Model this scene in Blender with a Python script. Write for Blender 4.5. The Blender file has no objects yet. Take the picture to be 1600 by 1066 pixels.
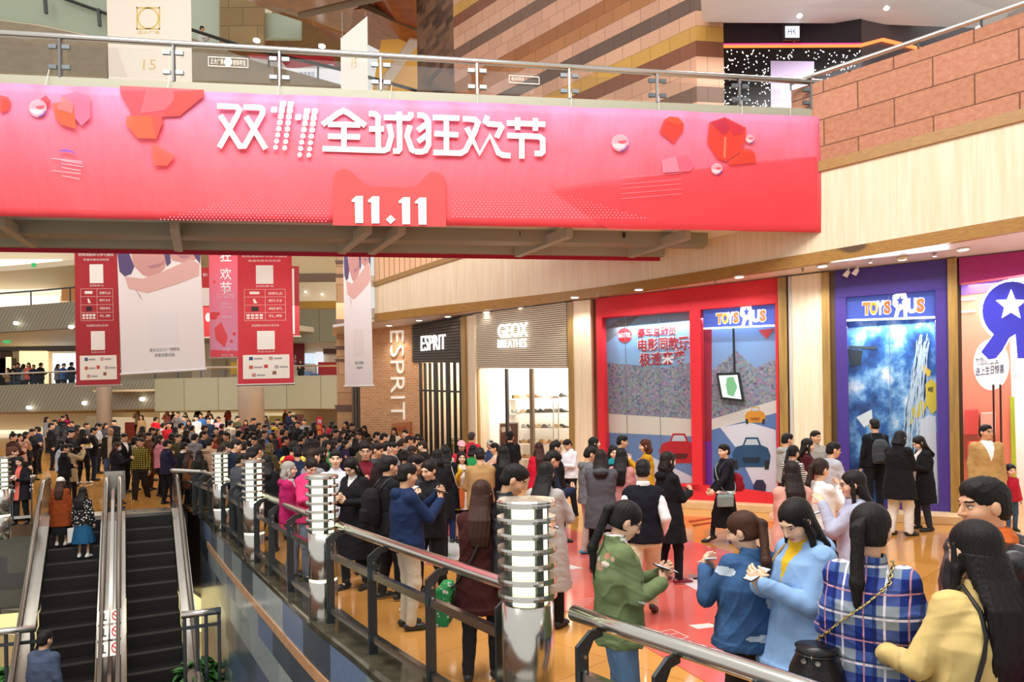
import bpy, math, random
import numpy as np
from mathutils import Vector, Matrix
random.seed(7)
scn = bpy.context.scene
COL = scn.collection
PI = math.pi
# ---------------------------------------------------------------- camera
HC, FP, CXP, CYP, RO = 2.1, 1067.0, 800.0, 655.0, 0.015
cd = bpy.data.cameras.new('camera'); cam = bpy.data.objects.new('camera', cd); COL.objects.link(cam)
cd.sensor_width = 36.0; cd.lens = 36.0*FP/1600.0; cd.shift_y = (CYP-533.0)/1600.0
cd.clip_start = 0.05; cd.clip_end = 300
cam.matrix_world = Matrix.Translation((0, 0, HC)) @ Matrix.Rotation(PI/2, 4, 'X') @ Matrix.Rotation(-RO, 4, 'Z')
scn.camera = cam
# ---------------------------------------------------------------- light and exposure
w = bpy.data.worlds.new('world'); scn.world = w; w.use_nodes = True
w.node_tree.nodes['Background'].inputs[0].default_value = (1.0, 0.975, 0.94, 1)
w.node_tree.nodes['Background'].inputs[1].default_value = 0.66
scn.view_settings.view_transform = 'Standard'; scn.view_settings.look = 'None'
scn.view_settings.exposure = 0.27; scn.view_settings.gamma = 1.0; scn.view_settings.use_curve_mapping = False
cy = scn.cycles
cy.max_bounces = 7; cy.diffuse_bounces = 3; cy.glossy_bounces = 3; cy.transparent_max_bounces = 12
cy.caustics_reflective = False; cy.caustics_refractive = False; cy.sample_clamp_indirect = 6.0
def area(name, loc, sx, sy, power, col=(1, .95, .88), rot=(0, 0, 0)):
    l = bpy.data.lights.new(name, 'AREA'); l.shape = 'RECTANGLE'; l.size = sx; l.size_y = sy; l.energy = power; l.color = col
    o = bpy.data.objects.new(name, l); COL.objects.link(o); o.location = loc; o.rotation_euler = rot; return o
area('atrium_skylight', (-3, 3, 15), 14, 8, 2600, (1, .97, .93), (.35, 0, 0))
area('banner_fill_light', (-6.3, 14.9, 5.55), 13, .6, 105, (1, .96, .9), (.7, 0, .12))  # unseen lamp, added under the footbridge to brighten the white banners
area('concourse_ceiling_lamps', (-12, 27, 6.2), 14, 9, 900, (1, .95, .86))

# ---------------------------------------------------------------- pixel <-> world
SR, CR = math.sin(RO), math.cos(RO)
def ray(px, py):
    dx, dy = (px-CXP)/FP, -(py-CYP)/FP
    return dx*CR+dy*SR, -dx*SR+dy*CR
def P(px, py, D):
    u, v = ray(px, py); return (u*D, D, HC+v*D)
def G(px, py, z=0.0):
    u, v = ray(px, py); D = (z-HC)/v; return (u*D, D, z)
def yh(px): return CYP-(px-CXP)*RO
class Plane:
    def __init__(s, a, b):
        s.a = np.array([a[0], a[1]], float); d = np.array([b[0]-a[0], b[1]-a[1]], float); s.d = d/np.linalg.norm(d)
        n = np.array([s.d[1], -s.d[0]])
        if n@(-s.a) < 0: n = -n
        s.n = n
    def hit(s, px, py, off=0.0):
        u, v = ray(px, py)
        t = (s.n@s.a+off)/(s.n[0]*u+s.n[1]); return (u*t, t, HC+v*t)
    def at(s, t, z, off=0.0):
        p = s.a+s.d*t+s.n*off; return (p[0], p[1], z)
    def n3(s): return Vector((s.n[0], s.n[1], 0))
class Front(Plane):
    def __init__(s, D): Plane.__init__(s, (-1, D), (1, D))

# ---------------------------------------------------------------- materials
def C(h):
    h = h.lstrip('#'); r = [int(h[i:i+2], 16)/255 for i in (0, 2, 4)]
    return tuple(c/12.92 if c <= .04045 else ((c+.055)/1.055)**2.4 for c in r)+(1,)
MATS = {}
def nodes(name):
    m = bpy.data.materials.new(name); m.use_nodes = True
    nt = m.node_tree; return m, nt, nt.nodes['Principled BSDF']
def mix(nt, fac, a, b, blend='MIX'):
    n = nt.nodes.new('ShaderNodeMix'); n.data_type = 'RGBA'; n.blend_type = blend
    for k, val in ((0, fac), (6, a), (7, b)):
        if hasattr(val, 'is_output'): nt.links.new(val, n.inputs[k])
        else: n.inputs[k].default_value = val
    return n.outputs[2]
def texco(nt, kind='Object', scale=(1, 1, 1), rot=(0, 0, 0)):
    tc = nt.nodes.new('ShaderNodeTexCoord'); mp = nt.nodes.new('ShaderNodeMapping')
    mp.inputs['Scale'].default_value = scale; mp.inputs['Rotation'].default_value = rot
    nt.links.new(tc.outputs[kind], mp.inputs[0]); return mp.outputs[0]
def noise(nt, vec, scale, detail=3, rough=.5):
    n = nt.nodes.new('ShaderNodeTexNoise'); n.inputs['Scale'].default_value = scale; n.inputs['Detail'].default_value = detail
    n.inputs['Roughness'].default_value = rough; nt.links.new(vec, n.inputs['Vector']); return n.outputs['Fac']
def ramp(nt, fac, stops, interp='LINEAR'):
    r = nt.nodes.new('ShaderNodeValToRGB'); r.color_ramp.interpolation = interp
    el = r.color_ramp.elements
    while len(el) < len(stops): el.new(0.5)
    for e, (p, c) in zip(el, stops): e.position = p; e.color = c
    nt.links.new(fac, r.inputs[0]); return r.outputs[0]
def bump(nt, b, fac, strength=.2, dist=.02):
    n = nt.nodes.new('ShaderNodeBump'); n.inputs['Strength'].default_value = strength; n.inputs['Distance'].default_value = dist
    nt.links.new(fac, n.inputs['Height']); nt.links.new(n.outputs[0], b.inputs['Normal'])
def M(col, rough=.6, metal=0., emit=0., alpha=1., spec=.5, name=None, var=.0, vscale=6., bmp=0., bscale=40., ecol=None):
    key = (col, rough, metal, emit, alpha, spec, var, vscale, bmp, bscale, ecol)
    if key in MATS: return MATS[key]
    m, nt, b = nodes(name or 'finish_'+col.strip('#'))
    c = C(col); b.inputs['Base Color'].default_value = c
    b.inputs['Roughness'].default_value = rough; b.inputs['Metallic'].default_value = metal
    b.inputs['Specular IOR Level'].default_value = spec; b.inputs['Alpha'].default_value = alpha
    if var:
        f = noise(nt, texco(nt), vscale, 4)
        lo = tuple(max(0, x*(1-var)) for x in c[:3])+(1,); hi = tuple(min(1, x*(1+var)) for x in c[:3])+(1,)
        nt.links.new(ramp(nt, f, [(.3, lo), (.7, hi)]), b.inputs['Base Color'])
    if bmp: bump(nt, b, noise(nt, texco(nt), bscale, 3), bmp, .01)
    if emit:
        b.inputs['Emission Color'].default_value = C(ecol) if ecol else c; b.inputs['Emission Strength'].default_value = emit
    MATS[key] = m; return m
def brick(name, c1, c2, mortar, bw, bh, msize=.006, rough=.7, kind='UV', bmp=.3, off=.5, freq=2, var=0.15, metal=0.):
    m, nt, b = nodes(name)
    t = nt.nodes.new('ShaderNodeTexBrick'); v = texco(nt, kind)
    nt.links.new(v, t.inputs['Vector'])
    t.inputs['Color1'].default_value = C(c1); t.inputs['Color2'].default_value = C(c2); t.inputs['Mortar'].default_value = C(mortar)
    t.inputs['Scale'].default_value = 1; t.inputs['Brick Width'].default_value = bw; t.inputs['Row Height'].default_value = bh
    t.inputs['Mortar Size'].default_value = msize; t.inputs['Mortar Smooth'].default_value = .1; t.offset = off; t.offset_frequency = freq
    f = noise(nt, v, 9, 4)
    nt.links.new(mix(nt, var, t.outputs['Color'], ramp(nt, f, [(.3, (.25, .25, .25, 1)), (.7, (1, 1, 1, 1))]), 'MULTIPLY'), b.inputs['Base Color'])
    b.inputs['Roughness'].default_value = rough; b.inputs['Metallic'].default_value = metal
    if bmp: bump(nt, b, t.outputs['Fac'], -bmp, .02)
    return m
def glassmat(name, tint='#39423f', alpha=.09, rough=.02):
    m, nt, b = nodes(name); b.inputs['Base Color'].default_value = C(tint); b.inputs['Roughness'].default_value = rough
    b.inputs['Alpha'].default_value = alpha; b.inputs['Specular IOR Level'].default_value = .8
    return m
GLASS = glassmat('clear_glass'); GLASSG = glassmat('green_glass', '#8fb09a', .3)
def streaks(name, c1, c2, sx=(8, 8, .4), scale=3, rough=.5, kind='Object', bmp=0):
    m, nt, b = nodes(name); f = noise(nt, texco(nt, kind, sx), scale, 5, .65)
    nt.links.new(ramp(nt, f, [(.3, C(c1)), (.7, C(c2))]), b.inputs['Base Color']); b.inputs['Roughness'].default_value = rough
    if bmp: bump(nt, b, f, bmp, .01)
    return m
def brushed(name, col, rough=.22, metal=1.):
    m, nt, b = nodes(name); f = noise(nt, texco(nt, 'Object', (1, 1, 40)), 6, 3)
    b.inputs['Base Color'].default_value = C(col); b.inputs['Metallic'].default_value = metal
    r = nt.nodes.new('ShaderNodeMapRange'); r.inputs[3].default_value = rough*.6; r.inputs[4].default_value = rough*1.5
    nt.links.new(f, r.inputs[0]); nt.links.new(r.outputs[0], b.inputs['Roughness']); return m
STEEL = brushed('brushed_steel', '#d6d3cc', .2); DSTEEL = M('#50565a', .35, .8, name='dark_painted_steel')
GOLD = streaks('bronze_gold', '#8a6a34', '#b08d4c', (6, 6, .5), 2, .35)
TRAV = streaks('travertine', '#e9d3ae', '#f8e9cf', (5, 5, .25), 2.5, .55)
WHITE = M('#f4f1ec', .5)

# ---------------------------------------------------------------- mesh builder and objects
class MB:
    def __init__(s): s.v = []; s.f = []; s.m = []; s.uv = {}
    def poly(s, pts, mi=0, uv=None):
        i = len(s.v); s.v += [tuple(p) for p in pts]; s.f.append(tuple(range(i, i+len(pts)))); s.m.append(mi)
        if uv: s.uv[len(s.f)-1] = uv
        return s
    def ext(s, pts, vec, mi=0, uv=None):               # polygon extruded by vec (vec points to the back)
        n = len(pts); i = len(s.v); vec = Vector(vec)
        s.v += [tuple(p) for p in pts]+[tuple(Vector(p)+vec) for p in pts]
        s.f.append(tuple(range(i, i+n))); s.m.append(mi)
        if uv: s.uv[len(s.f)-1] = uv
        s.f.append(tuple(range(i+2*n-1, i+n-1, -1))); s.m.append(mi)
        for k in range(n):
            s.f.append((i+(k+1) % n, i+k, i+n+k, i+n+(k+1) % n)); s.m.append(mi)
        return s
    def box(s, c, d, rz=0, mi=0):
        x, y, z = [q/2 for q in d]; ca, sa = math.cos(rz), math.sin(rz)
        pts = [(c[0]+a*ca-b*sa, c[1]+a*sa+b*ca, c[2]-z) for a, b in ((-x, -y), (x, -y), (x, y), (-x, y))]
        return s.ext(pts[::-1], (0, 0, 2*z), mi)
    def beam(s, a, b, wd, ht, mi=0):                    # rectangular bar along a-b
        a, b = Vector(a), Vector(b); d = (b-a).normalized(); up = Vector((0, 0, 1))
        if abs(d.z) > .98: up = Vector((0, 1, 0))
        r = d.cross(up).normalized(); u = r.cross(d)
        pts = [a+r*(sx*wd/2)+u*(sz*ht/2) for sx, sz in ((-1, -1), (1, -1), (1, 1), (-1, 1))]
        return s.ext(pts, b-a, mi)
    def tube(s, path, r, n=10, mi=0, caps=True):
        path = [Vector(p) for p in path]; k = len(path); rs = r if isinstance(r, (list, tuple)) else [r]*k; i0 = len(s.v)
        for q, p in enumerate(path):
            d = (path[min(q+1, k-1)]-path[max(q-1, 0)]).normalized(); ref = Vector((0, 0, 1)) if abs(d.z) < .95 else Vector((1, 0, 0))
            a = d.cross(ref).normalized(); b = a.cross(d)
            for j in range(n):
                t = 2*PI*j/n; s.v.append(tuple(p+(a*math.cos(t)+b*math.sin(t))*rs[q]))
        for q in range(k-1):
            for j in range(n):
                a = i0+q*n+j; b = i0+q*n+(j+1) % n; s.f.append((a, b, b+n, a+n)); s.m.append(mi)
        if caps:
            s.f.append(tuple(range(i0+n-1, i0-1, -1))); s.m.append(mi)
            s.f.append(tuple(range(i0+(k-1)*n, i0+k*n))); s.m.append(mi)
        return s
    def lathe(s, prof, c=(0, 0, 0), n=24, mi=0):
        i0 = len(s.v)
        for r, z in prof:
            for j in range(n):
                t = 2*PI*j/n; s.v.append((c[0]+r*math.cos(t), c[1]+r*math.sin(t), c[2]+z))
        for q in range(len(prof)-1):
            for j in range(n):
                a = i0+q*n+j; b = i0+q*n+(j+1) % n; s.f.append((a, b, b+n, a+n)); s.m.append(mi)
        s.f.append(tuple(range(i0+n-1, i0-1, -1))); s.m.append(mi)
        s.f.append(tuple(range(i0+(len(prof)-1)*n, i0+len(prof)*n))); s.m.append(mi)
        return s
def link(name, me, mats, parent=None, smooth=False):
    for m in (mats if isinstance(mats, (list, tuple)) else [mats]): me.materials.append(m)
    o = bpy.data.objects.new(name, me); COL.objects.link(o)
    if parent: o.parent = parent
    if smooth:
        me.polygons.foreach_set('use_smooth', [True]*len(me.polygons))
    return o
def ob(name, mb, mats, parent=None, smooth=False, bevel=0, local=False):
    """one mesh object; geometry is given in world space and moved into its parent's space"""
    v = mb.v
    if parent is not None and not local:
        L = Vector((0, 0, 0)); q = parent
        while q: L += q.location; q = q.parent
        v = [(a-L.x, b-L.y, c-L.z) for a, b, c in v]
    me = bpy.data.meshes.new(name); me.from_pydata(v, [], mb.f)
    me.polygons.foreach_set('material_index', mb.m)
    if mb.uv:
        ul = me.uv_layers.new(name='UVMap')
        for fi, uv in mb.uv.items():
            p = me.polygons[fi]
            for k, li in enumerate(p.loop_indices): ul.data[li].uv = uv[k]
    me.update()
    o = link(name, me, mats, parent, smooth)
    if bevel:
        b = o.modifiers.new('bevel', 'BEVEL'); b.width = bevel; b.segments = 2; b.limit_method = 'ANGLE'
    return o
def tag(o, label=None, cat=None, group=None, kind=None):
    if label: o['label'] = label
    if cat: o['category'] = cat
    if group: o['group'] = group
    if kind: o['kind'] = kind
    return o
def thing(name, label, cat, loc=(0, 0, 0), rz=0, group=None, kind=None):
    o = bpy.data.objects.new(name, None); COL.objects.link(o); o.location = loc; o.rotation_euler = (0, 0, rz); o.empty_display_size = .1
    return tag(o, label, cat, group, kind)
def st(o): o['kind'] = 'structure'; return o
def slab(pl, pix, off=0., th=.04, mb=None, mi=0, uv=True):
    """pixel polygon (clockwise from top left) on a vertical plane, extruded to the back; uv in metres"""
    mb = mb or MB(); pts = [pl.hit(x, y, off) for x, y in pix]
    uvs = [(float((np.array(p[:2])-pl.a)@pl.d), p[2]) for p in pts] if uv else None
    return mb.ext(pts, -pl.n3()*th, mi, uvs)
def quad(x0, x1, t0, t1, b0, b1): return [(x0, t0), (x1, t1), (x1, b1), (x0, b0)]
def disc(cx, cy, rx, ry=None, n=24, a0=0, a1=2*PI):
    ry = ry or rx; return [(cx+rx*math.cos(a0+(a1-a0)*k/n), cy+ry*math.sin(a0+(a1-a0)*k/n)) for k in range(n)]
def text(pl, body, q, off, mat, name='lettering', parent=None, bold=0., th=.01, spacing=1.):
    """text fitted into a pixel quad (top left, top right, bottom right, bottom left) on a plane"""
    cu = bpy.data.curves.new('t', 'FONT'); cu.body = body; cu.offset = bold; cu.space_character = spacing; cu.resolution_u = 3
    o = bpy.data.objects.new('t', cu); COL.objects.link(o)
    dg = bpy.context.evaluated_depsgraph_get(); me = bpy.data.meshes.new_from_object(o.evaluated_get(dg))
    bpy.data.objects.remove(o); bpy.data.curves.remove(cu)
    n = len(me.vertices); co = np.zeros(n*3); me.vertices.foreach_get('co', co); co = co.reshape(-1, 3)
    lo, hi = co.min(0), co.max(0); s = (co[:, 0]-lo[0])/max(hi[0]-lo[0], 1e-6); t = (co[:, 1]-lo[1])/max(hi[1]-lo[1], 1e-6)
    q = np.array(q, float); px = (q[3]*(1-s)[:, None]+q[2]*s[:, None])*(1-t)[:, None]+(q[0]*(1-s)[:, None]+q[1]*s[:, None])*t[:, None]
    mb = MB(); fr = [pl.hit(a, b, off) for a, b in px]
    nn = pl.n3()*-th
    faces = [tuple(p.vertices) for p in me.polygons]
    cnt = {}
    for f in faces:
        for k in range(len(f)):
            e = (f[k], f[(k+1) % len(f)]); cnt[e] = cnt.get(e, 0)+1
    mb.v = fr+[(a+nn.x, b+nn.y, c) for a, b, c in fr]
    mb.f = faces+[(b, a, a+n, b+n) for (a, b) in cnt if (b, a) not in cnt]
    mb.m = [0]*len(mb.f)
    bpy.data.meshes.remove(me)
    return ob(name, mb, mat, parent)
# ================================================================ STRUCTURE
def polyz(pts, z): return [(p[0], p[1], z) for p in pts]
def wall_strip(name, pts, z0, z1, mat, th=.12, smooth=False):
    """vertical wall along plan points; z0/z1 numbers or lists; uv = (arc length, z); thickness away from the camera"""
    mb = MB(); s = 0
    Z0 = z0 if isinstance(z0, list) else [z0]*len(pts); Z1 = z1 if isinstance(z1, list) else [z1]*len(pts)
    for k in range(len(pts)-1):
        a, b = pts[k], pts[k+1]; L = math.hypot(b[0]-a[0], b[1]-a[1])
        pl = Plane(a, b); q = [(a[0], a[1], Z1[k]), (b[0], b[1], Z1[k+1]), (b[0], b[1], Z0[k+1]), (a[0], a[1], Z0[k])]
        mb.ext(q, -pl.n3()*th, 0, [(s, Z1[k]), (s+L, Z1[k+1]), (s+L, Z0[k+1]), (s, Z0[k])]); s += L
    return st(ob(name, mb, mat, smooth=smooth))
# plan curves ----------------------------------------------------
EDGE_PX = [(312, 804), (354, 850), (429, 924), (493, 984), (568, 1046)]
EDGE = [G(*p)[:2] for p in EDGE_PX]+[(-.28, 4.1), (.2, 3.5), (.75, 2.7), (1.28, 1.95), (1.8, 1.1), (3.0, .4), (9, .2)]
CL = G(197, 803)[:2]; bx = Vector((.873, .488)); ax = Vector((.488, -.873))   # escalator comb corner, across, descending
def ES(s, t, z=0): return (CL[0]+ax.x*s+bx.x*t, CL[1]+ax.y*s+bx.y*t, z)
LEFT_EDGE = [(-30, 8.5), G(0, 819)[:2], ES(.35, -1.8)[:2]]
COMB = [ES(.35, -1.8)[:2], ES(0, -1.42)[:2], ES(0, 0)[:2], ES(0, .95)[:2], ES(.1, 1.3)[:2]]
def offs(pts, d):
    out = []
    for k in range(len(pts)):
        a, b = pts[max(k-1, 0)], pts[min(k+1, len(pts)-1)]; t = Vector((b[0]-a[0], b[1]-a[1])).normalized(); out.append((pts[k][0]-t.y*d, pts[k][1]+t.x*d))
    return out
def refine(pts, n):
    pts = [Vector(p) for p in pts]; out = []
    for k in range(len(pts)-1):
        p0, p1, p2, p3 = pts[max(k-1, 0)], pts[k], pts[k+1], pts[min(k+2, len(pts)-1)]
        for j in range(n):
            t = j/n; out.append(tuple(.5*((2*p1)+(p2-p0)*t+(2*p0-5*p1+4*p2-p3)*t*t+(3*p1-p0-3*p2+p3)*t**3)))
    return out+[tuple(pts[-1])]
EDF = refine(EDGE, 5); EDI = offs(EDF, .05)
# floor ----------------------------------------------------------
def stone_floor():
    m, nt, b = nodes('polished_honey_stone'); v = texco(nt, 'Object', (1, 1, 1), (0, 0, .78))
    t = nt.nodes.new('ShaderNodeTexBrick'); nt.links.new(v, t.inputs['Vector']); t.inputs['Scale'].default_value = 1
    t.inputs['Brick Width'].default_value = 1.2; t.inputs['Row Height'].default_value = 1.2; t.offset = 0
    t.inputs['Mortar Size'].default_value = .004
    t.inputs['Color1'].default_value = C('#dba45c'); t.inputs['Color2'].default_value = C('#cf964c'); t.inputs['Mortar'].default_value = C('#a8722c')
    f = noise(nt, v, 1.3, 6, .6)
    base = mix(nt, .35, t.outputs['Color'], ramp(nt, f, [(.3, C('#c89a60')), (.7, C('#ffe2a6'))]), 'MULTIPLY')
    nt.links.new(base, b.inputs['Base Color']); b.inputs['Roughness'].default_value = .07; b.inputs['Specular IOR Level'].default_value = .6
    return m
FLOOR = stone_floor()
fl = MB().ext([(p[0], p[1], 0) for p in (LEFT_EDGE+COMB[1:]+EDI+[(16, .2), (16, 14), (2, 48), (-40, 48), (-40, 8.5)])][::-1], (0, 0, -.3))
st(ob('floor', fl, FLOOR))
fl2 = MB().poly([(-40, 0, -4.3), (12, 0, -4.3), (12, 30, -4.3), (-40, 30, -4.3)])
st(ob('floor_lower', fl2, M('#5e3d24', .12, var=.2, vscale=1.5, spec=.6)))
# marble ledge and void walls ------------------------------------
def tile_wall(name, cols, bw, bh, rough=.12):
    m, nt, b = nodes(name); v = texco(nt, 'UV')
    sx = nt.nodes.new('ShaderNodeSeparateXYZ'); nt.links.new(v, sx.inputs[0])
    def mth(op, a, bb):
        n = nt.nodes.new('ShaderNodeMath'); n.operation = op
        for i, q in enumerate((a, bb)):
            if hasattr(q, 'is_output'): nt.links.new(q, n.inputs[i])
            elif q is not None: n.inputs[i].default_value = q
        return n.outputs[0]
    row = mth('FLOOR', mth('DIVIDE', sx.outputs[1], bh), None); sh = mth('MULTIPLY', row, .37)
    cx = mth('FLOOR', mth('ADD', mth('DIVIDE', sx.outputs[0], bw), sh), None)
    cb = nt.nodes.new('ShaderNodeCombineXYZ'); nt.links.new(cx, cb.inputs[0]); nt.links.new(row, cb.inputs[1])
    wn = nt.nodes.new('ShaderNodeTexWhiteNoise'); wn.noise_dimensions = '2D'; nt.links.new(cb.outputs[0], wn.inputs['Vector'])
    c = ramp(nt, wn.outputs['Value'], [(i/len(cols), C(k)) for i, k in enumerate(cols)], 'CONSTANT')
    f = noise(nt, texco(nt, 'UV', (14, 3, 1)), 3, 5, .7)
    nt.links.new(mix(nt, .55, c, ramp(nt, f, [(.25, (.45, .45, .45, 1)), (.75, (1.3, 1.3, 1.3, 1))]), 'MULTIPLY'), b.inputs['Base Color'])
    b.inputs['Roughness'].default_value = rough; b.inputs['Specular IOR Level'].default_value = .7
    return m
TILEW = tile_wall('polished_slate_tiles', ['#4a545c', '#9aa6a6', '#5c6a84', '#86938f', '#6f82a0', '#aab4b0', '#525e68'], .95, .42, .2)
DARKST = tile_wall('banded_dark_stone', ['#4a4a42', '#78704e', '#3a4044', '#605e50'], 2.2, .36, .3)
def offs(pts, d):
    out = []
    for k in range(len(pts)):
        a, b = pts[max(k-1, 0)], pts[min(k+1, len(pts)-1)]; t = Vector((b[0]-a[0], b[1]-a[1])).normalized(); out.append((pts[k][0]-t.y*d, pts[k][1]+t.x*d))
    return out
def refine(pts, n):
    pts = [Vector(p) for p in pts]; out = []
    for k in range(len(pts)-1):
        p0, p1, p2, p3 = pts[max(k-1, 0)], pts[k], pts[k+1], pts[min(k+2, len(pts)-1)]
        for j in range(n):
            t = j/n; out.append(tuple(.5*((2*p1)+(p2-p0)*t+(2*p0-5*p1+4*p2-p3)*t*t+(3*p1-p0-3*p2+p3)*t**3)))
    return out+[tuple(pts[-1])]
mbw = MB(); s = 0
for k in range(len(EDF)-1):
    a, b = EDF[k], EDF[k+1]; L = math.hypot(b[0]-a[0], b[1]-a[1])
    mbw.poly([(a[0], a[1], -.02), (b[0], b[1], -.02), (b[0], b[1], -4.3), (a[0], a[1], -4.3)], 0, [(s, -.02), (s+L, -.02), (s+L, -4.3), (s, -4.3)]); s += L
st(ob('wall_atrium_void', mbw, TILEW, smooth=False))
mbs = MB(); EO = offs(EDF, -.012)
for z0, z1 in ((-.52, -.40),):
    for k in range(2, 21):
        mbs.ext([(EO[k][0], EO[k][1], z1), (EO[k+1][0], EO[k+1][1], z1), (EO[k+1][0], EO[k+1][1], z0), (EO[k][0], EO[k][1], z0)],
                Vector((EDF[k][0]-EO[k][0], EDF[k][1]-EO[k][1], 0)), 0)
st(ob('trim_1', mbs, M('#c9986e', .25, var=.15)))
IN = offs(EDF, .42); led = MB()
for k in range(len(EDF)-1):
    led.ext([(EDF[k][0], EDF[k][1], .03), (EDF[k+1][0], EDF[k+1][1], .03), (IN[k+1][0], IN[k+1][1], .03), (IN[k][0], IN[k][1], .03)][::-1], (0, 0, -.06))
st(ob('trim_2', led, M('#4a4638', .08, var=.45, vscale=5, spec=.7)))
def void_wall(name, pts, z0, z1, mat):
    mb = MB(); s = 0
    for k in range(len(pts)-1):
        a, b = pts[k], pts[k+1]; L = math.hypot(b[0]-a[0], b[1]-a[1])
        mb.ext([(a[0], a[1], z1), (b[0], b[1], z1), (b[0], b[1], z0), (a[0], a[1], z0)], (0, .15, 0), 0, [(s, z1), (s+L, z1), (s+L, z0), (s, z0)]); s += L
    return st(ob(name, mb, mat))
void_wall('wall_left_void', [(-30, 8.49), LEFT_EDGE[1], LEFT_EDGE[2]], -1.95, -.02, DARKST)
void_wall('wall_escalator_head', [COMB[0], ES(.1, -.2)[:2], COMB[4], EDGE[0]], -1.95, -.04, M('#33291c', .3, var=.3, vscale=3))
mb = MB().ext([(-30, 8.6, -1.95), (LEFT_EDGE[1][0], LEFT_EDGE[1][1], -1.95), (COMB[0][0], COMB[0][1], -1.95), (COMB[4][0], COMB[4][1], -1.95),
               (EDGE[0][0], EDGE[0][1], -1.95), (EDGE[0][0]+1, 24, -1.95), (-30, 24, -1.95)], (0, 0, .1))
st(ob('ceiling_lower', mb, M('#f2e6c0', .6)))
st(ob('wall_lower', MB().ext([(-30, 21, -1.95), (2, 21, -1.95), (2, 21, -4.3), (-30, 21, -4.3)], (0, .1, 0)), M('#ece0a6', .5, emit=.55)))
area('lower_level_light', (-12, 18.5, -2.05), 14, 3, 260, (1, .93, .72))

# ---------------------------------------------------------------- storefront side
SOF = 5.1
TRIM_PX = [(1900, 313), (1600, 361), (1440, 387), (1283, 412), (1160, 431), (1030, 451), (890, 470), (760, 484), (680, 492), (586, 503)]
TB = refine([G(x, y, SOF)[:2] for x, y in TRIM_PX], 3)[::-1]
ztop_px = {0: 452, 1: 416, 2: 378}
def ztop(p):
    x = p[0]
    return max(6.15, min(7.0, 6.2+(x+4.3)*.16))
ZT = [ztop(p) for p in TB]
wall_strip('wall_right', TB, SOF+.22, [z-.06 for z in ZT], TRAV, .25)
def trim_strip(name, pts, z0, z1, mat, out=.03, th=.1):
    q = offs(pts, -out); return wall_strip(name, q, z0, z1, mat, th)
def bronze():
    m, nt, b = nodes('worn_bronze_trim'); v = texco(nt, 'UV'); f = noise(nt, texco(nt, 'UV', (.55, 1.2, 1)), 1.0, 2, .4); g = noise(nt, texco(nt, 'UV', (3, 20, 1)), 2, 5, .7)
    base = ramp(nt, g, [(.3, C('#8f6420')), (.7, C('#b98a3e'))])
    nt.links.new(mix(nt, ramp(nt, f, [(.66, (0, 0, 0, 1)), (.69, (1, 1, 1, 1))]), base, C('#5a3f1e')), b.inputs['Base Color'])
    b.inputs['Roughness'].default_value = .35; return m
BRZ = bronze()
trim_strip('trim_3', TB, SOF, SOF+.24, BRZ)
NR = [k for k, p in enumerate(TB) if p[0] > 5.95][0]
PAR = TB[NR-1:]
def block_stone():
    m, nt, b = nodes('split_face_pink_stone'); v = texco(nt, 'UV')
    t = nt.nodes.new('ShaderNodeTexBrick'); nt.links.new(v, t.inputs['Vector']); t.inputs['Scale'].default_value = 1
    t.inputs['Brick Width'].default_value = 1.25; t.inputs['Row Height'].default_value = .53; t.inputs['Mortar Size'].default_value = .012
    t.inputs['Color1'].default_value = C('#d09678'); t.inputs['Color2'].default_value = C('#c28a6a'); t.inputs['Mortar'].default_value = C('#7d5642')
    f = noise(nt, v, 11, 6, .65)
    nt.links.new(mix(nt, .5, t.outputs['Color'], ramp(nt, f, [(.3, C('#c79076')), (.7, C('#ffffff'))]), 'MULTIPLY'), b.inputs['Base Color'])
    b.inputs['Roughness'].default_value = .75
    ad = nt.nodes.new('ShaderNodeMath'); ad.operation = 'MULTIPLY_ADD'; nt.links.new(t.outputs['Fac'], ad.inputs[0]); ad.inputs[1].default_value = -2.; nt.links.new(f, ad.inputs[2])
    bump(nt, b, ad.outputs[0], .6, .04); return m
wall_strip('wall_parapet', PAR, 7.1, 8.72, block_stone(), .3)
trim_strip('trim_4', PAR, 6.92, 7.12, BRZ, .05, .15)
LFT = TB[:NR]
trim_strip('trim_5', LFT, [z-.08 for z in ZT[:NR]], [z+.06 for z in ZT[:NR]], M('#a5814f', .4), .05, .2)
def ribs():
    m, nt, b = nodes('ribbed_peach_stone'); t = nt.nodes.new('ShaderNodeTexBrick'); nt.links.new(texco(nt, 'UV'), t.inputs['Vector']); t.offset = 0
    t.inputs['Scale'].default_value = 1; t.inputs['Brick Width'].default_value = .2; t.inputs['Row Height'].default_value = 4; t.inputs['Mortar Size'].default_value = .018
    t.inputs['Color1'].default_value = C('#f2c9a0'); t.inputs['Color2'].default_value = C('#eec096'); t.inputs['Mortar'].default_value = C('#c08a5c')
    nt.links.new(t.outputs['Color'], b.inputs['Base Color']); b.inputs['Roughness'].default_value = .6; return m
wall_strip('wall_ribbed_band', LFT, [z+.06 for z in ZT[:NR]], [z+1.35 for z in ZT[:NR]], ribs(), .25)
# parapet handrail
hp = offs(PAR, -.02)
ob_h = thing('parapet_handrail', 'brushed steel handrail on top of the pink stone block parapet', 'handrail', (hp[0][0], hp[0][1], 8.72))
ob('rail', MB().tube([(p[0], p[1], 8.86) for p in hp], .045, 12), STEEL, ob_h, True)
for k in range(0, len(hp), 2):
    ob('bracket', MB().tube([(hp[k][0], hp[k][1], 8.72), (hp[k][0], hp[k][1], 8.85)], .02, 8), DSTEEL, ob_h)
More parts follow.
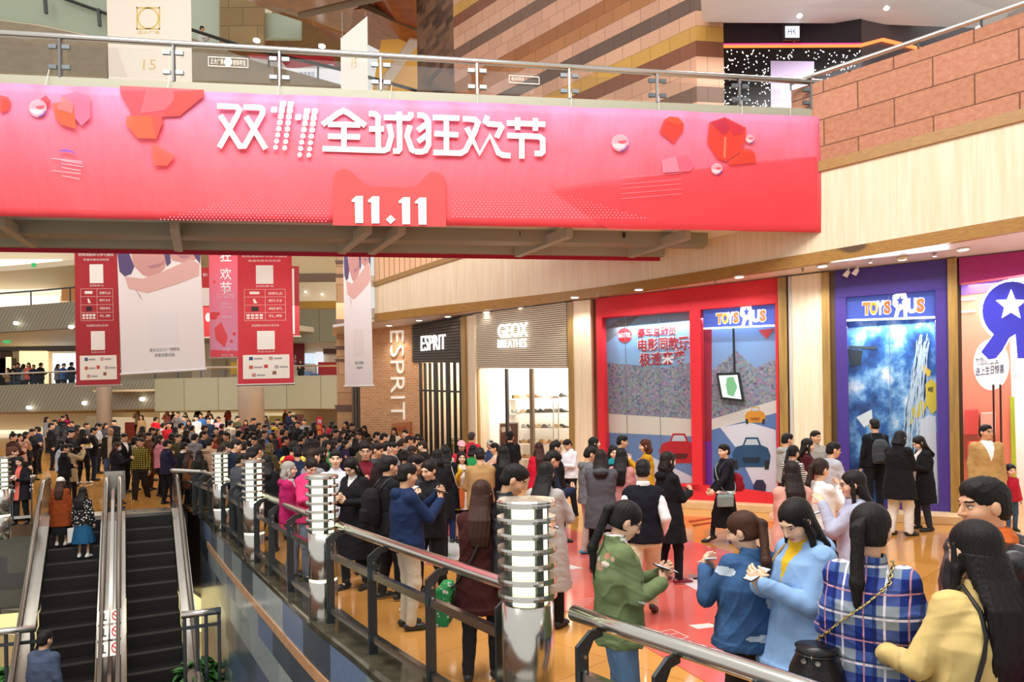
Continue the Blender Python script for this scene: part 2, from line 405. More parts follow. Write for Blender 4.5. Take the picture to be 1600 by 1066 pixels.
# store plane, soffit
ST_PX = [(548, 519), (645, 508), (719, 494), (739, 490), (885, 472), (931, 467), (1215, 434), (1300, 424), (1480, 405), (1600, 392), (1800, 370)]
SP = {x: G(x, y, SOF)[:2] for x, y in ST_PX}
def splane(a, b): return Plane(SP[a], SP[b])
PE0, PE, PC1, PG, PC2, PR, PC3, PB, PV = splane(548, 645), splane(645, 719), splane(719, 739), splane(739, 885), splane(885, 931), splane(931, 1215), splane(1215, 1300), splane(1300, 1480), splane(1480, 1800)
sf = MB(); tr = [G(x, y, SOF)[:2] for x, y in ((520, 512),)]+TB
stp = [G(500, 523, SOF)[:2]]+[SP[x] for x, _ in ST_PX]
N = 24
def along(pts, n):
    pts = [Vector(p) for p in pts]; L = [0]
    for k in range(len(pts)-1): L.append(L[-1]+(pts[k+1]-pts[k]).length)
    out = []
    for j in range(n+1):
        q = L[-1]*j/n; k = max(i for i in range(len(L)-1) if L[i] <= q+1e-9); t = (q-L[k])/(L[k+1]-L[k]); out.append(tuple(pts[k].lerp(pts[k+1], t)))
    return out
A_, B_ = along(tr, N), along(stp, N)
for k in range(N):
    sf.ext([(A_[k][0], A_[k][1], SOF+.01), (A_[k+1][0], A_[k+1][1], SOF+.01), (B_[k+1][0]+.35, B_[k+1][1]+.35, SOF+.01), (B_[k][0]+.35, B_[k][1]+.35, SOF+.01)], (0, 0, .08))
st(ob('ceiling_soffit', sf, M('#efe9ea', .45)))
# roof over the shops so daylight does not fall into them
rf = MB()
for k in range(N):
    rf.ext([(A_[k][0]+.4, A_[k][1]+.4, SOF+.25), (A_[k+1][0]+.4, A_[k+1][1]+.4, SOF+.25), (B_[k+1][0]+3.5, B_[k+1][1]+4.2, SOF+.25), (B_[k][0]+3.5, B_[k][1]+4.2, SOF+.25)], (0, 0, .3))
st(ob('ceiling_shops', rf, M('#d8d0c4', .6)))
def downlight(px, py, z, r, name, label, group, power=0, col=(1, .96, .9)):
    g = G(px, py, z)
    t = thing(name, label, 'ceiling light', (g[0], g[1], z), 0, group)
    ob('rim', MB().lathe([(r*1.25, 0), (r*1.25, -.02), (r, -.025), (r, 0)], (0, 0, 0), 16), WHITE, t, local=True)
    ob('diffuser', MB().lathe([(r*.98, -.002), (r*.9, -.012)], (0, 0, 0), 16), M('#fff6e6', .4, emit=9), t, local=True)
    if power:
        l = bpy.data.lights.new('downlight_lamp', 'SPOT'); l.energy = power; l.spot_size = 2.2; l.spot_blend = .8; l.color = col; l.shadow_soft_size = .08
        o = bpy.data.objects.new('downlight_lamp', l); COL.objects.link(o); o.location = (0, 0, -.05); o.parent = t
for px, py, pw in ((608, 508, 60), (655, 500, 30), (700, 494, 30), (760, 487, 22), (815, 481, 22), (898, 464, 70), (998, 452, 0), (1155, 432, 70), (1285, 415, 70), (1505, 389, 80)):
    downlight(px, py, SOF, .09, 'recessed_downlight', 'round recessed light in the white soffit over the shopfronts', 'soffit downlights', pw)
for px, py in ((1045, 447), (935, 461), (1118, 438), (1360, 406), (1460, 396), (1254, 420), (880, 470), (831, 477)):
    g = G(px, py, SOF)
    tag(ob('sprinkler_head', MB().lathe([(.035, 0), (.035, -.015), (.012, -.02), (.012, -.05), (.03, -.055), (.03, -.06)], (g[0], g[1], SOF), 10), M('#a9a294', .35, 1)),
        'small metal sprinkler head hanging from the white soffit', 'sprinkler', 'soffit sprinklers')
g = G(1410, 402, SOF)
tag(ob('smoke_detector', MB().lathe([(.1, 0), (.1, -.03), (.06, -.06), (.02, -.065)], (g[0], g[1], SOF), 16), M('#d8c79e', .5)), 'round beige smoke detector on the soffit over the purple shop window', 'smoke detector')
def spotlamp(px, py):
    g = G(px, py-6, SOF); t = thing('track_spotlight', 'small white swivel spotlight under the soffit at the purple window', 'spotlight', (g[0], g[1], SOF), 0, 'twin spotlights over the purple window')
    ob('arm', MB().tube([(0, 0, 0), (0, 0, -.09)], .012, 8), WHITE, t, local=True)
    ob('lamp_head', MB().tube([(0, 0, -.07), (-.05, .06, -.17)], [.04, .055], 12), WHITE, t, local=True)
spotlamp(1326, 424); spotlamp(1340, 421)

# ---- pillars and frames of the shopfronts
def pier(name, pl, q, mat, th=.5, off=0.): return st(ob(name, slab(pl, q, off, th), mat))
BASE = 0.0
def basey(pl, px, off=0):                                # pixel row where a plane meets the floor
    lo, hi = 600, 1300
    for _ in range(40):
        m_ = (lo+hi)/2
        if pl.hit(px, m_, off)[2] > 0: lo = m_
        else: hi = m_
    return lo
def down(pl, x0, x1, t0, t1, off=0., dx=None):           # pixel quad from a top line to the floor, sides plumb
    k = .015; b0, b1 = basey(pl, x0, off), basey(pl, x1, off)
    return [(x0, t0), (x1, t1), (x1+(b1-t1)*k, b1), (x0+(b0-t0)*k, b0)]
LBASE = 0
SANDB = brick('banded_sandstone', '#c79a6c', '#d8ad80', '#8a6544', 1.1, .62, .01, .6)
# stone pier with dark bands beside the brick wall
pl = Front(23.5)
pier('pillar_banded', pl, [(524, 380), (553, 380), (557, 760), (528, 760)], SANDB, 1.5)
mbd = MB()
for y0, y1 in ((407, 412), (428, 433), (499, 507), (541, 546), (561, 565), (633, 643)): slab(pl, [(523, y0), (553.5, y0), (555, y1), (524.5, y1)], .03, 1.5, mbd)
st(ob('trim_6', mbd, M('#6e5244', .5)))
# brick-faced shop front
BRK = brick('orange_brick', '#d8a270', '#c98d5a', '#dcbd98', .24, .075, .008, .8, var=.1)
pier('wall_brick', PE0, down(PE0, 561, 645, 516, 507), BRK, .3)
pier('wall_brick_side', PE0, down(PE0, 548, 562, 519, 516), M('#7a5a3c', .4), .3, -.4)
for x in (551, 555.5, 559.5):
    st(ob('trim_7', slab(PE0, down(PE0, x-.8, x+.8, 520, 520, -.05), -.05, .05), M('#2c221c', .4)))
# sign letters in helper: text on plane
tag(text(PE0, 'ESPRIT', [(630, 516), (632, 656), (611, 656), (609, 517)], .05, M('#f6efe2', .5, emit=.25), 'wall_lettering', bold=-.012, th=.05), 'tall white letters running down the orange brick wall', 'shop sign')
tag(ob('fire_hose_box', slab(PE0, [(612, 662), (641, 659), (641, 690), (612, 693)], .065, .06), M('#b5713f', .6)), 'square hydrant door set flush in the orange brick wall', 'cabinet')
hb = [o for o in bpy.data.objects if o.name == 'fire_hose_box'][0]
text(PE0, '消火栓', [(621, 667), (635, 666), (635, 673), (621, 674)], .07, M('#c2261f', .5), 'lettering', hb, 0, .005)
# slatted sign and black mullions
PE_T = quad(643, 719, 509, 494, 566.5, 567)
def slats(name, pl, q, n, mat, duty=.55, off=.06, th=.05, parent=None):
    mb = MB(); (x0, t0), (x1, t1), (x2, b1), (x3, b0) = q
    for k in range(n):
        a, b = k/n, (k+duty)/n
        slab(pl, [(x0+(x3-x0)*a, t0+(b0-t0)*a), (x1+(x2-x1)*a, t1+(b1-t1)*a), (x1+(x2-x1)*b, t1+(b1-t1)*b), (x0+(x3-x0)*b, t0+(b0-t0)*b)], off, th, mb)
    return ob(name, mb, mat, parent)
t = thing('slatted_shop_sign', 'dark slatted shopfront sign with white letters beside the orange brick wall', 'shop sign', PE.hit(681, 567))
ob('backing', slab(PE, PE_T, -.02, .1), M('#8d7a68', .6), t)
slats('slats', PE, PE_T, 15, M('#33261f', .4), .55, .05, .06, t)
text(PE, 'ESPRIT', [(657, 525), (695, 522), (695, 546), (657, 549)], .12, M('#ffffff', .4, emit=.6), 'lettering', t, 0.0, .04)
BLK = M('#1d1714', .35)
for x, wd in ((655.5, 2), (662.5, 1.5), (670, 1.5), (679, 4.5), (688, 1.5), (698, 4.5), (708.6, 2), (718, 2)):
    st(ob('window_1_mullion', slab(PE, down(PE, x-wd/2, x+wd/2, 567, 567), .02, .08), BLK))
st(ob('window_1_crossbar', slab(PE, quad(655, 719, 608.5, 611, 611.5, 614), .03, .08), BLK))
st(ob('window_1', slab(PE, down(PE, 655, 719, 567, 567), -.05, .02), GLASS))
pier('wall_brick_return', PE, down(PE, 645, 656, 567, 567, .0), BRK, .25)
def shop_room(name, pl, x0, x1, ytop, depth, wall, floorm, power, col=(1, .95, .86), wallcol='#fff3de'):
    a, b = np.array(pl.hit(x0, 600)[:2]), np.array(pl.hit(x1, 600)[:2]); n = -pl.n
    a2, b2 = a+n*depth, b+n*depth
    zt = 4.9
    mb = MB()
    for p, q in ((a2, b2), (a+n*.2, a2), (b2, b+n*.2)):
        L = float(np.linalg.norm(q-p)); nn = np.array([q[1]-p[1], -(q[0]-p[0])])
        mb.poly([(p[0], p[1], zt), (q[0], q[1], zt), (q[0], q[1], 0), (p[0], p[1], 0)], 0, [(0, zt), (L, zt), (L, 0), (0, 0)])
    mb.poly([(a[0], a[1], zt), (b[0], b[1], zt), (b2[0], b2[1], zt), (a2[0], a2[1], zt)])
    st(ob('wall_'+name, mb, M(wallcol, .6)))
    c = (a+b)/2+n*depth*.5
    if power: area(name+'_light', (c[0], c[1], zt-.1), float(np.linalg.norm(b-a))*.8, depth*.7, power, col, (0, 0, math.atan2(pl.d[1], pl.d[0])))
    return a, b, n
shop_room('fashion_shop', PE, 655, 719, 567, 2.6, None, None, 120, (1, .92, .8), '#f3e2c8')
# a few garments on a rail and shelving in the fashion shop
PEb = Plane(PE.at(0, 0, -2.3)[:2], PE.at(1, 0, -2.3)[:2]); PEm = Plane(PE.at(0, 0, -1.1)[:2], PE.at(1, 0, -1.1)[:2])
rng = random.Random(3)
t = thing('clothes_rack', 'black clothes rack behind the black mullioned shop window', 'clothes rack', PEm.at(.3, 0))
ob('frame', MB().tube([PEm.at(.15, 0), PEm.at(.15, 1.5), PEm.at(1.5, 1.5), PEm.at(1.5, 0)], .02, 6), BLK, t)
for k in range(7):
    p0 = PEm.at(.3+k*.17, 1.45); colr = ['#2e2b28', '#6b6b4a', '#c9b08a', '#3c3c46', '#a8b04a', '#d8d2c4', '#54433a'][k]
    tag(ob('hanging_coat', MB().ext([(p0[0]-.02, p0[1], 1.47), (p0[0]+.05, p0[1]+.14, 1.36), (p0[0]+.08, p0[1]+.16, .55), (p0[0]-.08, p0[1]-.16, .55), (p0[0]-.05, p0[1]-.14, 1.36)], (.1, -.03, 0)), M(colr, .9), bevel=.015),
        'coat hanging on the black rack inside the fashion shop', 'coat', 'coats on the shop rack')
for k in range(3):
    st(ob('trim_8', MB().beam(PEb.at(.1, 2.0+k*.8, .2), PEb.at(1.9, 2.0+k*.8, .2), .4, .05), M('#c08d58', .5)))
# pillars of cream stone with bronze edges
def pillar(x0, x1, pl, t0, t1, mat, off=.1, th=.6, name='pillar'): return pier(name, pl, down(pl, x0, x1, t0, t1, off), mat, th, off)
pillar(719, 726, PC1, 496, 495, GOLD, .12, .5); pillar(726, 741, PC1, 495, 492, TRAV, .05, .5)
# beige shop with shoes
t = thing('beige_slatted_shop_sign', 'beige slatted shopfront panel with two rows of glowing white letters', 'shop sign', PG.hit(812, 575))
GQ = [(740, 491), (885, 473), (887, 575), (742, 575.5)]
ob('backing', slab(PG, GQ, -.02, .1), M('#a8977c', .6), t)
slats('slats', PG, GQ, 30, M('#e2d6be', .5), .6, .03, .04, t)
text(PG, 'GEOX', [(777, 507), (824, 502.5), (824, 526), (777, 528)], .14, M('#ffffff', .4, emit=.7), 'lettering', t, .02, .05)
text(PG, 'BREATHES', [(777, 530.5), (822, 528.5), (822, 543), (777, 544)], .14, M('#ffffff', .4, emit=.7), 'lettering', t, .0, .04)
st(ob('window_2', slab(PG, down(PG, 744, 886, 576, 576), -.05, .02), GLASS))
for x, wd, mt in ((743.5, 5, GOLD), (790, 3, BLK), (829, 5, M('#7c6a4c', .3))):
    st(ob('window_2_mullion', slab(PG, down(PG, x-wd/2, x+wd/2, 576, 576), .02, .1), mt))
shop_room('shoe_shop', PG, 744, 886, 576, 2.4, None, None, 190, (1, .96, .9), '#fffaf0')
def shelf_unit(name, label, pl, xs, zs, off, group):
    return None
PGb = Plane(PG.at(0, 0, -2.0)[:2], PG.at(1, 0, -2.0)[:2])
x_a = float((np.array(PGb.hit(752, 640)[:2])-PGb.a)@PGb.d); x_b = float((np.array(PGb.hit(884, 640)[:2])-PGb.a)@PGb.d)
SHZ = [.9, 1.35, 1.8, 2.25, 2.7]
lab_sh = ['lowest white display shelf in the shoe shop', 'second white display shelf from the floor in the shoe shop', 'middle white display shelf in the shoe shop',
          'second white display shelf from the top in the shoe shop', 'topmost white display shelf in the shoe shop']
shoe_cols = ['#6a4a30', '#2a2624', '#b08a58', '#8e8a84', '#c9b18c', '#4a4038', '#a3703c']
def shoe_mesh():
    mb = MB(); n = 9
    for k, (y, wdt, h) in enumerate(((0, .03, .07), (.04, .038, .10), (.10, .036, .095), (.15, .038, .06), (.21, .043, .045), (.26, .035, .03), (.28, .015, .015))):
        for j in range(n):
            a = PI*j/(n-1); mb.v.append((math.cos(a)*wdt, y, math.sin(a)*h))
    for k in range(6):
        for j in range(n-1):
            a = k*n+j; mb.f.append((a, a+1, a+n+1, a+n)); mb.m.append(0)
        mb.f.append((k*n+n-1, k*n, k*n+n, k*n+2*n-1)); mb.m.append(0)
    mb.f.append(tuple(range(n))); mb.m.append(0)
    return mb
proto = None
for si, z in enumerate(SHZ):
    tag(ob('display_shelf', MB().beam(PGb.at(x_a, z, .18), PGb.at(x_b, z, .18), .36, .04), WHITE), lab_sh[si], 'shelf')
    nsh = 16
    for k in range(nsh):
        if rng.random() < .15: continue
        xx = x_a+(x_b-x_a)*(k+.5)/nsh+rng.uniform(-.04, .04); p = PGb.at(xx, z+.021, .2)
        if proto is None:
            proto = ob('shoe', shoe_mesh(), M(shoe_cols[0], .5), smooth=True); o = proto
        else:
            o = proto.copy(); COL.objects.link(o)
        o.location = p; o.scale = (1.2, 1.2, 1.25); o.rotation_euler = (0, 0, math.atan2(pl.d[1], pl.d[0])+rng.uniform(1.2, 2.4)+2.2)
        o.material_slots[0].link = 'OBJECT'; o.material_slots[0].material = M(rng.choice(shoe_cols), .5)
        tag(o, 'shoe displayed on a white shelf of the shoe shop', 'shoe', 'shoes on the white shelves')
PGm = Plane(PG.at(0, 0, -.7)[:2], PG.at(1, 0, -.7)[:2])
t = thing('shop_poster_stand', 'framed brown poster of shoes standing in the shoe shop window', 'poster', PGm.hit(795, 700))
ob('frame', slab(PGm, [(780, 661), (810, 660), (810, 701), (780, 702)], 0, .03), M('#dcd8d0', .4), t)
ob('print', slab(PGm, [(781.5, 663), (808.5, 662), (808.5, 699), (781.5, 700)], .01, .01), M('#6a4233', .5), t)
ob('printed_shoe', slab(PGm, [(783, 668), (797, 666), (799, 673), (784, 676)], .015, .004), M('#e9d8c4', .5), t)
for k, x in enumerate((864, 872)):
    st(ob('trim_9', slab(PGm, down(PGm, x-.6, x+.6, 630, 630), 0, .03), STEEL))
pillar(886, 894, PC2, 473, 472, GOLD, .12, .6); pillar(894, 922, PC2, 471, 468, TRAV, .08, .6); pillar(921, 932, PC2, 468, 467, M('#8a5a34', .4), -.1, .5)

# ---- red toy shop window
REDT = M('#d81e2c', .6, var=.12, vscale=30)
def frame_with_holes(pl, outer, holes, off, th):
    mb = MB()
    for q in outer: slab(pl, q, off, th, mb)
    return mb
base1215, base942 = basey(PR, 1217), basey(PR, 938)
t = thing('red_window_frame', 'glossy red window surround of the toy shop between two bronze pillars', 'window frame', PR.hit(1080, basey(PR, 1080)))
ob('surround', frame_with_holes(PR, [
    [(931, 467), (1215, 434), (1215.3, 474), (931.5, 497)], [(931.5, 496), (940, 496), (948, 770), (936, 785)], [(1077, 484), (1094, 483), (1098, 770), (1082, 765)],
    [(1211, 473), (1215, 472), (1219, 799), (1215, 797)], [(936, 752), (1082, 757), (1157, 765), (1217, 773), (1220, 801), (1082, 790), (936, 782)]], None, .06, .25), REDT, t)
PRd = Plane(PR.at(0, 0, -.25)[:2], PR.at(1, 0, -.25)[:2])
def printed(pl, name, pts, mat, off, parent): return ob(name, slab(pl, pts, off, .004), mat, parent)
def speckle():
    m, nt, b = nodes('printed_grandstand'); v = texco(nt, 'Object'); f = nt.nodes.new('ShaderNodeTexVoronoi'); f.inputs['Scale'].default_value = 22; nt.links.new(v, f.inputs['Vector'])
    hs = nt.nodes.new('ShaderNodeHueSaturation'); hs.inputs['Saturation'].default_value = .5; hs.inputs['Value'].default_value = .8; nt.links.new(f.outputs['Color'], hs.inputs['Color'])
    c = mix(nt, .5, hs.outputs[0], C('#3f5a8c'))
    nt.links.new(c, b.inputs['Base Color']); b.inputs['Roughness'].default_value = .5; return m
SPK = speckle()
def pr(parent, nm, pts, col, off, rough=.45, emit=0): return printed(PRd, nm, pts, M(col, rough, emit=emit) if isinstance(col, str) else col, off, parent)
def race_car(parent, cx, cy, s, body, dark, off):
    k = lambda pts: [(cx+x*s, cy+y*s) for x, y in pts]
    pr(parent, 'printed_car', k([(-1, -.1), (-.8, -.45), (-.45, -.55), (-.3, -.95), (.35, -.95), (.5, -.55), (.85, -.4), (1, 0), (.95, .45), (.6, .6), (-.65, .6), (-.95, .35)]), body, off+.005)
    pr(parent, 'printed_windscreen', k([(-.36, -.55), (-.24, -.85), (.28, -.85), (.4, -.55)]), '#cfe0ee', off+.01)
    pr(parent, 'printed_grille', k([(-.5, .1), (.5, .1), (.38, .38), (-.38, .38)]), dark, off+.01)
    pr(parent, 'printed_wheel', k([(-.95, .25), (-.72, .25), (-.68, .72), (-.9, .72)]), '#22242a', off+.01)
    pr(parent, 'printed_wheel', k([(.7, .25), (.95, .25), (.9, .72), (.68, .72)]), '#22242a', off+.01)
poster = thing('racing_poster', 'race track poster with red car and Chinese title in the wide toy shop window', 'poster', PRd.hit(1010, 765))
pr(poster, 'sheet', [(940, 496), (1078, 484), (1082, 768), (946, 760)], '#8fc0ee', 0)
pr(poster, 'printed_stand', [(940, 566), (985, 570), (1040, 575), (1079, 566), (1080, 655), (943, 646)], SPK, .006)
pr(poster, 'printed_stand', [(940, 520), (965, 500), (1000, 493), (975, 515), (942, 540)], '#7d8b99', .006)
pr(poster, 'printed_wall', [(943, 646), (1080, 655), (1080, 682), (944, 676)], '#e8e9dc', .007)
pr(poster, 'printed_track', [(944, 676), (1080, 682), (1082, 768), (946, 760)], '#6f94cc', .007)
pr(poster, 'printed_glow', [(985, 735), (1020, 715), (1081, 745), (1082, 768), (985, 763)], '#dbe7f5', .008)
race_car(poster, 1060, 706, 30, '#c8142a', '#5e0c18', .009)
DR = '#b0172b'
for body, q in (('赛车总动员', [(996, 513), (1056, 509), (1056, 524), (996, 528)]), ('电影同款玩', [(997, 530), (1076, 524), (1077, 547), (997, 550)]), ('极速来袭', [(999, 552), (1070, 547), (1070, 569), (999, 573)])):
    text(PRd, body, [(a-.8, b-.8) if i in (0, 3) else (a+.8, b-.8) for i, (a, b) in enumerate(q)], .011, M('#f4f4f4', .5), 'lettering_outline', poster, .045, .002)
    text(PRd, body, q, .014, M(DR, .5), 'lettering', poster, .018, .002)
pr(poster, 'printed_badge', disc(976, 524, 11, 11.5), '#d5232f', .012)
text(PRd, 'MATTEL', [(966, 521), (986, 519.5), (986, 527), (966, 528.5)], .016, M('#ffffff', .5), 'lettering', poster, .02, .002)
for x in (976, 1028):
    st(ob('trim_10', slab(PR, [(x, 493-(x-976)*.085), (x+.8, 493-(x-976)*.085), (x+6, 764), (x+5.2, 764)], -.02, .015), M('#6b7681', .3)))
st(ob('window_3', slab(PR, [(940, 496), (1077, 485), (1082, 768), (946, 760)], 0, .015), GLASS))
p2 = thing('racing_poster', 'race track poster with yellow and blue cars in the narrow toy shop window', 'poster', PRd.hit(1155, 775))
pr(p2, 'sheet', [(1090, 484), (1213, 473), (1216, 778), (1094, 762)], '#86b0e4', 0)
pr(p2, 'printed_stand', [(1112, 580), (1150, 548), (1180, 575), (1214, 560), (1214, 632), (1112, 655)], SPK, .006)
pr(p2, 'printed_wall', [(1112, 655), (1214, 625), (1214, 645), (1112, 672)], '#e4e6e2', .007)
pr(p2, 'printed_track', [(1112, 672), (1214, 645), (1216, 778), (1112, 764)], '#5f86c4', .007)
pr(p2, 'printed_glow', [(1125, 668), (1170, 660), (1212, 672), (1215, 778), (1185, 774), (1150, 700)], '#e6eefc', .008)
pr(p2, 'colour_panel', [(1094, 484), (1112, 515), (1112, 764), (1096, 762)], '#a3123c', .012)
pr(p2, 'colour_panel', [(1096, 690), (1112, 690), (1113, 764), (1097, 762)], '#7a2aa8', .014)  # purple reflection on the magenta side strip, put in as flat colour
race_car(p2, 1180, 651, 16, '#e8a024', '#b06a12', .009)
race_car(p2, 1174, 712, 30, '#1f5480', '#0f2a48', .012)
pr(p2, 'printed_tyre', [(1177, 758), (1182, 750), (1192, 750), (1197, 758), (1196, 774), (1178, 772)], '#2c2f52', .014)
pr(p2, 'printed_pennant', [(1185, 516), (1210, 513), (1198, 530)], '#e04848', .01)
st(ob('window_4', slab(PR, [(1094, 483), (1211, 473), (1216, 775), (1098, 762)], 0, .015), GLASS))
def toy_sign(name, label, pl, q, off):
    t = thing(name, label, 'shop sign', pl.hit((q[2][0]+q[3][0])/2, (q[2][1]+q[3][1])/2))
    ob('panel', slab(pl, q, off, .05), M('#4a62c4', .4, emit=.4), t)
    (x0, y0), (x1, y1), (x2, y2), (x3, y3) = q
    def uv(s, v): return ((x0*(1-s)+x1*s)*(1-v)+(x3*(1-s)+x2*s)*v, (y0*(1-s)+y1*s)*(1-v)+(y3*(1-s)+y2*s)*v)
    for ch, s0, s1, col in (('T', .18, .27, '#f08a2c'), ('O', .265, .345, '#f5b02c'), ('Y', .34, .42, '#f4f0e6'), ('S', .42, .50, '#f07a2c'), ('U', .69, .79, '#f4ead2'), ('S', .79, .88, '#ef7a3c')):
        text(pl, ch, [uv(s0-.008, .22), uv(s1+.008, .22), uv(s1+.008, .84), uv(s0-.008, .84)], off+.012, M('#ffffff', .4, emit=.8), 'lettering_outline', t, .07, .008)
        text(pl, ch, [uv(s0, .26), uv(s1, .26), uv(s1, .8), uv(s0, .8)], off+.02, M(col, .4, emit=.7), 'lettering', t, .05, .008)
    R = [(.52, .05), (.6, -.05), (.67, .0), (.685, .2), (.685, .95), (.645, .95), (.64, .62), (.6, .72), (.58, .95), (.535, .95), (.56, .6), (.52, .45)]
    ob('emblem', slab(pl, [uv(a, b) for a, b in R], off+.022, .01), M('#ffffff', .4, emit=.8), t)
    c = (.605, .3); star = [uv(c[0]+(.045 if k % 2 == 0 else .019)*math.sin(k*PI/5), c[1]-(.24 if k % 2 == 0 else .1)*math.cos(k*PI/5)) for k in range(10)]
    ob('emblem_star', slab(pl, star, off+.03, .006), M('#3d52c4', .4, emit=.3), t)
    ob('light_strip', slab(pl, [uv(0, .98), uv(1, .98), uv(1, 1.06), uv(0, 1.06)], off+.02, .03), M('#f4f8ff', .4, emit=2.), t)
toy_sign('toy_shop_sign', 'blue toy shop sign with coloured letters at the top of the red framed window', PR, [(1099, 485), (1210, 474), (1210, 508), (1099, 513)], -.06)
tv = thing('hanging_screen', 'black framed screen hanging on a pole in the red framed window', 'screen', PR.hit(1141, 625, -.12))
ob('pole', MB().tube([PR.hit(1146, 513, -.16), PR.hit(1148, 588, -.16)], .025, 8), BLK, tv)
ob('bezel', slab(PR, [(1119, 583), (1155, 582), (1163, 628), (1126, 624)], -.1, .07), M('#17181a', .3), tv)
ob('display', slab(PR, [(1123, 587), (1152, 586), (1158.5, 624), (1129, 620.5)], -.095, .01), M('#cfe4e0', .3, emit=.8), tv)
ob('displayed_picture', slab(PR, [(1136, 590), (1146, 589), (1152, 605), (1146, 620), (1137, 617), (1134, 602)], -.09, .004), M('#6fae7c', .3, emit=.5), tv)
area('toy_window_light', PR.hit(1070, 500, -.12), 3.6, .1, 35, (.9, .95, 1), (0, 0, math.atan2(PR.d[1], PR.d[0])))
area('window_wash', PR.at(float((np.array(PR.hit(1075, 600)[:2])-PR.a)@PR.d), 5.02, .62), 3.8, .12, 60, (.95, .97, 1), (-.42, 0, math.atan2(PR.d[1], PR.d[0])))
area('window_wash', PB.at(float((np.array(PB.hit(1390, 600)[:2])-PB.a)@PB.d), 5.02, .62), 2.0, .12, 36, (.9, .95, 1), (-.42, 0, math.atan2(PB.d[1], PB.d[0])))
# pillar between the toy windows
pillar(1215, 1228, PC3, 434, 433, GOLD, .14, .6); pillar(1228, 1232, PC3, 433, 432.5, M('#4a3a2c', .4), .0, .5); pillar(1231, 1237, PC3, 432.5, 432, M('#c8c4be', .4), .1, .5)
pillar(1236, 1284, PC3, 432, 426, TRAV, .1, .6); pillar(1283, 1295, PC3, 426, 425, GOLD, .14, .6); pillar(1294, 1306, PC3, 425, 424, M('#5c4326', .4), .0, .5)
# ---- purple toy shop window
PURP = M('#46308c', .45, var=.08, vscale=10)
t = thing('purple_window_frame', 'deep purple window surround of the toy shop under twin spotlights', 'window frame', PB.hit(1395, basey(PB, 1395)))
bB0, bB1 = basey(PB, 1308), basey(PB, 1486)
ob('surround', frame_with_holes(PB, [
    [(1304, 423.5), (1480, 405), (1480.5, 452), (1305, 466)], [(1304.5, 465), (1322, 464), (1329, 790), (1330, bB0+1), (1311, bB0)],
    [(1461, 453), (1480.5, 451), (1489, bB1), (1468, bB1)], [(1328, 783), (1467, 789), (1468, bB1), (1329, bB0+1)]], None, .04, .25), PURP, t)
PBd = Plane(PB.at(0, 0, -.25)[:2], PB.at(1, 0, -.25)[:2])
def prb(parent, nm, pts, col, off): return printed(PBd, nm, pts, M(col, .45) if isinstance(col, str) else col, off, parent)
def cloudy():
    m, nt, b = nodes('printed_blue_clouds'); f = noise(nt, texco(nt, 'Object', (1, 1, .8)), 1.6, 7, .62)
    nt.links.new(ramp(nt, f, [(.38, C('#123a78')), (.47, C('#2f70bc')), (.55, C('#86c0f0')), (.63, C('#f4fbff'))]), b.inputs['Base Color']); b.inputs['Roughness'].default_value = .5; return m
p3 = thing('blue_action_poster', 'blue and white poster with tangled silver cables and yellow shapes in the purple framed window', 'poster', PBd.hit(1395, 795))
prb(p3, 'sheet', [(1320, 464), (1463, 452), (1469, 798), (1326, 793)], cloudy(), 0)
rng = random.Random(11)
mb = MB()
for k in range(26):
    x0 = 1450-rng.random()*16; y0 = 520+rng.random()*30; x = 1405+rng.random()*36; pts = []
    for j in range(8):
        tt = j/7; pts.append((x0*(1-tt)**2+x*(1-(1-tt)**2)+math.sin(j*1.7+k)*3, y0+(785-y0)*tt))
    for j in range(7):
        (a, b), (c, d) = pts[j], pts[j+1]; slab(PBd, [(a, b), (a+1.1, b), (c+1.1, d), (c, d)], .008+.0004*k, .003, mb)
ob('printed_cables', mb, M('#c7e2f4', .4), p3)
mb = MB()
for k in range(16):
    x0 = 1452-rng.random()*16; y0 = 520+rng.random()*30; x = 1402+rng.random()*40; pts = []
    for j in range(8):
        tt = j/7; pts.append((x0*(1-tt)**2+x*(1-(1-tt)**2)+math.sin(j*1.9+k*2)*3, y0+(785-y0)*tt))
    for j in range(7):
        (a, b), (c, d) = pts[j], pts[j+1]; slab(PBd, [(a, b), (a+1.6, b), (c+1.6, d), (c, d)], .006, .003, mb)
ob('printed_cables', mb, M('#1f4a78', .4), p3)
for pts, col in (([(1433, 572), (1438, 567), (1455, 580), (1452, 590)], '#e8c93a'), ([(1446, 600), (1456, 592), (1464, 602), (1464, 640), (1456, 648), (1447, 630)], '#e4cf3c'), ([(1424, 640), (1440, 625), (1450, 632), (1440, 650), (1428, 655)], '#d6c02f'),
                 ([(1450, 606), (1458, 604), (1458, 614), (1450, 612)], '#6a6a5a'), ([(1418, 655), (1426, 652), (1428, 662), (1420, 664)], '#dcc235'), ([(1436, 655), (1462, 650), (1466, 790), (1440, 780)], '#dfe8ef')):
    prb(p3, 'printed_shape', pts, col, .012)
for pts, col in (([(1324, 545), (1348, 548), (1345, 570), (1328, 572)], '#24303c'), ([(1338, 652), (1362, 640), (1364, 660), (1350, 668)], '#e9f3f8'), ([(1326, 540), (1370, 542), (1370, 546), (1326, 544)], '#39434a')):
    prb(p3, 'printed_shape', pts, col, .01)
st(ob('window_5', slab(PB, [(1322, 464), (1461, 453), (1468, 790), (1328, 784)], 0, .015), GLASS))
st(ob('trim_11', slab(PB, [(1388, 459), (1389.2, 459), (1394.5, 788), (1393.3, 788)], -.01, .02), M('#7d8894', .3)))
toy_sign('toy_shop_sign', 'pale blue toy shop sign with coloured letters at the top of the purple framed window', PB, [(1323, 466), (1461, 454), (1461, 495), (1323, 500)], -.06)
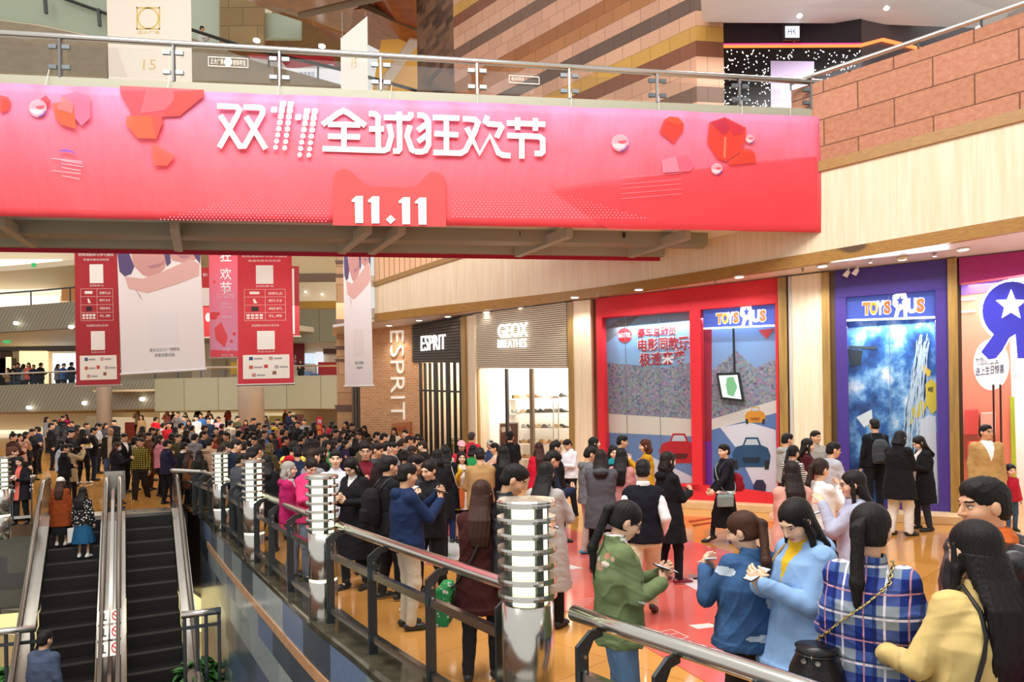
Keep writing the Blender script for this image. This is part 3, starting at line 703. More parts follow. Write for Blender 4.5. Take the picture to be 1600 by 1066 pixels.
area('purple_window_light', PB.hit(1392, 506, -.1), 2.2, .1, 40, (.85, .93, 1), (0, 0, math.atan2(PB.d[1], PB.d[0])))
pillar(1480, 1495, PB, 404, 402.5, GOLD, .14, .6)
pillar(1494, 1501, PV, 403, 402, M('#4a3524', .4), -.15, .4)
# step along the windows
for nm, pl_, xa, xb, o0 in (('trim_12', PB, 1295, 1500, .75), ('trim_13', PR, 931, 1216, .45)):
    pa, pb_ = np.array(pl_.hit(xa, 700)), np.array(pl_.hit(xb, 700)); n2 = pl_.n
    mb = MB().ext([(pa[0], pa[1], .16), (pb_[0], pb_[1], .16), (pb_[0]+n2[0]*o0, pb_[1]+n2[1]*o0, .16), (pa[0]+n2[0]*o0, pa[1]+n2[1]*o0, .16)][::-1], (0, 0, -.16))
    st(ob(nm, mb, M('#d9b98a', .35, var=.1), bevel=.01))
# ---- toy shop entrance
st(ob('wall_magenta_header', slab(PV, [(1498, 403), (1800, 371), (1800, 400), (1499, 443)], .05, .3), M('#a41a6e', .5, var=.12, vscale=25)))
shop_room('toy_shop', PV, 1500, 1790, 443, 3.2, None, None, 190, (1, .97, .95), '#fbf4f2')
PVb = Plane(PV.at(0, 0, -1.6)[:2], PV.at(1, 0, -1.6)[:2])
st(ob('wall_orange', slab(PVb, [(1498, 440), (1575, 430), (1586, 790), (1505, 800)], 0, .08), M('#f08a6e', .5)))
st(ob('trim_14', slab(PVb, [(1578, 620), (1585, 620), (1590, 790), (1582, 790)], .03, .05), M('#b7cf2e', .5)))
st(ob('trim_15', slab(PVb, [(1498, 436), (1575, 427), (1576, 452), (1498, 462)], .03, .05), M('#6a4ab0', .5)))
for k, (x, y, wd, h, c) in enumerate(((1507, 640, 22, 40, '#e2504a'), (1532, 645, 24, 36, '#f4b9a6'), (1512, 690, 20, 34, '#e8483f'), (1515, 715, 30, 14, '#f2c02c'))):
    tag(ob('toy_display', slab(PVb, [(x, y), (x+wd, y-1), (x+wd, y+h-1), (x, y+h)], .35, .3), M(c, .5), bevel=.02),
        ['red toy display box behind the glass door', 'pale pink toy display box behind the glass door', 'scarlet low toy display behind the glass door', 'yellow toy display counter behind the glass door'][k], 'display')
for y in (467, 486):
    st(ob('trim_16', slab(PVb, [(1500, y), (1524, y-2), (1525, y+1), (1500, y+3)], .05, .02), M('#fdeee8', .5, emit=.8)))
st(ob('door_1', slab(PV, down(PV, 1501, 1640, 441, 426), .0, .02), GLASS))
for x in (1552, 1563):
    h0, h1 = PV.hit(x, 601, .07), PV.hit(x+1.5, 692, .07)
    tag(ob('door_handle', MB().tube([h0, h1], .018, 8), M('#4c2a20', .3, .5)), 'tall dark bar handle on the glass shop door, '+('nearer the bronze pillar' if x == 1552 else 'farther from the bronze pillar'), 'door handle')
ov = thing('birthday_sign', 'white oval sign with handwritten Chinese words on the glass shop door', 'sign', PV.hit(1548, 608))
ob('board', slab(PV, disc(1549, 570, 28, 40, 32), .03, .02), M('#fbfbfb', .5, emit=.25), ov)
text(PV, '为您的宝宝', [(1524, 558), (1560, 554), (1560, 568), (1524, 572)], .04, M('#39406e', .5), 'lettering', ov, 0, .003)
text(PV, '送上生日惊喜', [(1524, 574), (1569, 569), (1569, 583), (1524, 588)], .04, M('#39406e', .5), 'lettering', ov, .01, .003)
sg = thing('letter_shaped_sign', 'big blue reversed letter sign with white star and white edge over the shop door', 'shop sign', PV.hit(1560, 558, .2))
def Rshape(gr):
    c = (1582, 486); r = 47+gr; pts = []
    for k in range(0, 19):
        a = math.radians(128+k*(232-0)/18); pts.append((c[0]+r*math.cos(a), c[1]+r*.98*math.sin(a)))
    pts += [(1640+gr, 500), (1640+gr, 560+gr), (1590-gr, 560+gr), (1587-gr, 522+gr), (1577, 528+gr), (1566+gr*.3, 548+gr), (1556, 560+gr), (1545, 562+gr*1.1), (1533-gr, 550+gr*.3)]
    return pts
ob('edge', slab(PV, Rshape(3.5), .2, .16), M('#ffffff', .4, emit=1.2), sg)
ob('face', slab(PV, Rshape(0), .23, .03), M('#3c3cc0', .35, emit=.25), sg)
ob('star', slab(PV, [(1580+(25 if k % 2 == 0 else 11)*math.sin(k*PI/5), 477-(25 if k % 2 == 0 else 11)*math.cos(k*PI/5)) for k in range(10)], .26, .03), M('#ffffff', .4, emit=1.5), sg)
tag(ob('push_plate', slab(PV, [(1581, 585), (1597, 584), (1597, 591), (1581, 592)], .02, .01), M('#eaf2fb', .5)), 'small pale notice stuck on the glass shop door', 'notice')
# ================================================================ FOOTBRIDGE AND ITS BANNERS
BR = Plane((-8.9, 11.85), (6.2, 13.7))
OLIVE = M('#a8a792', .45); OLIVED = M('#93927c', .5)
bz1, bz0 = 8.02, 5.72
def bpt(t, o, z): p = BR.a+BR.d*t+BR.n*o; return (p[0], p[1], z)
TL = float((np.array((6.2, 13.7))-BR.a)@BR.d)+.25; T0 = -9.0; WID = 2.5
fb = thing('footbridge', 'olive steel footbridge crossing the atrium behind the big pink and red banner', 'footbridge', bpt(0, 0, bz0), kind='structure')
mb = MB().ext([bpt(T0, -.05, bz1+.02), bpt(TL, -.05, bz1+.02), bpt(TL, -.05, bz0+.25), bpt(T0, -.05, bz0+.25)], -BR.n3()*.12)
ob('girder', mb, OLIVE, fb)
mb = MB().ext([bpt(T0, .02, bz1+.2), bpt(TL, .02, bz1+.2), bpt(TL, .02, bz1-.02), bpt(T0, .02, bz1-.02)], -BR.n3()*.3)
ob('edge_beam', mb, M('#aaa893', .45), fb)
mb = MB().ext([bpt(T0, -.1, bz1-.1), bpt(TL, -.1, bz1-.1), bpt(TL, -WID, bz1-.1), bpt(T0, -WID, bz1-.1)], (0, 0, -.3))
ob('deck', mb, M('#b9b7ae', .5), fb)
mb = MB().ext([bpt(T0, -WID+.1, bz1), bpt(TL-2.6, -WID+.1, bz1), bpt(TL-2.6, -WID+.1, bz0+.1), bpt(T0, -WID+.1, bz0+.1)], -BR.n3()*.12)
ob('girder', mb, OLIVE, fb)
mb = MB().ext([bpt(T0, -.12, bz0+.32), bpt(TL-.2, -.12, bz0+.32), bpt(TL-.2, -WID+.1, bz0+.32), bpt(T0, -WID+.1, bz0+.32)], (0, 0, .05))
ob('underside_panel', mb, M('#f2f0ea', .5), fb)
mb = MB(); mb.ext([bpt(T0, -1.2, bz0+.34), bpt(TL-2.05, -1.2, bz0+.34), bpt(TL-2.05, -1.2, bz0+.06), bpt(T0, -1.2, bz0+.06)], -BR.n3()*.35)
ob('underside_beam', mb, OLIVED, fb)
def on_z(px, py, z): return G(px, py, z)
for (x0, y0), (x1, y1) in (((0, 345), (52, 380)), ((272, 350), (279, 386)), ((575, 356), (533, 390)), ((628, 357), (580, 391)), ((890, 363), (808, 395)), ((1075, 366), (985, 396))):
    a, b = on_z(x0, y0, bz0+.12), on_z(x1, y1, bz0+.1)
    ob('brace', MB().beam(a, b, .16, .2), OLIVE, fb)
for px in (40, 247, 449, 637, 812, 975):
    g = on_z(px, 352+px*.012, bz0+.28); ob('sprinkler', MB().tube([g, (g[0], g[1], g[2]-.1)], .03, 6), BLK, fb)
# glass guard of the bridge: posts, clips, panes, handrail
gr = thing('footbridge_glass_railing', 'glass railing with steel handrail along the top of the footbridge', 'railing', bpt(0, 0, bz1+.2))
zr = 8.84
ob('handrail', MB().tube([BR.hit(-500, 22), BR.hit(0, 52), BR.hit(640, 90), BR.hit(1284, 129)], .055, 12), STEEL, gr, True)
ppx = [(-110, 50), (94, 57), (271, 67), (437, 78), (595, 88), (745, 98), (889, 106), (1026, 115), (1155, 124), (1266, 131)]
for k, (x, y) in enumerate(ppx):
    a = BR.hit(x, y); b = (a[0], a[1], bz1+.2)
    p = ob('post', MB().beam(b, a, .035, .07), M('#8d9297', .3, .8), gr)
    for zz in (.22, .72):
        z = b[2]+(a[2]-b[2])*zz
        for s in (-1, 1): ob('glass_clip', MB().box((a[0]+BR.d[0]*s*.11+BR.n[0]*.03, a[1]+BR.d[1]*s*.11+BR.n[1]*.03, z), (.13, .05, .07), math.atan2(BR.d[1], BR.d[0])), M('#7d8388', .3, .8), p)
    if k:
        x0, y0 = ppx[k-1]; q0 = BR.hit(x0, y0); q1 = a; f = .06
        c0 = np.array(q0)*(1-f)+np.array(q1)*f; c1 = np.array(q1)*(1-f)+np.array(q0)*f
        pane = ob('glass_pane', MB().ext([(c0[0], c0[1], c0[2]-.14), (c1[0], c1[1], c1[2]-.14), (c1[0], c1[1], bz1+.25), (c0[0], c0[1], bz1+.25)], -BR.n3()*.012), GLASS, gr)
pf = M('#e6e0cf', .5)
for x0, x1, y0, y1, w0 in ((325, 388, 88, 102, 1), (795, 843, 117, 128, 0)):
    fr = MB()
    for q in ([(x0, y0), (x1, y0+3), (x1, y0+4.2), (x0, y0+1.2)], [(x0, y1), (x1, y1+3), (x1, y1+4.2), (x0, y1+1.2)], [(x0, y0), (x0+1.2, y0), (x0+1.2, y1), (x0, y1)], [(x1-1.2, y0+3), (x1, y0+3), (x1, y1+4), (x1-1.2, y1+4)]): slab(BR, q, .03, .006, fr)
    ob('glass_sticker', fr, pf, gr)
    if w0: ob('glass_sticker', slab(BR, disc((x0+x1)/2, (y0+y1)/2+2, 6.5, 6.5, 20), .034, .004), pf, gr)
    text(BR, '正大广场' if w0 else '商场导览', [(x0+4, y0+3), (x0+24, y0+4), (x0+24, y1-1), (x0+4, y1-2)], .04, pf, 'lettering', gr, 0, .003)
    if w0: text(BR, '商场导览', [(x1-24, y0+5), (x1-4, y0+6), (x1-4, y1+1), (x1-24, y1)], .04, pf, 'lettering', gr, 0, .003)
# ---- the big banner
def banner_print():
    m, nt, b = nodes('pink_red_banner_print'); tc = nt.nodes.new('ShaderNodeTexCoord'); sx = nt.nodes.new('ShaderNodeSeparateXYZ'); nt.links.new(tc.outputs['UV'], sx.inputs[0])
    g = ramp(nt, sx.outputs[1], [(0, C('#f0454c')), (.3, C('#f2545e')), (.62, C('#f26a80')), (1, C('#f08cb6'))])
    f = noise(nt, texco(nt, 'UV', (3, 1.2, 1), (0, 0, .35)), 2.2, 2, .4)
    nt.links.new(mix(nt, ramp(nt, f, [(.45, (0, 0, 0, 1)), (.75, (.45, .45, .45, 1))]), g, C('#f0505a')), b.inputs['Base Color'])
    b.inputs['Roughness'].default_value = .55
    bump(nt, b, noise(nt, texco(nt, 'UV', (9, 1.6, 1), (0, 0, .25)), 2.5, 3, .5), .25, .06); return m
bn = thing('festival_banner', 'huge pink and red festival banner hanging along the near side of the footbridge', 'banner', bpt(8, .1, bz0))
mb = MB(); NX, NZ = 90, 14; ul = float((np.array(BR.hit(1283, 185)[:2])-BR.a)@BR.d)
rng = random.Random(5)
def wave(t, v): return .12+.012*math.sin(t*2.1+v*2)+.010*math.sin(t*5.3+v*4+1)+.02*(1-abs(2*v-1))*math.sin(t*.9+2)
def bz_top(t): return bz1-.0+.03*math.sin(t*1.3)*0
for i in range(NX+1):
    t = T0+(ul-T0)*i/NX
    for j in range(NZ+1):
        v = j/NZ; mb.v.append(bpt(t, wave(t, v), bz0+(bz1-bz0)*v))
uvg = lambda i, j: ((T0+(ul-T0)*i/NX)/4, j/NZ)
for i in range(NX):
    for j in range(NZ):
        a = i*(NZ+1)+j; mb.f.append((a, a+NZ+1, a+NZ+2, a+1)); mb.m.append(0); mb.uv[len(mb.f)-1] = [uvg(i, j), uvg(i+1, j), uvg(i+1, j+1), uvg(i, j+1)]
cloth = ob('cloth', mb, banner_print(), bn, True)
sol = cloth.modifiers.new('cloth_thickness', 'SOLIDIFY'); sol.thickness = .006
BO = .185                                                 # prints sit just in front of the cloth
WT = M('#f2f0f0', .5)
def strokes(pl, paths, wpx, off, mb):
    for n_, path in enumerate(paths):
        L, R_ = [], []; k = len(path)
        for i, (x, y) in enumerate(path):
            def nrm(a, b): dx, dy = b[0]-a[0], b[1]-a[1]; q = math.hypot(dx, dy); return (-dy/q, dx/q)
            if i == 0: n1 = n2 = nrm(path[0], path[1])
            elif i == k-1: n1 = n2 = nrm(path[-2], path[-1])
            else: n1, n2 = nrm(path[i-1], path[i]), nrm(path[i], path[i+1])
            mx, my = n1[0]+n2[0], n1[1]+n2[1]; q = (mx*mx+my*my)/2 or 1; sc = wpx/2*min(2.0, 2/q)/1
            mx, my = mx/2*sc*1, my/2*sc*1
            L.append((x+mx, y+my)); R_.append((x-mx, y-my))
        for i in range(k-1): slab(pl, [R_[i], R_[i+1], L[i+1], L[i]][::1], off+.0003*n_, .004, mb)
def c1(p): return [[(x/5.926+330, y/5.926+150) for x, y in s] for s in p]
def c2(p): return [[(x/5.926+590, y/5.926+150) for x, y in s] for s in p]
glyphs = []
glyphs.append(c1([[(55, 92), (235, 100), (262, 128), (240, 180), (75, 475)], [(85, 178), (265, 465), (310, 462), (475, 165), (475, 125), (455, 108), (300, 103)], [(325, 190), (505, 490)]]))
glyphs.append(c1([[(1030, 265), (1175, 160), (1225, 135), (1275, 162), (1428, 275)], [(1080, 262), (1380, 268)], [(1080, 372), (1378, 380)], [(1030, 487), (1430, 500)], [(1229, 270), (1229, 490)]]))
glyphs.append([*c1([[(1460, 165), (1515, 166), (1545, 195), (1548, 500)], [(1462, 305), (1600, 306)]]), *c2([[(-125, 500), (60, 505), (95, 490), (128, 370), (105, 262)], [(58, 198), (290, 205), (308, 185), (308, 148)], [(200, 145), (205, 490), (190, 510), (142, 510)], [(300, 272), (272, 370), (315, 495), (345, 515)]]), ])
glyphs.append(c2([[(345, 515), (400, 518), (445, 505), (472, 450), (472, 240), (445, 195), (410, 178), (368, 177)], [(470, 245), (372, 320)], [(470, 350), (374, 422)], [(510, 198), (758, 206)], [(525, 348), (748, 360)], [(515, 522), (770, 530), (820, 500)], [(636, 200), (638, 525)]]))
glyphs.append(c2([[(790, 210), (900, 217), (928, 245), (905, 320), (815, 505), (770, 530)], [(825, 292), (945, 535), (1040, 365), (1118, 525), (1160, 548), (1232, 553)], [(1018, 185), (1000, 235), (1030, 258), (1130, 266), (1148, 290), (1102, 385)]]))
glyphs.append(c2([[(1197, 250), (1553, 262)], [(1296, 198), (1296, 315)], [(1461, 204), (1461, 322)], [(1200, 366), (1500, 376), (1528, 400), (1530, 515), (1510, 533), (1452, 532)], [(1335, 370), (1335, 580)]]))
for g_ in glyphs:
    mb = MB(); strokes(BR, g_, 8.6, BO, mb); ob('lettering', mb, WT, bn)
dots = MB()
for x, y, r in [(665, 73, 0), (737, 76, 0), (582, 127, 0), (654, 131, 0), (729, 133, 0), (645, 188, .25), (720, 191, .25), (636, 245, .45), (713, 249, .45), (626, 303, .65), (706, 306, .65), (616, 360, .8), (697, 364, .8), (606, 418, .9), (690, 422, .9), (596, 475, 1), (681, 479, 1),
                (887, 141, 0), (959, 143, 0), (806, 195, 0), (877, 198, 0), (950, 201, .1), (868, 254, .3), (942, 258, .3), (859, 312, .5), (935, 315, .5), (849, 370, .7), (927, 373, .7), (838, 428, .85), (920, 432, .85), (829, 486, .95), (912, 490, .95), (820, 543, 1), (904, 546, 1)]:
    cx, cyy = x/5.926+330, y/5.926+150; a = 4.6-.9*r; pts = []
    for k in range(20):
        an = 2*PI*k/20; q = 1/max(abs(math.cos(an)), abs(math.sin(an))); q = q*(1-r)+r
        q = min(q, 1.25); pts.append((cx+a*q*math.cos(an)-.35*math.sin(an), cyy+a*q*math.sin(an)))
    slab(BR, pts, BO, .004, dots)
ob('lettering', dots, WT, bn)
# 11.11 on its rounded red panel
sc3 = lambda P_: [(x/5.333+500, y/5.333+250) for x, y in P_]
ob('colour_panel', slab(BR, sc3([(107, 545), (110, 140), (140, 92), (195, 72), (250, 85), (330, 160), (390, 210), (440, 222), (760, 230), (810, 215), (870, 145), (925, 98), (970, 98), (1020, 125), (1045, 170), (1052, 556)]), BO-.02, .004), M('#f24c4c', .55, alpha=.85), bn)
for x, y in ((262, 300), (398, 303), (654, 310), (790, 313)):
    one = [(0, 35), (40, 0), (96, 0), (98, 226), (32, 226), (28, 50), (5, 50)]
    ob('lettering', slab(BR, sc3([(x+a, y+b) for a, b in one]), BO+.002, .004), M('#f2efee', .5), bn)
ob('lettering', slab(BR, sc3([(588, 458), (630, 496), (588, 535), (548, 496)]), BO+.002, .004), M('#f2efee', .5), bn)
# printed gems, bubbles and lines
def bp(pts, col, o=0, nm='printed_gem', a=1.): ob(nm, slab(BR, pts, BO-.012+o, .003), M(col, .5, alpha=a if a < 1 else .58), bn)
k4 = lambda P_: [(x/4.706, y/4.706+120) for x, y in P_]; k5 = lambda P_: [(x/4.444+930, y/4.444+160) for x, y in P_]
bp(k4([(880, 65), (1500, 95), (1500, 140), (1320, 290), (960, 300), (955, 240), (885, 130)]), '#f6505a'); bp(k4([(1290, 110), (1500, 95), (1500, 140), (1320, 290), (1200, 280), (1270, 200)]), '#fa4a40', .002); bp(k4([(1080, 75), (1270, 100), (1280, 170), (1210, 245), (1030, 270)]), '#f76e78', .003)
bp(k4([(930, 290), (1190, 285), (1195, 340), (1150, 455), (1010, 450), (925, 350)]), '#f6673a', .004); bp(k4([(1110, 287), (1190, 285), (1195, 340), (1145, 450)]), '#f4504a', .006)
bp(k4([(1110, 480), (1250, 560), (1290, 580), (1230, 655), (1130, 650)]), '#f7604a'); bp(k4([(450, 140), (560, 110), (660, 150), (665, 300), (600, 360), (520, 270)]), '#f37a9c')
bp(k4([(385, 195), (450, 185), (540, 200), (560, 385), (450, 350), (405, 300)]), '#f7683e', .003); bp(k4([(455, 140), (540, 195), (530, 270), (420, 235)]), '#f88a8c', .005)
bp(k4([(290, 170), (335, 135), (375, 180), (360, 215), (320, 210)]), '#f2404a', .004); bp(k4([(0, 135), (60, 150), (80, 190), (60, 250), (0, 265)]), '#f5503a')
def bubble(cx, cyy, r, o=0):
    bp(disc(cx, cyy, r), '#f3b8c6', o, 'printed_bubble'); bp(disc(cx-r*.1, cyy+r*.1, r*.75, r*.6, 16, .2, 3.4), '#fbf3f6', o+.002, 'printed_bubble'); bp(disc(cx+r*.25, cyy-r*.3, r*.5, r*.4, 16, 0, PI), '#f4606e', o+.003, 'printed_bubble')
    bp([(cx+r*math.cos(a)*q, cyy+r*math.sin(a)*q) for q, al in ((1, 0), (.86, 1)) for a in ([.3+k*.17 for k in range(8)] if al == 0 else [.3+k*.17 for k in range(7, -1, -1)])], '#6a50c8', o+.004, 'printed_bubble')
bubble(59, 169, 14, .005); bubble(969, 223, 13.5); bubble(1172, 217, 7, .006)
for y, x0, x1 in ((248, 80, 128), (251, 96, 128), (256, 96, 130), (262, 96, 126), (267, 82, 126), (275, 96, 124)):
    bp([(x0, y-1), (x1, y+4), (x1, y+5), (x0, y-.2)], '#f6dfe8', .002, 'printed_line')
bp([(90, 236), (100, 233), (112, 235), (120, 241), (110, 238)], '#6f5cd0', .003, 'printed_line')
bp(k5([(520, 97), (580, 105), (615, 145), (610, 200), (545, 285), (445, 205), (480, 120)]), '#f0432e'); bp(k5([(480, 120), (520, 97), (580, 105), (615, 145), (570, 160)]), '#f8603a', .003)
bp(k5([(790, 140), (900, 103), (1050, 175), (1040, 280), (1000, 350), (905, 410), (850, 390), (778, 280)]), '#f5452f', .001); bp(k5([(800, 140), (900, 103), (935, 190), (895, 230)]), '#d93450', .004); bp(k5([(895, 100), (1045, 185), (1020, 215), (960, 230)]), '#e6364a', .005); bp(k5([(895, 240), (912, 240), (905, 390), (890, 380)]), '#ff8a64', .006)
bp(k5([(1015, 318), (1080, 325), (1110, 350), (1118, 420), (930, 435), (920, 410), (1000, 360)]), '#f0472c'); bp(k5([(462, 400), (640, 358), (690, 440), (660, 480), (470, 490)]), '#f36f8a'); bp(k5([(462, 400), (560, 375), (585, 480), (470, 490)]), '#f59cb4', .002)
bubble(1120, 264, 9)
for y in (500, 545, 575, 610, 645):
    bp(k5([(180+ (y-500)*.0, y+22), (600, y-12), (600, y-8), (180, y+27)]), '#f78a96', .002, 'printed_line')
bp(k5([(-300, 600), (0, 556), (700, 465), (1130, 410), (1540, 372), (1565, 890), (100, 885)]), '#f0404a', -.012, 'printed_field', .22)
hm = MB()
for r in range(16):
    for c in range(70):
        x = 690+c*6+(r % 2)*3; y = 338+(x-690)*.008-r*4+(x-690)*.0; s = 1.15*(1-r/17)
        if 705 < x < 1010-r*14 and s > .1: slab(BR, [(x-s, y), (x, y-s), (x+s, y), (x, y+s)], BO-.008, .002, hm)
        x2 = 515-c*6-(r % 2)*3; y2 = 346-r*4-(515-x2)*.012
        if 515 > x2 > 250+r*14 and s > .1: slab(BR, [(x2-s, y2), (x2, y2-s), (x2+s, y2), (x2, y2+s)], BO-.008, .002, hm)
ob('printed_halftone', hm, M('#f7a2b8', .5), bn)
for px in (77, 265, 436, 610, 745, 890, 1026, 1155, 1230):
    a, b = BR.hit(px, yh(px)-500, .1), None
    ob('tie_cord', MB().tube([bpt(float((np.array(BR.hit(px, 150)[:2])-BR.a)@BR.d), .12, bz1-.02), bpt(float((np.array(BR.hit(px, 150)[:2])-BR.a)@BR.d)+.03, .05, bz1+.3)], .006, 5), M('#e9e4da', .6), bn)
# far banner, seen edge-down under the bridge
BF = Plane(bpt(0, -WID-.05, 0)[:2], bpt(1, -WID-.05, 0)[:2])
fbn = thing('crimson_banner', 'dark crimson banner hanging on the far side of the footbridge, lower edge showing', 'banner', bpt(5, -WID-.05, bz0))
cx0 = float((np.array(BF.hit(1061, 395)[:2])-BF.a)@BF.d)
ob('cloth', MB().ext([BF.at(T0, bz1-.2), BF.at(cx0, bz1-.2), BF.at(cx0, bz0+.02), BF.at(T0, bz0+.02)], -BR.n3()*.02), M('#c00d34', .6), fbn)

# ================================================================ HANGING BANNERS
def hang(name, label, D, q, mats, print_fn=None, ang=0.0, rod='#b9b4ab'):
    cxp = (q[0][0]+q[1][0])/2; c = P(cxp, 500, D); ca, sa = math.cos(ang), math.sin(ang)
    pl = Plane((c[0]-ca, c[1]-sa), (c[0]+ca, c[1]+sa))
    t = thing(name, label, 'banner', pl.hit((q[2][0]+q[3][0])/2, (q[2][1]+q[3][1])/2))
    ob('cloth', slab(pl, q, 0, .012), mats, t)
    ob('bottom_rod', MB().tube([pl.hit(q[3][0]-2, q[3][1]), pl.hit(q[2][0]+2, q[2][1])], .03, 8), M(rod, .4, .6), t)
    for k in ((0, 1) if q[0][1] < 100 else ()): a = pl.hit(q[k][0]+(3 if k == 0 else -3), q[k][1]); ob('hanging_wire', MB().tube([a, (a[0], a[1], 13.5)], .008, 5), STEEL, t)
    if print_fn: print_fn(pl, t)
    return t, pl
def pq(pl, t, pts, col, o=.006, nm='printed_block', rough=.6): return ob(nm, slab(pl, pts, o, .003), M(col, rough), t)
def bil(q):
    (x0, y0), (x1, y1), (x2, y2), (x3, y3) = q
    return lambda s, v: ((x0*(1-s)+x1*s)*(1-v)+(x3*(1-s)+x2*s)*v, (y0*(1-s)+y1*s)*(1-v)+(y3*(1-s)+y2*s)*v)
def rq(f, s0, s1, v0, v1): return [f(s0, v0), f(s1, v0), f(s1, v1), f(s0, v1)]
def offer_banner(q):
    f = bil(q)
    def fn(pl, t):
        cr = '#f4ece2'
        text(pl, '购物满额即可参与抽奖', rq(f, .08, .92, .015, .04), .006, M(cr, .5), 'lettering', t, 0, .002)
        text(pl, '数量有限先到先得', rq(f, .2, .8, .058, .073), .006, M(cr, .5), 'lettering', t, 0, .002)
        pq(pl, t, rq(f, .34, .66, .1, .24), '#f5efe6', nm='blank_square')
        text(pl, '扫码参与', rq(f, .34, .66, .25, .265), .006, M(cr, .5), 'lettering', t, 0, .002)
        g = MB()
        for v in (.28, .337, .398, .455, .515): slab(pl, rq(f, .12, .88, v, v+.003), .006, .002, g)
        for s in (.12, .5, .872): slab(pl, rq(f, s, s+.008, .28, .518), .0065, .002, g)
        ob('printed_table', g, M('#eab9ae', .6), t)
        for v, wds in ((.3, '满赠礼品'), (.355, '积分'), (.415, '相机'), (.47, '礼券')):
            text(pl, wds, rq(f, .56, .82, v+.002, v+.022), .006, M(cr, .5), 'lettering', t, 0, .002)
        pq(pl, t, rq(f, .22, .40, .298, .318), cr); pq(pl, t, [f(.28, .355), f(.31, .352), f(.36, .385), f(.3, .387)], cr); pq(pl, t, rq(f, .25, .38, .412, .445), '#2c1c22')
        for s in (.16, .24, .32, .4): pq(pl, t, rq(f, s, s+.06, .468, .484), cr); pq(pl, t, rq(f, s, s+.06, .49, .505), '#f0d8d0')
        text(pl, '活动细则以店内公告为准', rq(f, .25, .75, .545, .562), .006, M(cr, .5), 'lettering', t, 0, .002)
        pq(pl, t, rq(f, .35, .67, .595, .735), '#f5efe6', nm='blank_square')
        text(pl, '关注公众号', rq(f, .35, .67, .745, .757), .006, M(cr, .5), 'lettering', t, 0, .002)
        pq(pl, t, rq(f, .09, .93, .775, .955), '#f7f1e4', nm='white_panel')
        for s, v, c in ((.2, .79, '#3d4a7c'), (.56, .79, '#c8a0a0'), (.2, .855, '#c9553f'), (.47, .85, '#cf3f3a'), (.66, .855, '#b9aab0'), (.25, .915, '#d08a80'), (.62, .9, '#8a5a3c')):
            pq(pl, t, rq(f, s, s+.07, v, v+.025), c, .01, 'printed_emblem')
            if s not in (.47, .62): pq(pl, t, rq(f, s+.09, s+.24, v+.008, v+.02), '#a8a4a6', .01, 'printed_line')
    return fn
RED1 = streaks('banner_dark_red', '#a81f28', '#b42a30', (2, 2, .4), 1, .6); RED2 = streaks('banner_bright_red', '#cc2631', '#d93842', (2, 2, .4), 1, .6)
q1 = [(116, 372), (183, 372), (188, 602), (119, 604)]
hang('hanging_offer_banner', 'dark red hanging banner with offer table beside the large white portrait banner', 19.5, q1, RED1, offer_banner([(117, 392), (183, 392), (188, 602), (119, 604)]))
q2 = [(371, 372), (455, 372), (459, 600), (372, 602)]
hang('hanging_offer_banner', 'bright red hanging banner with offer table in front of the thick grey column', 17, q2, RED2, offer_banner([(371, 394), (455, 394), (459, 600), (372, 602)]))
SK = '#e0b2a8'; SK2 = '#d29a92'; HRC = '#5c4c74'
def portrait(q, face_side=1):
    f = bil(q)
    def fn(pl, t):
        pq(pl, t, [f(.0, .0), f(.14, .0), f(.2, .12), f(.16, .18), f(.08, .2), f(.02, .16)], HRC, .006, 'printed_hair')
        pq(pl, t, [f(.16, .0), f(.55, .0), f(.6, .06), f(.56, .14), f(.42, .22), f(.3, .19), f(.2, .12)], SK2, .007, 'printed_face')
        pq(pl, t, [f(.36, .115), f(.48, .1), f(.57, .075), f(.5, .12), f(.4, .135)], '#b57f8c', .012, 'printed_smile')
        pq(pl, t, [f(.6, .0), f(.97, .0), f(.96, .06), f(.78, .09), f(.66, .07)], SK2, .007, 'printed_face')
        pq(pl, t, [f(.72, .02), f(.88, .03), f(.84, .05), f(.76, .05)], '#b57f8c', .012, 'printed_smile')
        pq(pl, t, [f(.9, .0), f(1, .0), f(.99, .1), f(.94, .05)], HRC, .01, 'printed_hair'); pq(pl, t, [f(.56, .0), f(.63, .0), f(.64, .09), f(.59, .12)], HRC, .01, 'printed_hair')
        pq(pl, t, [f(.08, .2), f(.3, .22), f(.55, .16), f(.88, .06), f(.98, .1), f(.97, .2), f(.7, .27), f(.35, .34), f(.12, .3)], SK, .0095, 'printed_arm')
        pq(pl, t, [f(.2, .3), f(.26, .36), f(.28, .4), f(.24, .36)], '#c0aeb6', .012, 'printed_shadow_line')
    return fn
def ad(q, qr, txt, col):
    f = bil(q)
    def fn(pl, t):
        portrait(q)(pl, t)
        pq(pl, t, rq(f, *qr), '#efe9e6', .006, 'blank_square')
        text(pl, txt[0], rq(f, *txt[2]), .008, M('#8d8a90', .6), 'lettering', t, 0, .002); text(pl, txt[1], rq(f, *txt[3]), .008, M('#8d8a90', .6), 'lettering', t, 0, .002)
    return fn
q3 = [(182, 372), (312, 372), (321, 577), (190, 585)]
qq = [(183, 394), (313, 394), (321, 577), (190, 585)]
hang('hanging_portrait_banner', 'wide white hanging banner with pale printed portrait and grey Chinese lines', 18, q3, M('#f3ebe6', .6), ad(qq, (.33, .69, .52, .76), ('请关注正大广场微信', '观看完整动画', (.34, .7, .8, .83), (.40, .64, .845, .875)), 0), rod='#ffffff')
q4 = [(536, 374), (578, 374), (583, 603), (539, 604)]
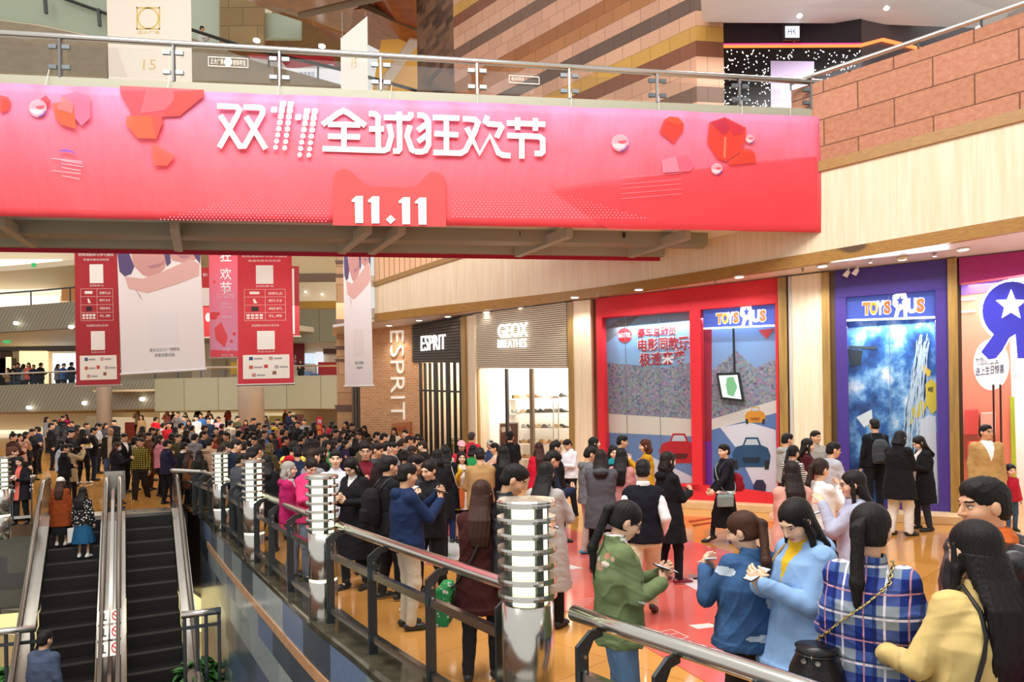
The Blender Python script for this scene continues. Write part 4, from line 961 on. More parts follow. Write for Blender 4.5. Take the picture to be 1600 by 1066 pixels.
hang('hanging_portrait_banner', 'narrow white hanging banner with pale printed portrait beside the orange brick wall', 20, q4, M('#f4f1f0', .6), ad([(537, 398), (579, 398), (583, 603), (539, 604)], (.33, .69, .57, .77), ('请关注微信', '观看动画', (.36, .68, .81, .835), (.42, .64, .85, .87)), 0), rod='#ffffff')
def fest(pl, t):
    f = bil([(326, 394), (371, 394), (373, 560), (329, 560)])
    for ch, v in (('狂', -.02), ('欢', .15), ('节', .28)): text(pl, ch, rq(f, .38, .78, v, v+.11), .008, M('#ffffff', .5), 'lettering', t, .01, .002)
    for wds, s0, s1, v in (('活动时间', .4, .75, .35), ('十一月一日起', .25, .85, .39), ('至十一月十一日', .25, .85, .415), ('活动地点', .4, .72, .475), ('正大广场一楼', .38, .8, .51), ('精彩不断', .44, .78, .6)): text(pl, wds, rq(f, s0, s1, v, v+.022), .008, M('#fbe9ea', .5), 'lettering', t, 0, .002)
    for a, b, r in ((.13, .6, .16), (.3, .58, .07), (.18, .28, .06), (.85, .77, .07), (.75, .84, .06)): pq(pl, t, [(f(a, b)[0]+r*40*math.cos(k*.63), f(a, b)[1]+r*40*math.sin(k*.63)) for k in range(10)], '#ee4a4e', .006, 'printed_gem')
    pq(pl, t, [f(.15, .72), f(.4, .66), f(.62, .8), f(.5, .9), f(.2, .82)], '#f0535a', .007, 'printed_gem'); pq(pl, t, [f(0, .92), f(1, .93), f(1, 1), f(0, 1)], '#ee5866', .006, 'printed_block')
    text(pl, '天猫', rq(f, .46, .7, .9, .93), .01, M('#fbe9ea', .5), 'lettering', t, 0, .002); text(pl, '正大广场', rq(f, .38, .8, .96, .98), .01, M('#fbe9ea', .5), 'lettering', t, 0, .002)
FESTM = None
def fade(name, c0, c1, z0, z1):
    m, nt, b = nodes(name); tc = nt.nodes.new('ShaderNodeTexCoord'); sx = nt.nodes.new('ShaderNodeSeparateXYZ'); nt.links.new(tc.outputs['UV'], sx.inputs[0])
    mr = nt.nodes.new('ShaderNodeMapRange'); mr.inputs[1].default_value = z0; mr.inputs[2].default_value = z1; nt.links.new(sx.outputs[1], mr.inputs[0])
    nt.links.new(ramp(nt, mr.outputs[0], [(0, C(c0)), (1, C(c1))]), b.inputs['Base Color']); b.inputs['Roughness'].default_value = .6; return m
hang('hanging_festival_banner', 'narrow pink hanging banner with white Chinese festival title next to the bright red banner', 18.5, [(326, 372), (371, 372), (373, 559), (328, 560)], fade('banner_pink_fade', '#e9b0d6', '#f2575f', 3.4, 7), fest)
# far red banners behind
hang('far_red_banner', 'far red banner with white panels peeping between white and pink banners', 24, [(312, 418), (328, 418), (330, 528), (316, 528)], M('#c32a2e', .6), lambda pl, t: [pq(pl, t, [(313, 450), (327, 450), (328, 478), (314, 478)], '#f1e4dc'), pq(pl, t, disc(325, 496, 4, 7, 12), '#f4ece6'), text(pl, '银行', [(317, 427), (324, 427), (324, 432), (317, 432)], .006, M('#ffffff'), 'lettering', t, 0, .002)])
hang('far_red_banner', 'far red banner with a tall white strip peeping beyond the bright red banner', 24, [(455, 416), (467, 416), (468, 526), (456, 526)], M('#b32a30', .6), lambda pl, t: pq(pl, t, [(456, 420), (459.5, 420), (460.5, 522), (457, 522)], '#f1e4dc'))
# upper white banners
GLD = M('#d9b968', .4)
t, pl = hang('hanging_emblem_banner', 'broad white hanging banner with gold square emblem above the footbridge', 17.5, [(166, -30), (298, -30), (300, 130), (170, 130)], M('#e9dccb', .6))
em = MB()
for q in ([(213, 11), (250, 11), (250, 13), (213, 13)], [(213, 44), (250, 44), (250, 46), (213, 46)], [(213, 11), (215, 11), (215, 46), (213, 46)], [(248, 11), (250, 11), (250, 46), (248, 46)]): slab(pl, q, .006, .003, em)
for k in range(28):
    a, b = 2*PI*k/28, 2*PI*(k+1)/28; slab(pl, [(231.5+17*math.cos(a), 28.5+17*math.sin(a)), (231.5+17*math.cos(b), 28.5+17*math.sin(b)), (231.5+15*math.cos(b), 28.5+15*math.sin(b)), (231.5+15*math.cos(a), 28.5+15*math.sin(a))], .006, .003, em)
ob('printed_emblem', em, GLD, t); text(pl, '正大广场', [(215, 48), (249, 48), (249, 53), (215, 53)], .006, GLD, 'lettering', t, 0, .002); text(pl, '15', [(224, 93), (244, 93), (243, 109), (223, 109)], .006, GLD, 'lettering', t, 0, .002)
t, pl = hang('hanging_emblem_banner', 'narrow slanting white hanging banner above the footbridge before the copper ceiling', 19, [(532, 60), (574, 25), (575, 145), (533, 145)], M('#efe6dc', .6), None, 0)
text(pl, '15', [(550, 92), (558, 90), (557, 106), (549, 108)], .006, GLD, 'lettering', t, 0, .002)
# ================================================================ RED FLOOR GRAPHIC
def fpoly(pts, z): return [G(x, y, z) for x, y in pts]
sticker = tag(ob('floor_graphic', MB().ext(fpoly([(352, 775), (470, 742), (545, 742), (700, 775), (860, 822), (985, 846), (1065, 842), (1140, 862), (1290, 930), (1420, 1030), (1640, 1300), (1250, 1180), (1100, 1064), (990, 1000), (868, 948), (700, 890), (520, 845), (420, 800)], .006), (0, 0, -.004)),
             M('#d9685c', .1, var=.1, vscale=.9, spec=.6)), 'large glossy coral red graphic stuck on the honey stone floor', 'floor graphic')
def onfloor(nm, pts, col, z=.009, mat=None): return ob(nm, MB().ext(fpoly(pts, z), (0, 0, -.002)), mat or M(col, .15), sticker)
onfloor('printed_patch', [(612, 846), (700, 838), (785, 850), (740, 872), (660, 880)], '#dcdcd8'); onfloor('printed_patch', [(655, 868), (700, 864), (705, 868), (660, 873)], '#7fc27a', .011)
onfloor('printed_patch', [(1058, 906), (1118, 900), (1150, 925), (1110, 934)], '#d8d8da'); onfloor('printed_patch', [(1074, 899), (1120, 894), (1135, 900), (1085, 906)], '#8d8a8e')
onfloor('printed_patch', [(872, 878), (912, 888), (872, 892)], '#e4e0dc'); onfloor('printed_patch', [(1076, 977), (1108, 974), (1122, 979), (1090, 983)], '#e9dcd6')
onfloor('printed_patch', [(560, 800), (640, 792), (680, 806), (600, 818)], '#e6c9c0')
onfloor('printed_patch', [(1290, 1040), (1400, 1010), (1450, 1060), (1330, 1090)], '#d2d4dc')
fl_ = MB()
for a, b in (((1016, 990), (1050, 984)), ((1050, 984), (1076, 996)), ((1076, 996), (1040, 1003)), ((1040, 1003), (1016, 990)), ((1030, 994), (1058, 990))):
    q0, q1 = G(*a, .011), G(*b, .011); fl_.beam(q0, q1, .012, .002)
for k in range(4): q0, q1 = G(895, 939+k*3.5, .011), G(930-k*3, 935+k*3.5, .011); fl_.beam(q0, q1, .01, .002)
ob('printed_line', fl_, M('#f2cfc8', .2), sticker)
INL = M('#7a4a22', .08, var=.2, vscale=2, spec=.6)
for k, pts in enumerate(([(208, 752), (232, 760), (262, 772), (226, 768)], [(185, 748), (212, 758), (190, 764)], [(58, 738), (78, 700), (84, 704), (70, 745)], [(1075, 814), (1130, 806), (1132, 808), (1078, 817)], [(1080, 820), (1140, 811), (1142, 813), (1084, 823)], [(230, 770), (262, 777), (262, 782), (232, 778)])):
    st(ob('floor_inlay', MB().ext(fpoly(pts, .004), (0, 0, -.003)), INL))
# ================================================================ GUARD RAILING AND LIGHT BOLLARDS
RP = [G(303, 806), G(347, 831), G(398, 878), G(506, 969), (.03, 4.2, 0), (.95, 2.95, 0), (1.5, 2.15, 0), (2.05, 1.25, 0)]
RPc = refine([p[:2] for p in RP], 8)                       # eight steps per span
def span(i, f0=0, f1=1):
    pts = RPc[i*8:(i+1)*8+1]; return [Vector((p[0], p[1], 0)) for p in pts]
def lerp_path(pts, f):
    k = min(int(f*(len(pts)-1)), len(pts)-2); t = f*(len(pts)-1)-k; p = pts[k].lerp(pts[k+1], t); d = (pts[k+1]-pts[k]).normalized(); return p, d
HR = 1.0
def railing(pts, nposts, label, ext0=.03, ext1=.97, h=HR, group=None, pane=True):
    """posts are bent dark plates on the void side; a steel tube handrail floats inward from them"""
    p0, _ = lerp_path(pts, 0); r = thing('glass_railing', label, 'railing', p0, 0, group)
    def side(p, d, o): return p+Vector((-d.y, d.x, 0))*o    # positive = toward the floor
    path = []
    for k in range(13):
        p, d = lerp_path(pts, ext0+(ext1-ext0)*k/12); path.append(side(p, d, .14)+Vector((0, 0, h)))
    ob('handrail', MB().tube(path, .047, 14), STEEL, r, True)
    fs = [ext0+.04+(ext1-ext0-.08)*k/(nposts-1) for k in range(nposts)]
    for k, f in enumerate(fs):
        p, d = lerp_path(pts, f); rz = math.atan2(d.y, d.x); mb = MB()
        prof = [(-.05, 0.03), (-.05, h-.1), (.05, h-.03), (.14, h-.03), (.14, h-.075), (.07, h-.085), (.03, h-.15), (.03, .03)]
        n = Vector((-d.y, d.x, 0))
        mb.ext([p+n*a+Vector((0, 0, b))-d*.011 for a, b in prof], d*.022)
        po = ob('post', mb, DSTEEL, r)
        bo = MB()
        for zz in (h-.16, h-.24):
            c = p-n*.0+Vector((0, 0, zz)); bo.tube([c-d*.02, c+d*.02], .011, 8)
        ob('bolt', bo, STEEL, po)
    for k in range(nposts-1):
        (pa, da), (pb, db) = lerp_path(pts, fs[k]), lerp_path(pts, fs[k+1]); na, nb = Vector((-da.y, da.x, 0)), Vector((-db.y, db.x, 0))
        for zz, nm in ((h-.27, 'upper_rail'), (.17, 'lower_rail')):
            ob(nm, MB().beam(pa+Vector((0, 0, zz))+da*.02, pb+Vector((0, 0, zz))-db*.02, .05, .06), STEEL, r)
        if pane:
            a, b = pa+da*.03, pb-db*.03
            ob('glass_pane', MB().ext([a+Vector((0, 0, h-.30)), b+Vector((0, 0, h-.30)), b+Vector((0, 0, .2)), a+Vector((0, 0, .2))], Vector((0, 0.012, 0))), GLASS, r)
    return r
railing(span(4)+span(5)[1:]+span(6)[1:], 8, 'curved glass railing with steel handrail nearest the camera, before the green jacket woman', .05, 1, h=.96)
railing(span(3), 4, 'glass railing bay between the two tallest lit bollards')
railing(span(2), 4, 'glass railing bay behind the second tallest lit bollard from the camera')
railing(span(1), 4, 'short glass railing bay between the two farthest bollards of the curved rail')
railing(span(0), 4, 'last glass railing bay between the escalator and the curved rail bollards')
e0, e1 = Vector(G(333, 806)), Vector(G(276, 800))
railing([e0, e0.lerp(e1, .5), e1], 3, 'low cross railing beside the top of the escalator', h=1.0)
l0, l1 = Vector(G(64, 818)), Vector(G(-160, 838))
railing([l1, l1.lerp(l0, .5), l0], 7, 'glass railing along the floor edge left of the escalators', h=1.0)
def bollard(loc, label, group):
    t = thing('lit_bollard', label, 'bollard', loc, 0, group)
    ob('column', MB().lathe([(.15, 0), (.15, .42), (.146, .425)], (0, 0, 0), 32), STEEL, t, True, local=True)
    ob('column', MB().lathe([(.15, .455), (.15, .93), (.13, .935)], (0, 0, 0), 32), STEEL, t, True, local=True)
    ob('glow_ring', MB().lathe([(.143, .425), (.143, .455)], (0, 0, 0), 32), M('#fff8dc', .4, emit=2.2, ecol='#fff2c4'), t, True, local=True)
    ob('lamp_core', MB().lathe([(.118, .93), (.118, 1.5)], (0, 0, 0), 24), M('#f4fbdc', .4, emit=1.35, ecol='#f2f8cf'), t, True, local=True)
    for k in range(4):
        a = .55+k*PI/2; c = (math.cos(a)*.122, math.sin(a)*.122, 1.215)
        ob('strut', MB().box(c, (.03, .045, .57), a), M('#5d615c', .4, .5), t, local=True)
    for k in range(7):
        z = .985+k*.088
        ob('ring_plate', MB().lathe([(.11, z-.016), (.17, z-.016), (.172, z), (.17, z+.016), (.11, z+.016)], (0, 0, 0), 36), STEEL, t, local=True)
    ob('cap', MB().lathe([(.0, 1.513), (.17, 1.513), (.172, 1.53), (.16, 1.54), (.001, 1.542)], (0, 0, 0), 36), STEEL, t, local=True)
    return t
for p, lb in (((RP[4][0]+.05, RP[4][1], 0), 'tallest lit steel bollard on the curved rail, right before the camera'), (RP[3], 'second nearest lit steel bollard, left of the man in navy hoodie'),
              (RP[2], 'third lit steel bollard along the rail, beside the grey haired woman'), (RP[1], 'farthest lit steel bollard on the curved rail by the escalators'),
              (G(2, 842), 'lit steel bollard cut by the picture edge left of the escalators')):
    b_ = bollard((p[0], p[1], 0), lb, 'lit bollards on the atrium rail')
    if 'tallest lit steel bollard on' in lb: b_.scale = (1.07, 1.07, 1.045)
# ================================================================ ESCALATORS
SL = math.tan(math.radians(30)); LEN = 7.45
RUB = M('#0b0a09', .5, var=.2, vscale=20)
def pitch(s): return 0 if s < .7 else -(s-.7)*SL
def escalator(name, label, t0, t1, tl0, tl1, tr0, tr1):
    e = thing(name, label, 'escalator', ES(0, (t0+t1)/2, 0))
    mb = MB(); s = 0; z = 0.0; pr_ = [(0, 0), (.7, 0)]
    s = .7
    while s < LEN:
        z -= .4*SL; pr_ += [(s, z), (s+.4, z)]; s += .4
    for (s0, z0), (s1, z1) in zip(pr_[:-1], pr_[1:]):
        mb.poly([ES(s0, t0, z0-.01), ES(s1, t0, z1-.01), ES(s1, t1, z1-.01), ES(s0, t1, z0-.01)])
    ob('steps', mb, RUB, e)
    nz = MB()
    for k in range(2, len(pr_)-1, 2):
        s0, z0 = pr_[k+1]; nz.ext([ES(s0-.04, t0+.02, z0), ES(s0+.005, t0+.02, z0), ES(s0+.005, t1-.02, z0), ES(s0-.04, t1-.02, z0)], (0, 0, -.03))
    ob('step_edges', nz, M('#403b36', .45), e)
    ob('comb_plate', MB().ext([ES(-.75, t0, .012), ES(.12, t0, .012), ES(.12, t1, .012), ES(-.75, t1, .012)], (0, 0, -.02)), brushed('landing_steel', '#d9cdb8', .3), e)
    for (a, b), tin in (((tl0, tl1), 1), ((tr0, tr1), 0)):
        pts = []
        for k in range(22):
            s_ = -.55+(LEN+.55)*k/21; pts.append((s_, pitch(s_)))
        h0 = .80
        prof = [(s_, z_-.28) for s_, z_ in pts]+[(s_, z_+h0) for s_, z_ in pts[::-1]]
        prof += [(-.72, h0*.93), (-.78, h0*.6), (-.72, h0*.25), (-.6, .02)]
        bal = ob('balustrade', MB().ext([ES(s_, (a+b)/2-.03, z_) for s_, z_ in prof], Vector((bx.x, bx.y, 0))*.06), STEEL, e)
        path = [ES(-.55, (a+b)/2, .12), ES(-.78, (a+b)/2, .22), ES(-.9, (a+b)/2, .5), ES(-.8, (a+b)/2, .78), ES(-.6, (a+b)/2, .87)]+[ES(s_, (a+b)/2, z_+h0+.07) for s_, z_ in pts[1:]]
        ob('handrail', MB().tube(path, .045, 8), M('#8f877c', .22, .75), e, True)
        sk = [(s_, z_-.3) for s_, z_ in pts]+[(s_, z_+.12) for s_, z_ in pts[::-1]]
        for c in (a, b): ob('skirt', MB().ext([ES(s_, c-.01, z_) for s_, z_ in sk], Vector((bx.x, bx.y, 0))*.02), STEEL, e)
        dk = MB()
        for k in range(21):
            (s0, z0), (s1, z1) = pts[k], pts[k+1]
            dk.poly([ES(s0, a, z0+.125), ES(s1, a, z1+.125), ES(s1, b, z1+.125), ES(s0, b, z0+.125)])
        ob('deck', dk, STEEL, e)
    return e
er = escalator('escalator', 'empty escalator with dark steps nearer the curved glass railing', 0, .93, -.21, -.02, .95, 1.18)
el = escalator('escalator', 'escalator carrying two women beside the empty one', -1.42, -.49, -1.68, -1.44, -.47, -.28)
t = thing('escalator_divider', 'sloping steel deck between the two escalators', 'divider', ES(0, -.25, 0))
dk = MB(); pts = [(-.6+(LEN+.6)*k/20, pitch(-.6+(LEN+.6)*k/20)+.62) for k in range(21)]
for k in range(20):
    (s0, z0), (s1, z1) = pts[k], pts[k+1]; dk.ext([ES(s0, -.275, z0), ES(s1, -.275, z1), ES(s1, -.215, z1), ES(s0, -.215, z0)], (0, 0, -.5))
ob('deck', dk, STEEL, t)
ob('cover_plate', MB().ext([ES(-.62, -.44, .98), ES(-.62, -.06, .98), ES(-.62, -.06, .3), ES(-.62, -.44, .3)], (.03, .05, 0)), M('#b9b4ab', .35, .5), t)
# pictogram plates on the divider near the bottom
sn = thing('safety_sign', 'six square white escalator safety pictograms on the divider between escalators', 'sign', ES(4.9, -.25, pitch(4.9)+.7))
def dv(s, tt, o=0): return ES(s, tt, pitch(s)+.9+o)
for r in range(3):
    for c in range(2):
        s0, t_0 = 4.35+r*.33, -.42+c*.185
        ob('plate', MB().ext([dv(s0, t_0), dv(s0, t_0+.16), dv(s0+.28, t_0+.16), dv(s0+.28, t_0)][::-1], (0, 0, -.01)), M('#ece8e2', .5), sn)
        mk = MB(); q = lambda a, b: dv(s0+a*.28, t_0+b*.16, .006)
        if c:
            for k in range(12):
                a, b = 2*PI*k/12, 2*PI*(k+1)/12
                mk.ext([q(.5+.38*math.cos(a), .5+.38*math.sin(a)), q(.5+.38*math.cos(b), .5+.38*math.sin(b)), q(.5+.28*math.cos(b), .5+.28*math.sin(b)), q(.5+.28*math.cos(a), .5+.28*math.sin(a))], (0, 0, -.003))
            mk.ext([q(.25, .2), q(.32, .15), q(.78, .75), q(.7, .82)], (0, 0, -.003))
        else:
            mk.ext([q(.2, .45), q(.2, .6), q(.75, .6), q(.75, .45)], (0, 0, -.003)); mk.ext([q(.1, .3), q(.1, .42), q(.25, .42), q(.25, .3)], (0, 0, -.003)); mk.ext([q(.7, .25), q(.8, .25), q(.8, .8), q(.7, .8)], (0, 0, -.003))
        ob('pictogram', mk, M('#c23a36' if c else '#3d3d40', .5), sn)
        if not c: pass
# ================================================================ LOWER LEVEL
def low_rail(a, b, label):
    a, b = Vector(a), Vector(b); r = thing('lower_railing', label, 'railing', (a.x, a.y, -4.3))
    ob('handrail', MB().tube([a, b], .06, 10), STEEL, r, True)
    ob('middle_rail', MB().beam(a-Vector((0, 0, .22)), b-Vector((0, 0, .22)), .05, .05), DSTEEL, r)
    for f in (.08, .4, .62, .95):
        p = a.lerp(b, f); ob('post', MB().beam((p.x, p.y, -4.3), p, .05, .03), DSTEEL, r)
low_rail(G(283, 962, -1.1), G(345, 954, -1.1), 'steel railing on the lower floor beside the potted plant, nearer the slate tiled wall')
low_rail(G(-70, 995, -1.3), G(56, 982, -1.3), 'steel railing on the lower floor left of the escalators')
def plant(px, py, z0, label, seed, s=1.):
    g = G(px, py, z0); rng = random.Random(seed); t = thing('potted_plant', label, 'potted plant', (g[0], g[1], z0))
    ob('pot', MB().lathe([(.17*s, 0), (.24*s, .75*s), (.26*s, .78*s), (.23*s, .78*s), (.2*s, .7*s)], (0, 0, 0), 20), M('#f0efec', .35), t, True, local=True)
    mb = MB()
    for k in range(150):
        a = rng.random()*2*PI; el = rng.uniform(.1, 1.4); R_ = rng.uniform(.2, .48)*s; L = rng.uniform(.2, .34)*s; wd = L*.26
        c = Vector((math.cos(a)*math.cos(el)*R_, math.sin(a)*math.cos(el)*R_, .8*s+math.sin(el)*R_*.95)); d = Vector((math.cos(a)*.9, math.sin(a)*.9, rng.uniform(-.6, .4))).normalized()
        sd = d.cross(Vector((0, 0, 1))).normalized(); up = sd.cross(d)
        pts = [c-d*L*.5, c-d*L*.1+sd*wd+up*.02, c+d*L*.2+sd*wd*.8, c+d*L*.5-up*.05, c+d*L*.2-sd*wd*.8, c-d*L*.1-sd*wd+up*.02]
        mid = c+up*-.015
        i = len(mb.v); mb.v += [tuple(p) for p in pts]+[tuple(mid)]
        for j in range(6): mb.f.append((i+j, i+(j+1) % 6, i+6)); mb.m.append(0)
    ob('foliage', mb, M('#3f7a35', .4, var=.45, vscale=4), t, True, local=True)
    sm = MB()
    for k in range(9):
        a = rng.random()*6.28; sm.tube([(0, 0, .7*s), (math.cos(a)*.15*s, math.sin(a)*.15*s, 1.0*s), (math.cos(a)*.35*s, math.sin(a)*.35*s, 1.2*s)], .012, 5)
    ob('stem', sm, M('#4d6a34', .6), t, local=True)
for px_, py_, z_ in ((316, 1136, -3.45), (12, 1150, -3.5)):
    g = G(px_, py_, z_); st(ob('trim_20', MB().box((g[0], g[1], (z_-4.3)/2), (1.3, 1.3, z_+4.3-.002)), M('#5a3a22', .25, var=.2)))
plant(316, 1136, -3.45, 'leafy green plant in a tall white pot beside the slate tiled wall', 2, 1.0)
plant(12, 1150, -3.5, 'leafy green plant on the lower floor left of the escalators', 5, 1.0)
# ================================================================ FAR SIDE OF THE MALL
SLAT = None
def slat_mat():
    m, nt, b = nodes('diagonal_slat_cladding'); v = texco(nt, 'UV', (1, 1, 1), (0, 0, .62))
    wv = nt.nodes.new('ShaderNodeTexWave'); wv.inputs['Scale'].default_value = 1.5; nt.links.new(v, wv.inputs['Vector']); wv.wave_profile = 'SAW'
    nt.links.new(ramp(nt, wv.outputs['Fac'], [(0, C('#6e6752')), (.15, C('#8d866f')), (.8, C('#9b947c')), (1, C('#5a5442'))]), b.inputs['Base Color']); b.inputs['Roughness'].default_value = .5; return m
SLATM = slat_mat()
LF = [P(-260, 600, 40)[:2], P(-60, 600, 38.6)[:2], P(120, 600, 36.6)[:2], P(242, 600, 34.6)[:2]]
LFr = refine(LF, 4)
def zat(px, py, D): return P(px, py, D)[2]
zA1, zA0 = zat(120, 598, 36.6), zat(120, 642, 36.6)
wall_strip('wall_balcony_low', LFr, zA0, zA1, SLATM, .3)
zB1, zB0 = zat(60, 476, 37.4), zat(60, 516, 37.4)
LG = refine([P(-260, 600, 40)[:2], P(-60, 600, 38.6)[:2], P(120, 600, 36.6)[:2], P(300, 600, 34)[:2]], 4)
wall_strip('wall_balcony_high', LG, zB0, zB1, SLATM, .3)
CREAM = M('#f2e2c2', .6)
def flat(name, pts, z, mat, th=.3): return st(ob(name, MB().ext(polyz(pts, z), (0, 0, th)), mat))
back = [(-60, 47), (-60, 40)]
lf = [p for p in LFr]
flat('ceiling_balcony_low', [(p[0], p[1]+.2) for p in lf]+[(-7, 46), (-40, 46)], zA0, CREAM)
flat('ceiling_balcony_high', [(p[0], p[1]+.2) for p in LG]+[(-7, 46), (-40, 46)], zB0, CREAM)
flat('ceiling_balcony_top', [(p[0], p[1]+1.5) for p in LG]+[(-7, 46), (-40, 46)], zat(60, 412, 38), CREAM)
def bright_wall(name, D, x0, x1, y0, y1, col, emit, th=.1): return st(ob(name, slab(Front(D), [(x0, y0), (x1, y0), (x1, y1), (x0, y1)], 0, th), M(col, .6, emit=emit)))
bright_wall('wall_back', 46, -400, 560, -200, 760, '#efe0c2', .0, .3)
# shops on the far levels: lit fronts
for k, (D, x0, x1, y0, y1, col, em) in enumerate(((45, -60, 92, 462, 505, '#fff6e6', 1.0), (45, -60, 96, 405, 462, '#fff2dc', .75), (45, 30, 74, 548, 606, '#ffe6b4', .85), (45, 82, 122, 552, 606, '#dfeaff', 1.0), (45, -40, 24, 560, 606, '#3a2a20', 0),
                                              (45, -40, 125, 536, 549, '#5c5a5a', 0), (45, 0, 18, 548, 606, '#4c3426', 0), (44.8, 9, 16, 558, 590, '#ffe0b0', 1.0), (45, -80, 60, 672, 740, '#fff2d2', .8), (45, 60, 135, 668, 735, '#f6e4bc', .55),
                                              (45, 135, 152, 650, 730, '#d8c49a', .2), (45, 175, 238, 652, 720, '#f4dfb6', .4), (45, 96, 130, 440, 470, '#c98a4a', .3), (45, 250, 460, 645, 720, '#f2e2bc', .4))):
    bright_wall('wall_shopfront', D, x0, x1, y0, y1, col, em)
for k, (x, y, wd, hh, c) in enumerate(((300, 655, 40, 30, '#d8c9a0'), (312, 652, 16, 12, '#b7a95c'), (420, 650, 30, 22, '#e9d16a'), (452, 648, 22, 20, '#b77a70'), (195, 660, 20, 30, '#c0503a'), (275, 660, 12, 26, '#5a6a86'))):
    bright_wall('wall_shopfront_panel', 44.5-k*.05, x, x+wd, y, y+hh, c, .1)
for lab_, D, x0, x1, y, wt in (('far illuminated green exit sign on the highest balcony', 37.6, 49, 55, 411, 1), ('far illuminated green exit sign under the slatted balcony', 38, 5, 16, 532, 0)):
    tag(ob('exit_sign', slab(Front(D), [(x0, y), (x1, y), (x1, y+ (6 if wt else 4)), (x0, y+(6 if wt else 4))], 0, .08), M('#2fae62', .5, emit=.6)), lab_, 'exit sign')
# balcony guard rails
def far_rail(name, label, pts, z, zt, mat=STEEL, n=9, pane=True):
    t = thing(name, label, 'railing', (pts[0][0], pts[0][1], z))
    ob('handrail', MB().tube([(p[0], p[1], zt) for p in pts], .05, 6), mat, t)
    q = along(pts, n)
    for p in q: ob('post', MB().beam((p[0], p[1], z), (p[0], p[1], zt), .05, .05), DSTEEL, t)
    if pane:
        for a, b in zip(q[:-1], q[1:]): ob('glass_pane', MB().ext([(a[0], a[1], zt-.12), (b[0], b[1], zt-.12), (b[0], b[1], z), (a[0], a[1], z)], (0, .02, 0)), GLASS, t)
far_rail('balcony_railing', 'glass balcony railing above the lower slatted band', LFr, zA1, zA1+.62)
far_rail('balcony_railing', 'glass balcony railing above the upper slatted band', LG, zB1, zB1+.75, DSTEEL)
rng = random.Random(2)
for k, (x, y) in enumerate(((25, 505), (111, 511), (45, 637), (132, 630), (222, 624), (110, 391))):
    D = 36.3 if k != 5 else 35
    tag(ob('balcony_lamp', MB().lathe([(.001, 0), (.1, .02), (.13, .1), (.1, .18), (.001, .2)], (lambda q_: (q_[0], q_[1], q_[2]))((Plane(LF[1], LF[2]) if k in (2, 3) else Plane(LF[2], LF[3]) if k == 4 else Plane(LG[4], LG[8]) if k < 2 else Front(34)).hit(x, y+3, .1)), 10), M('#ffffff', .4, emit=4)),
        ['round lamp on the upper slatted band, nearer the picture edge', 'round lamp on the upper slatted band beside the dark red banner', 'round lamp on the lower slatted band, nearest the picture edge', 'round lamp on the lower slatted band under the dark red banner', 'round lamp on the lower slatted band right of the slim column', 'round lamp just under the footbridge beside the dark red banner'][k], 'lamp')
# centre: olive panelled gallery
OLP = brick('olive_gallery_panels', '#a09c80', '#979376', '#6e6a52', 1.7, 6, .02, .4, bmp=.1, off=0, var=.08)
GA = Front(34)
pier('wall_gallery', GA, [(242, 592), (530, 586), (530, 638), (242, 643)], OLP, .3)
GB_ = Front(40)
pier('wall_gallery_high', GB_, [(300, 484), (530, 483), (530, 534), (300, 536)], OLP, .3)
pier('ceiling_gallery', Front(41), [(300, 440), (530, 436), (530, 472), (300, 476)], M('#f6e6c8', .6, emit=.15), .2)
pier('wall_gallery_gold', Front(40.5), [(455, 471), (530, 470), (530, 482), (455, 483)], M('#d9a33c', .4), .2)
pier('wall_gallery_cream', Front(39), [(300, 385), (530, 385), (530, 428), (300, 430)], M('#f0dcae', .6), .3)
pier('trim_17', Front(38.9), [(300, 429), (530, 427), (530, 439), (300, 441)], M('#8a7464', .5), .3)
for k, x in enumerate((477, 503)): tag(ob('ceiling_spot', slab(Front(40.8), disc(x, 456+4*k, 1.6, 1.1, 8), 0, .02), M('#ffffff', .4, emit=5)), 'tiny recessed spot in the far cream gallery ceiling', 'ceiling light', 'gallery ceiling spots')
pier('wall_gallery_shops', Front(42), [(300, 536), (530, 534), (530, 592), (300, 595)], M('#e8d6bc', .6), .2)
for k, (x0, x1, y0, y1, c, em) in enumerate(((455, 475, 537, 572, '#7c1f28', 0), (476, 492, 552, 568, '#c8dcf4', .7), (493, 505, 550, 585, '#dfe9f6', .6), (497, 530, 566, 592, '#c0262c', .0), (505, 530, 545, 553, '#5a3a34', 0), (360, 372, 566, 585, '#e6b83a', .1), (330, 352, 560, 590, '#b9a58a', 0), (473, 488, 580, 592, '#6f8fb0', .2), (484, 498, 584, 592, '#3f6fae', .1))):
    bright_wall('wall_gallery_shopfront', 41.8-k*.03, x0, x1, y0, y1, c, em)
text(Front(41.4), '人牛', [(457, 554), (463, 554), (463, 572), (457, 572)], 0, M('#f4e4e0', .5), 'wall_lettering').__setitem__('kind', 'structure')
ga = GA
far_rail('balcony_railing', 'glass railing along the olive panelled gallery', [GA.hit(242, 592)[:2], GA.hit(530, 586)[:2]], GA.hit(400, 589)[2], GA.hit(400, 589)[2]+.5, STEEL, 8)
def column(px0, px1, D, label, mat):
    a = P((px0+px1)/2, 700, D); r = (px1-px0)/2*D/FP
    st(ob('column', MB().lathe([(r, 0), (r, 12)], (a[0], a[1], 0), 28), mat, smooth=True)); 
COLM = M('#b0a79c', .4, .25, var=.06, vscale=2)
column(374, 413, 31, '', COLM); column(153, 174.5, 33.5, '', COLM)
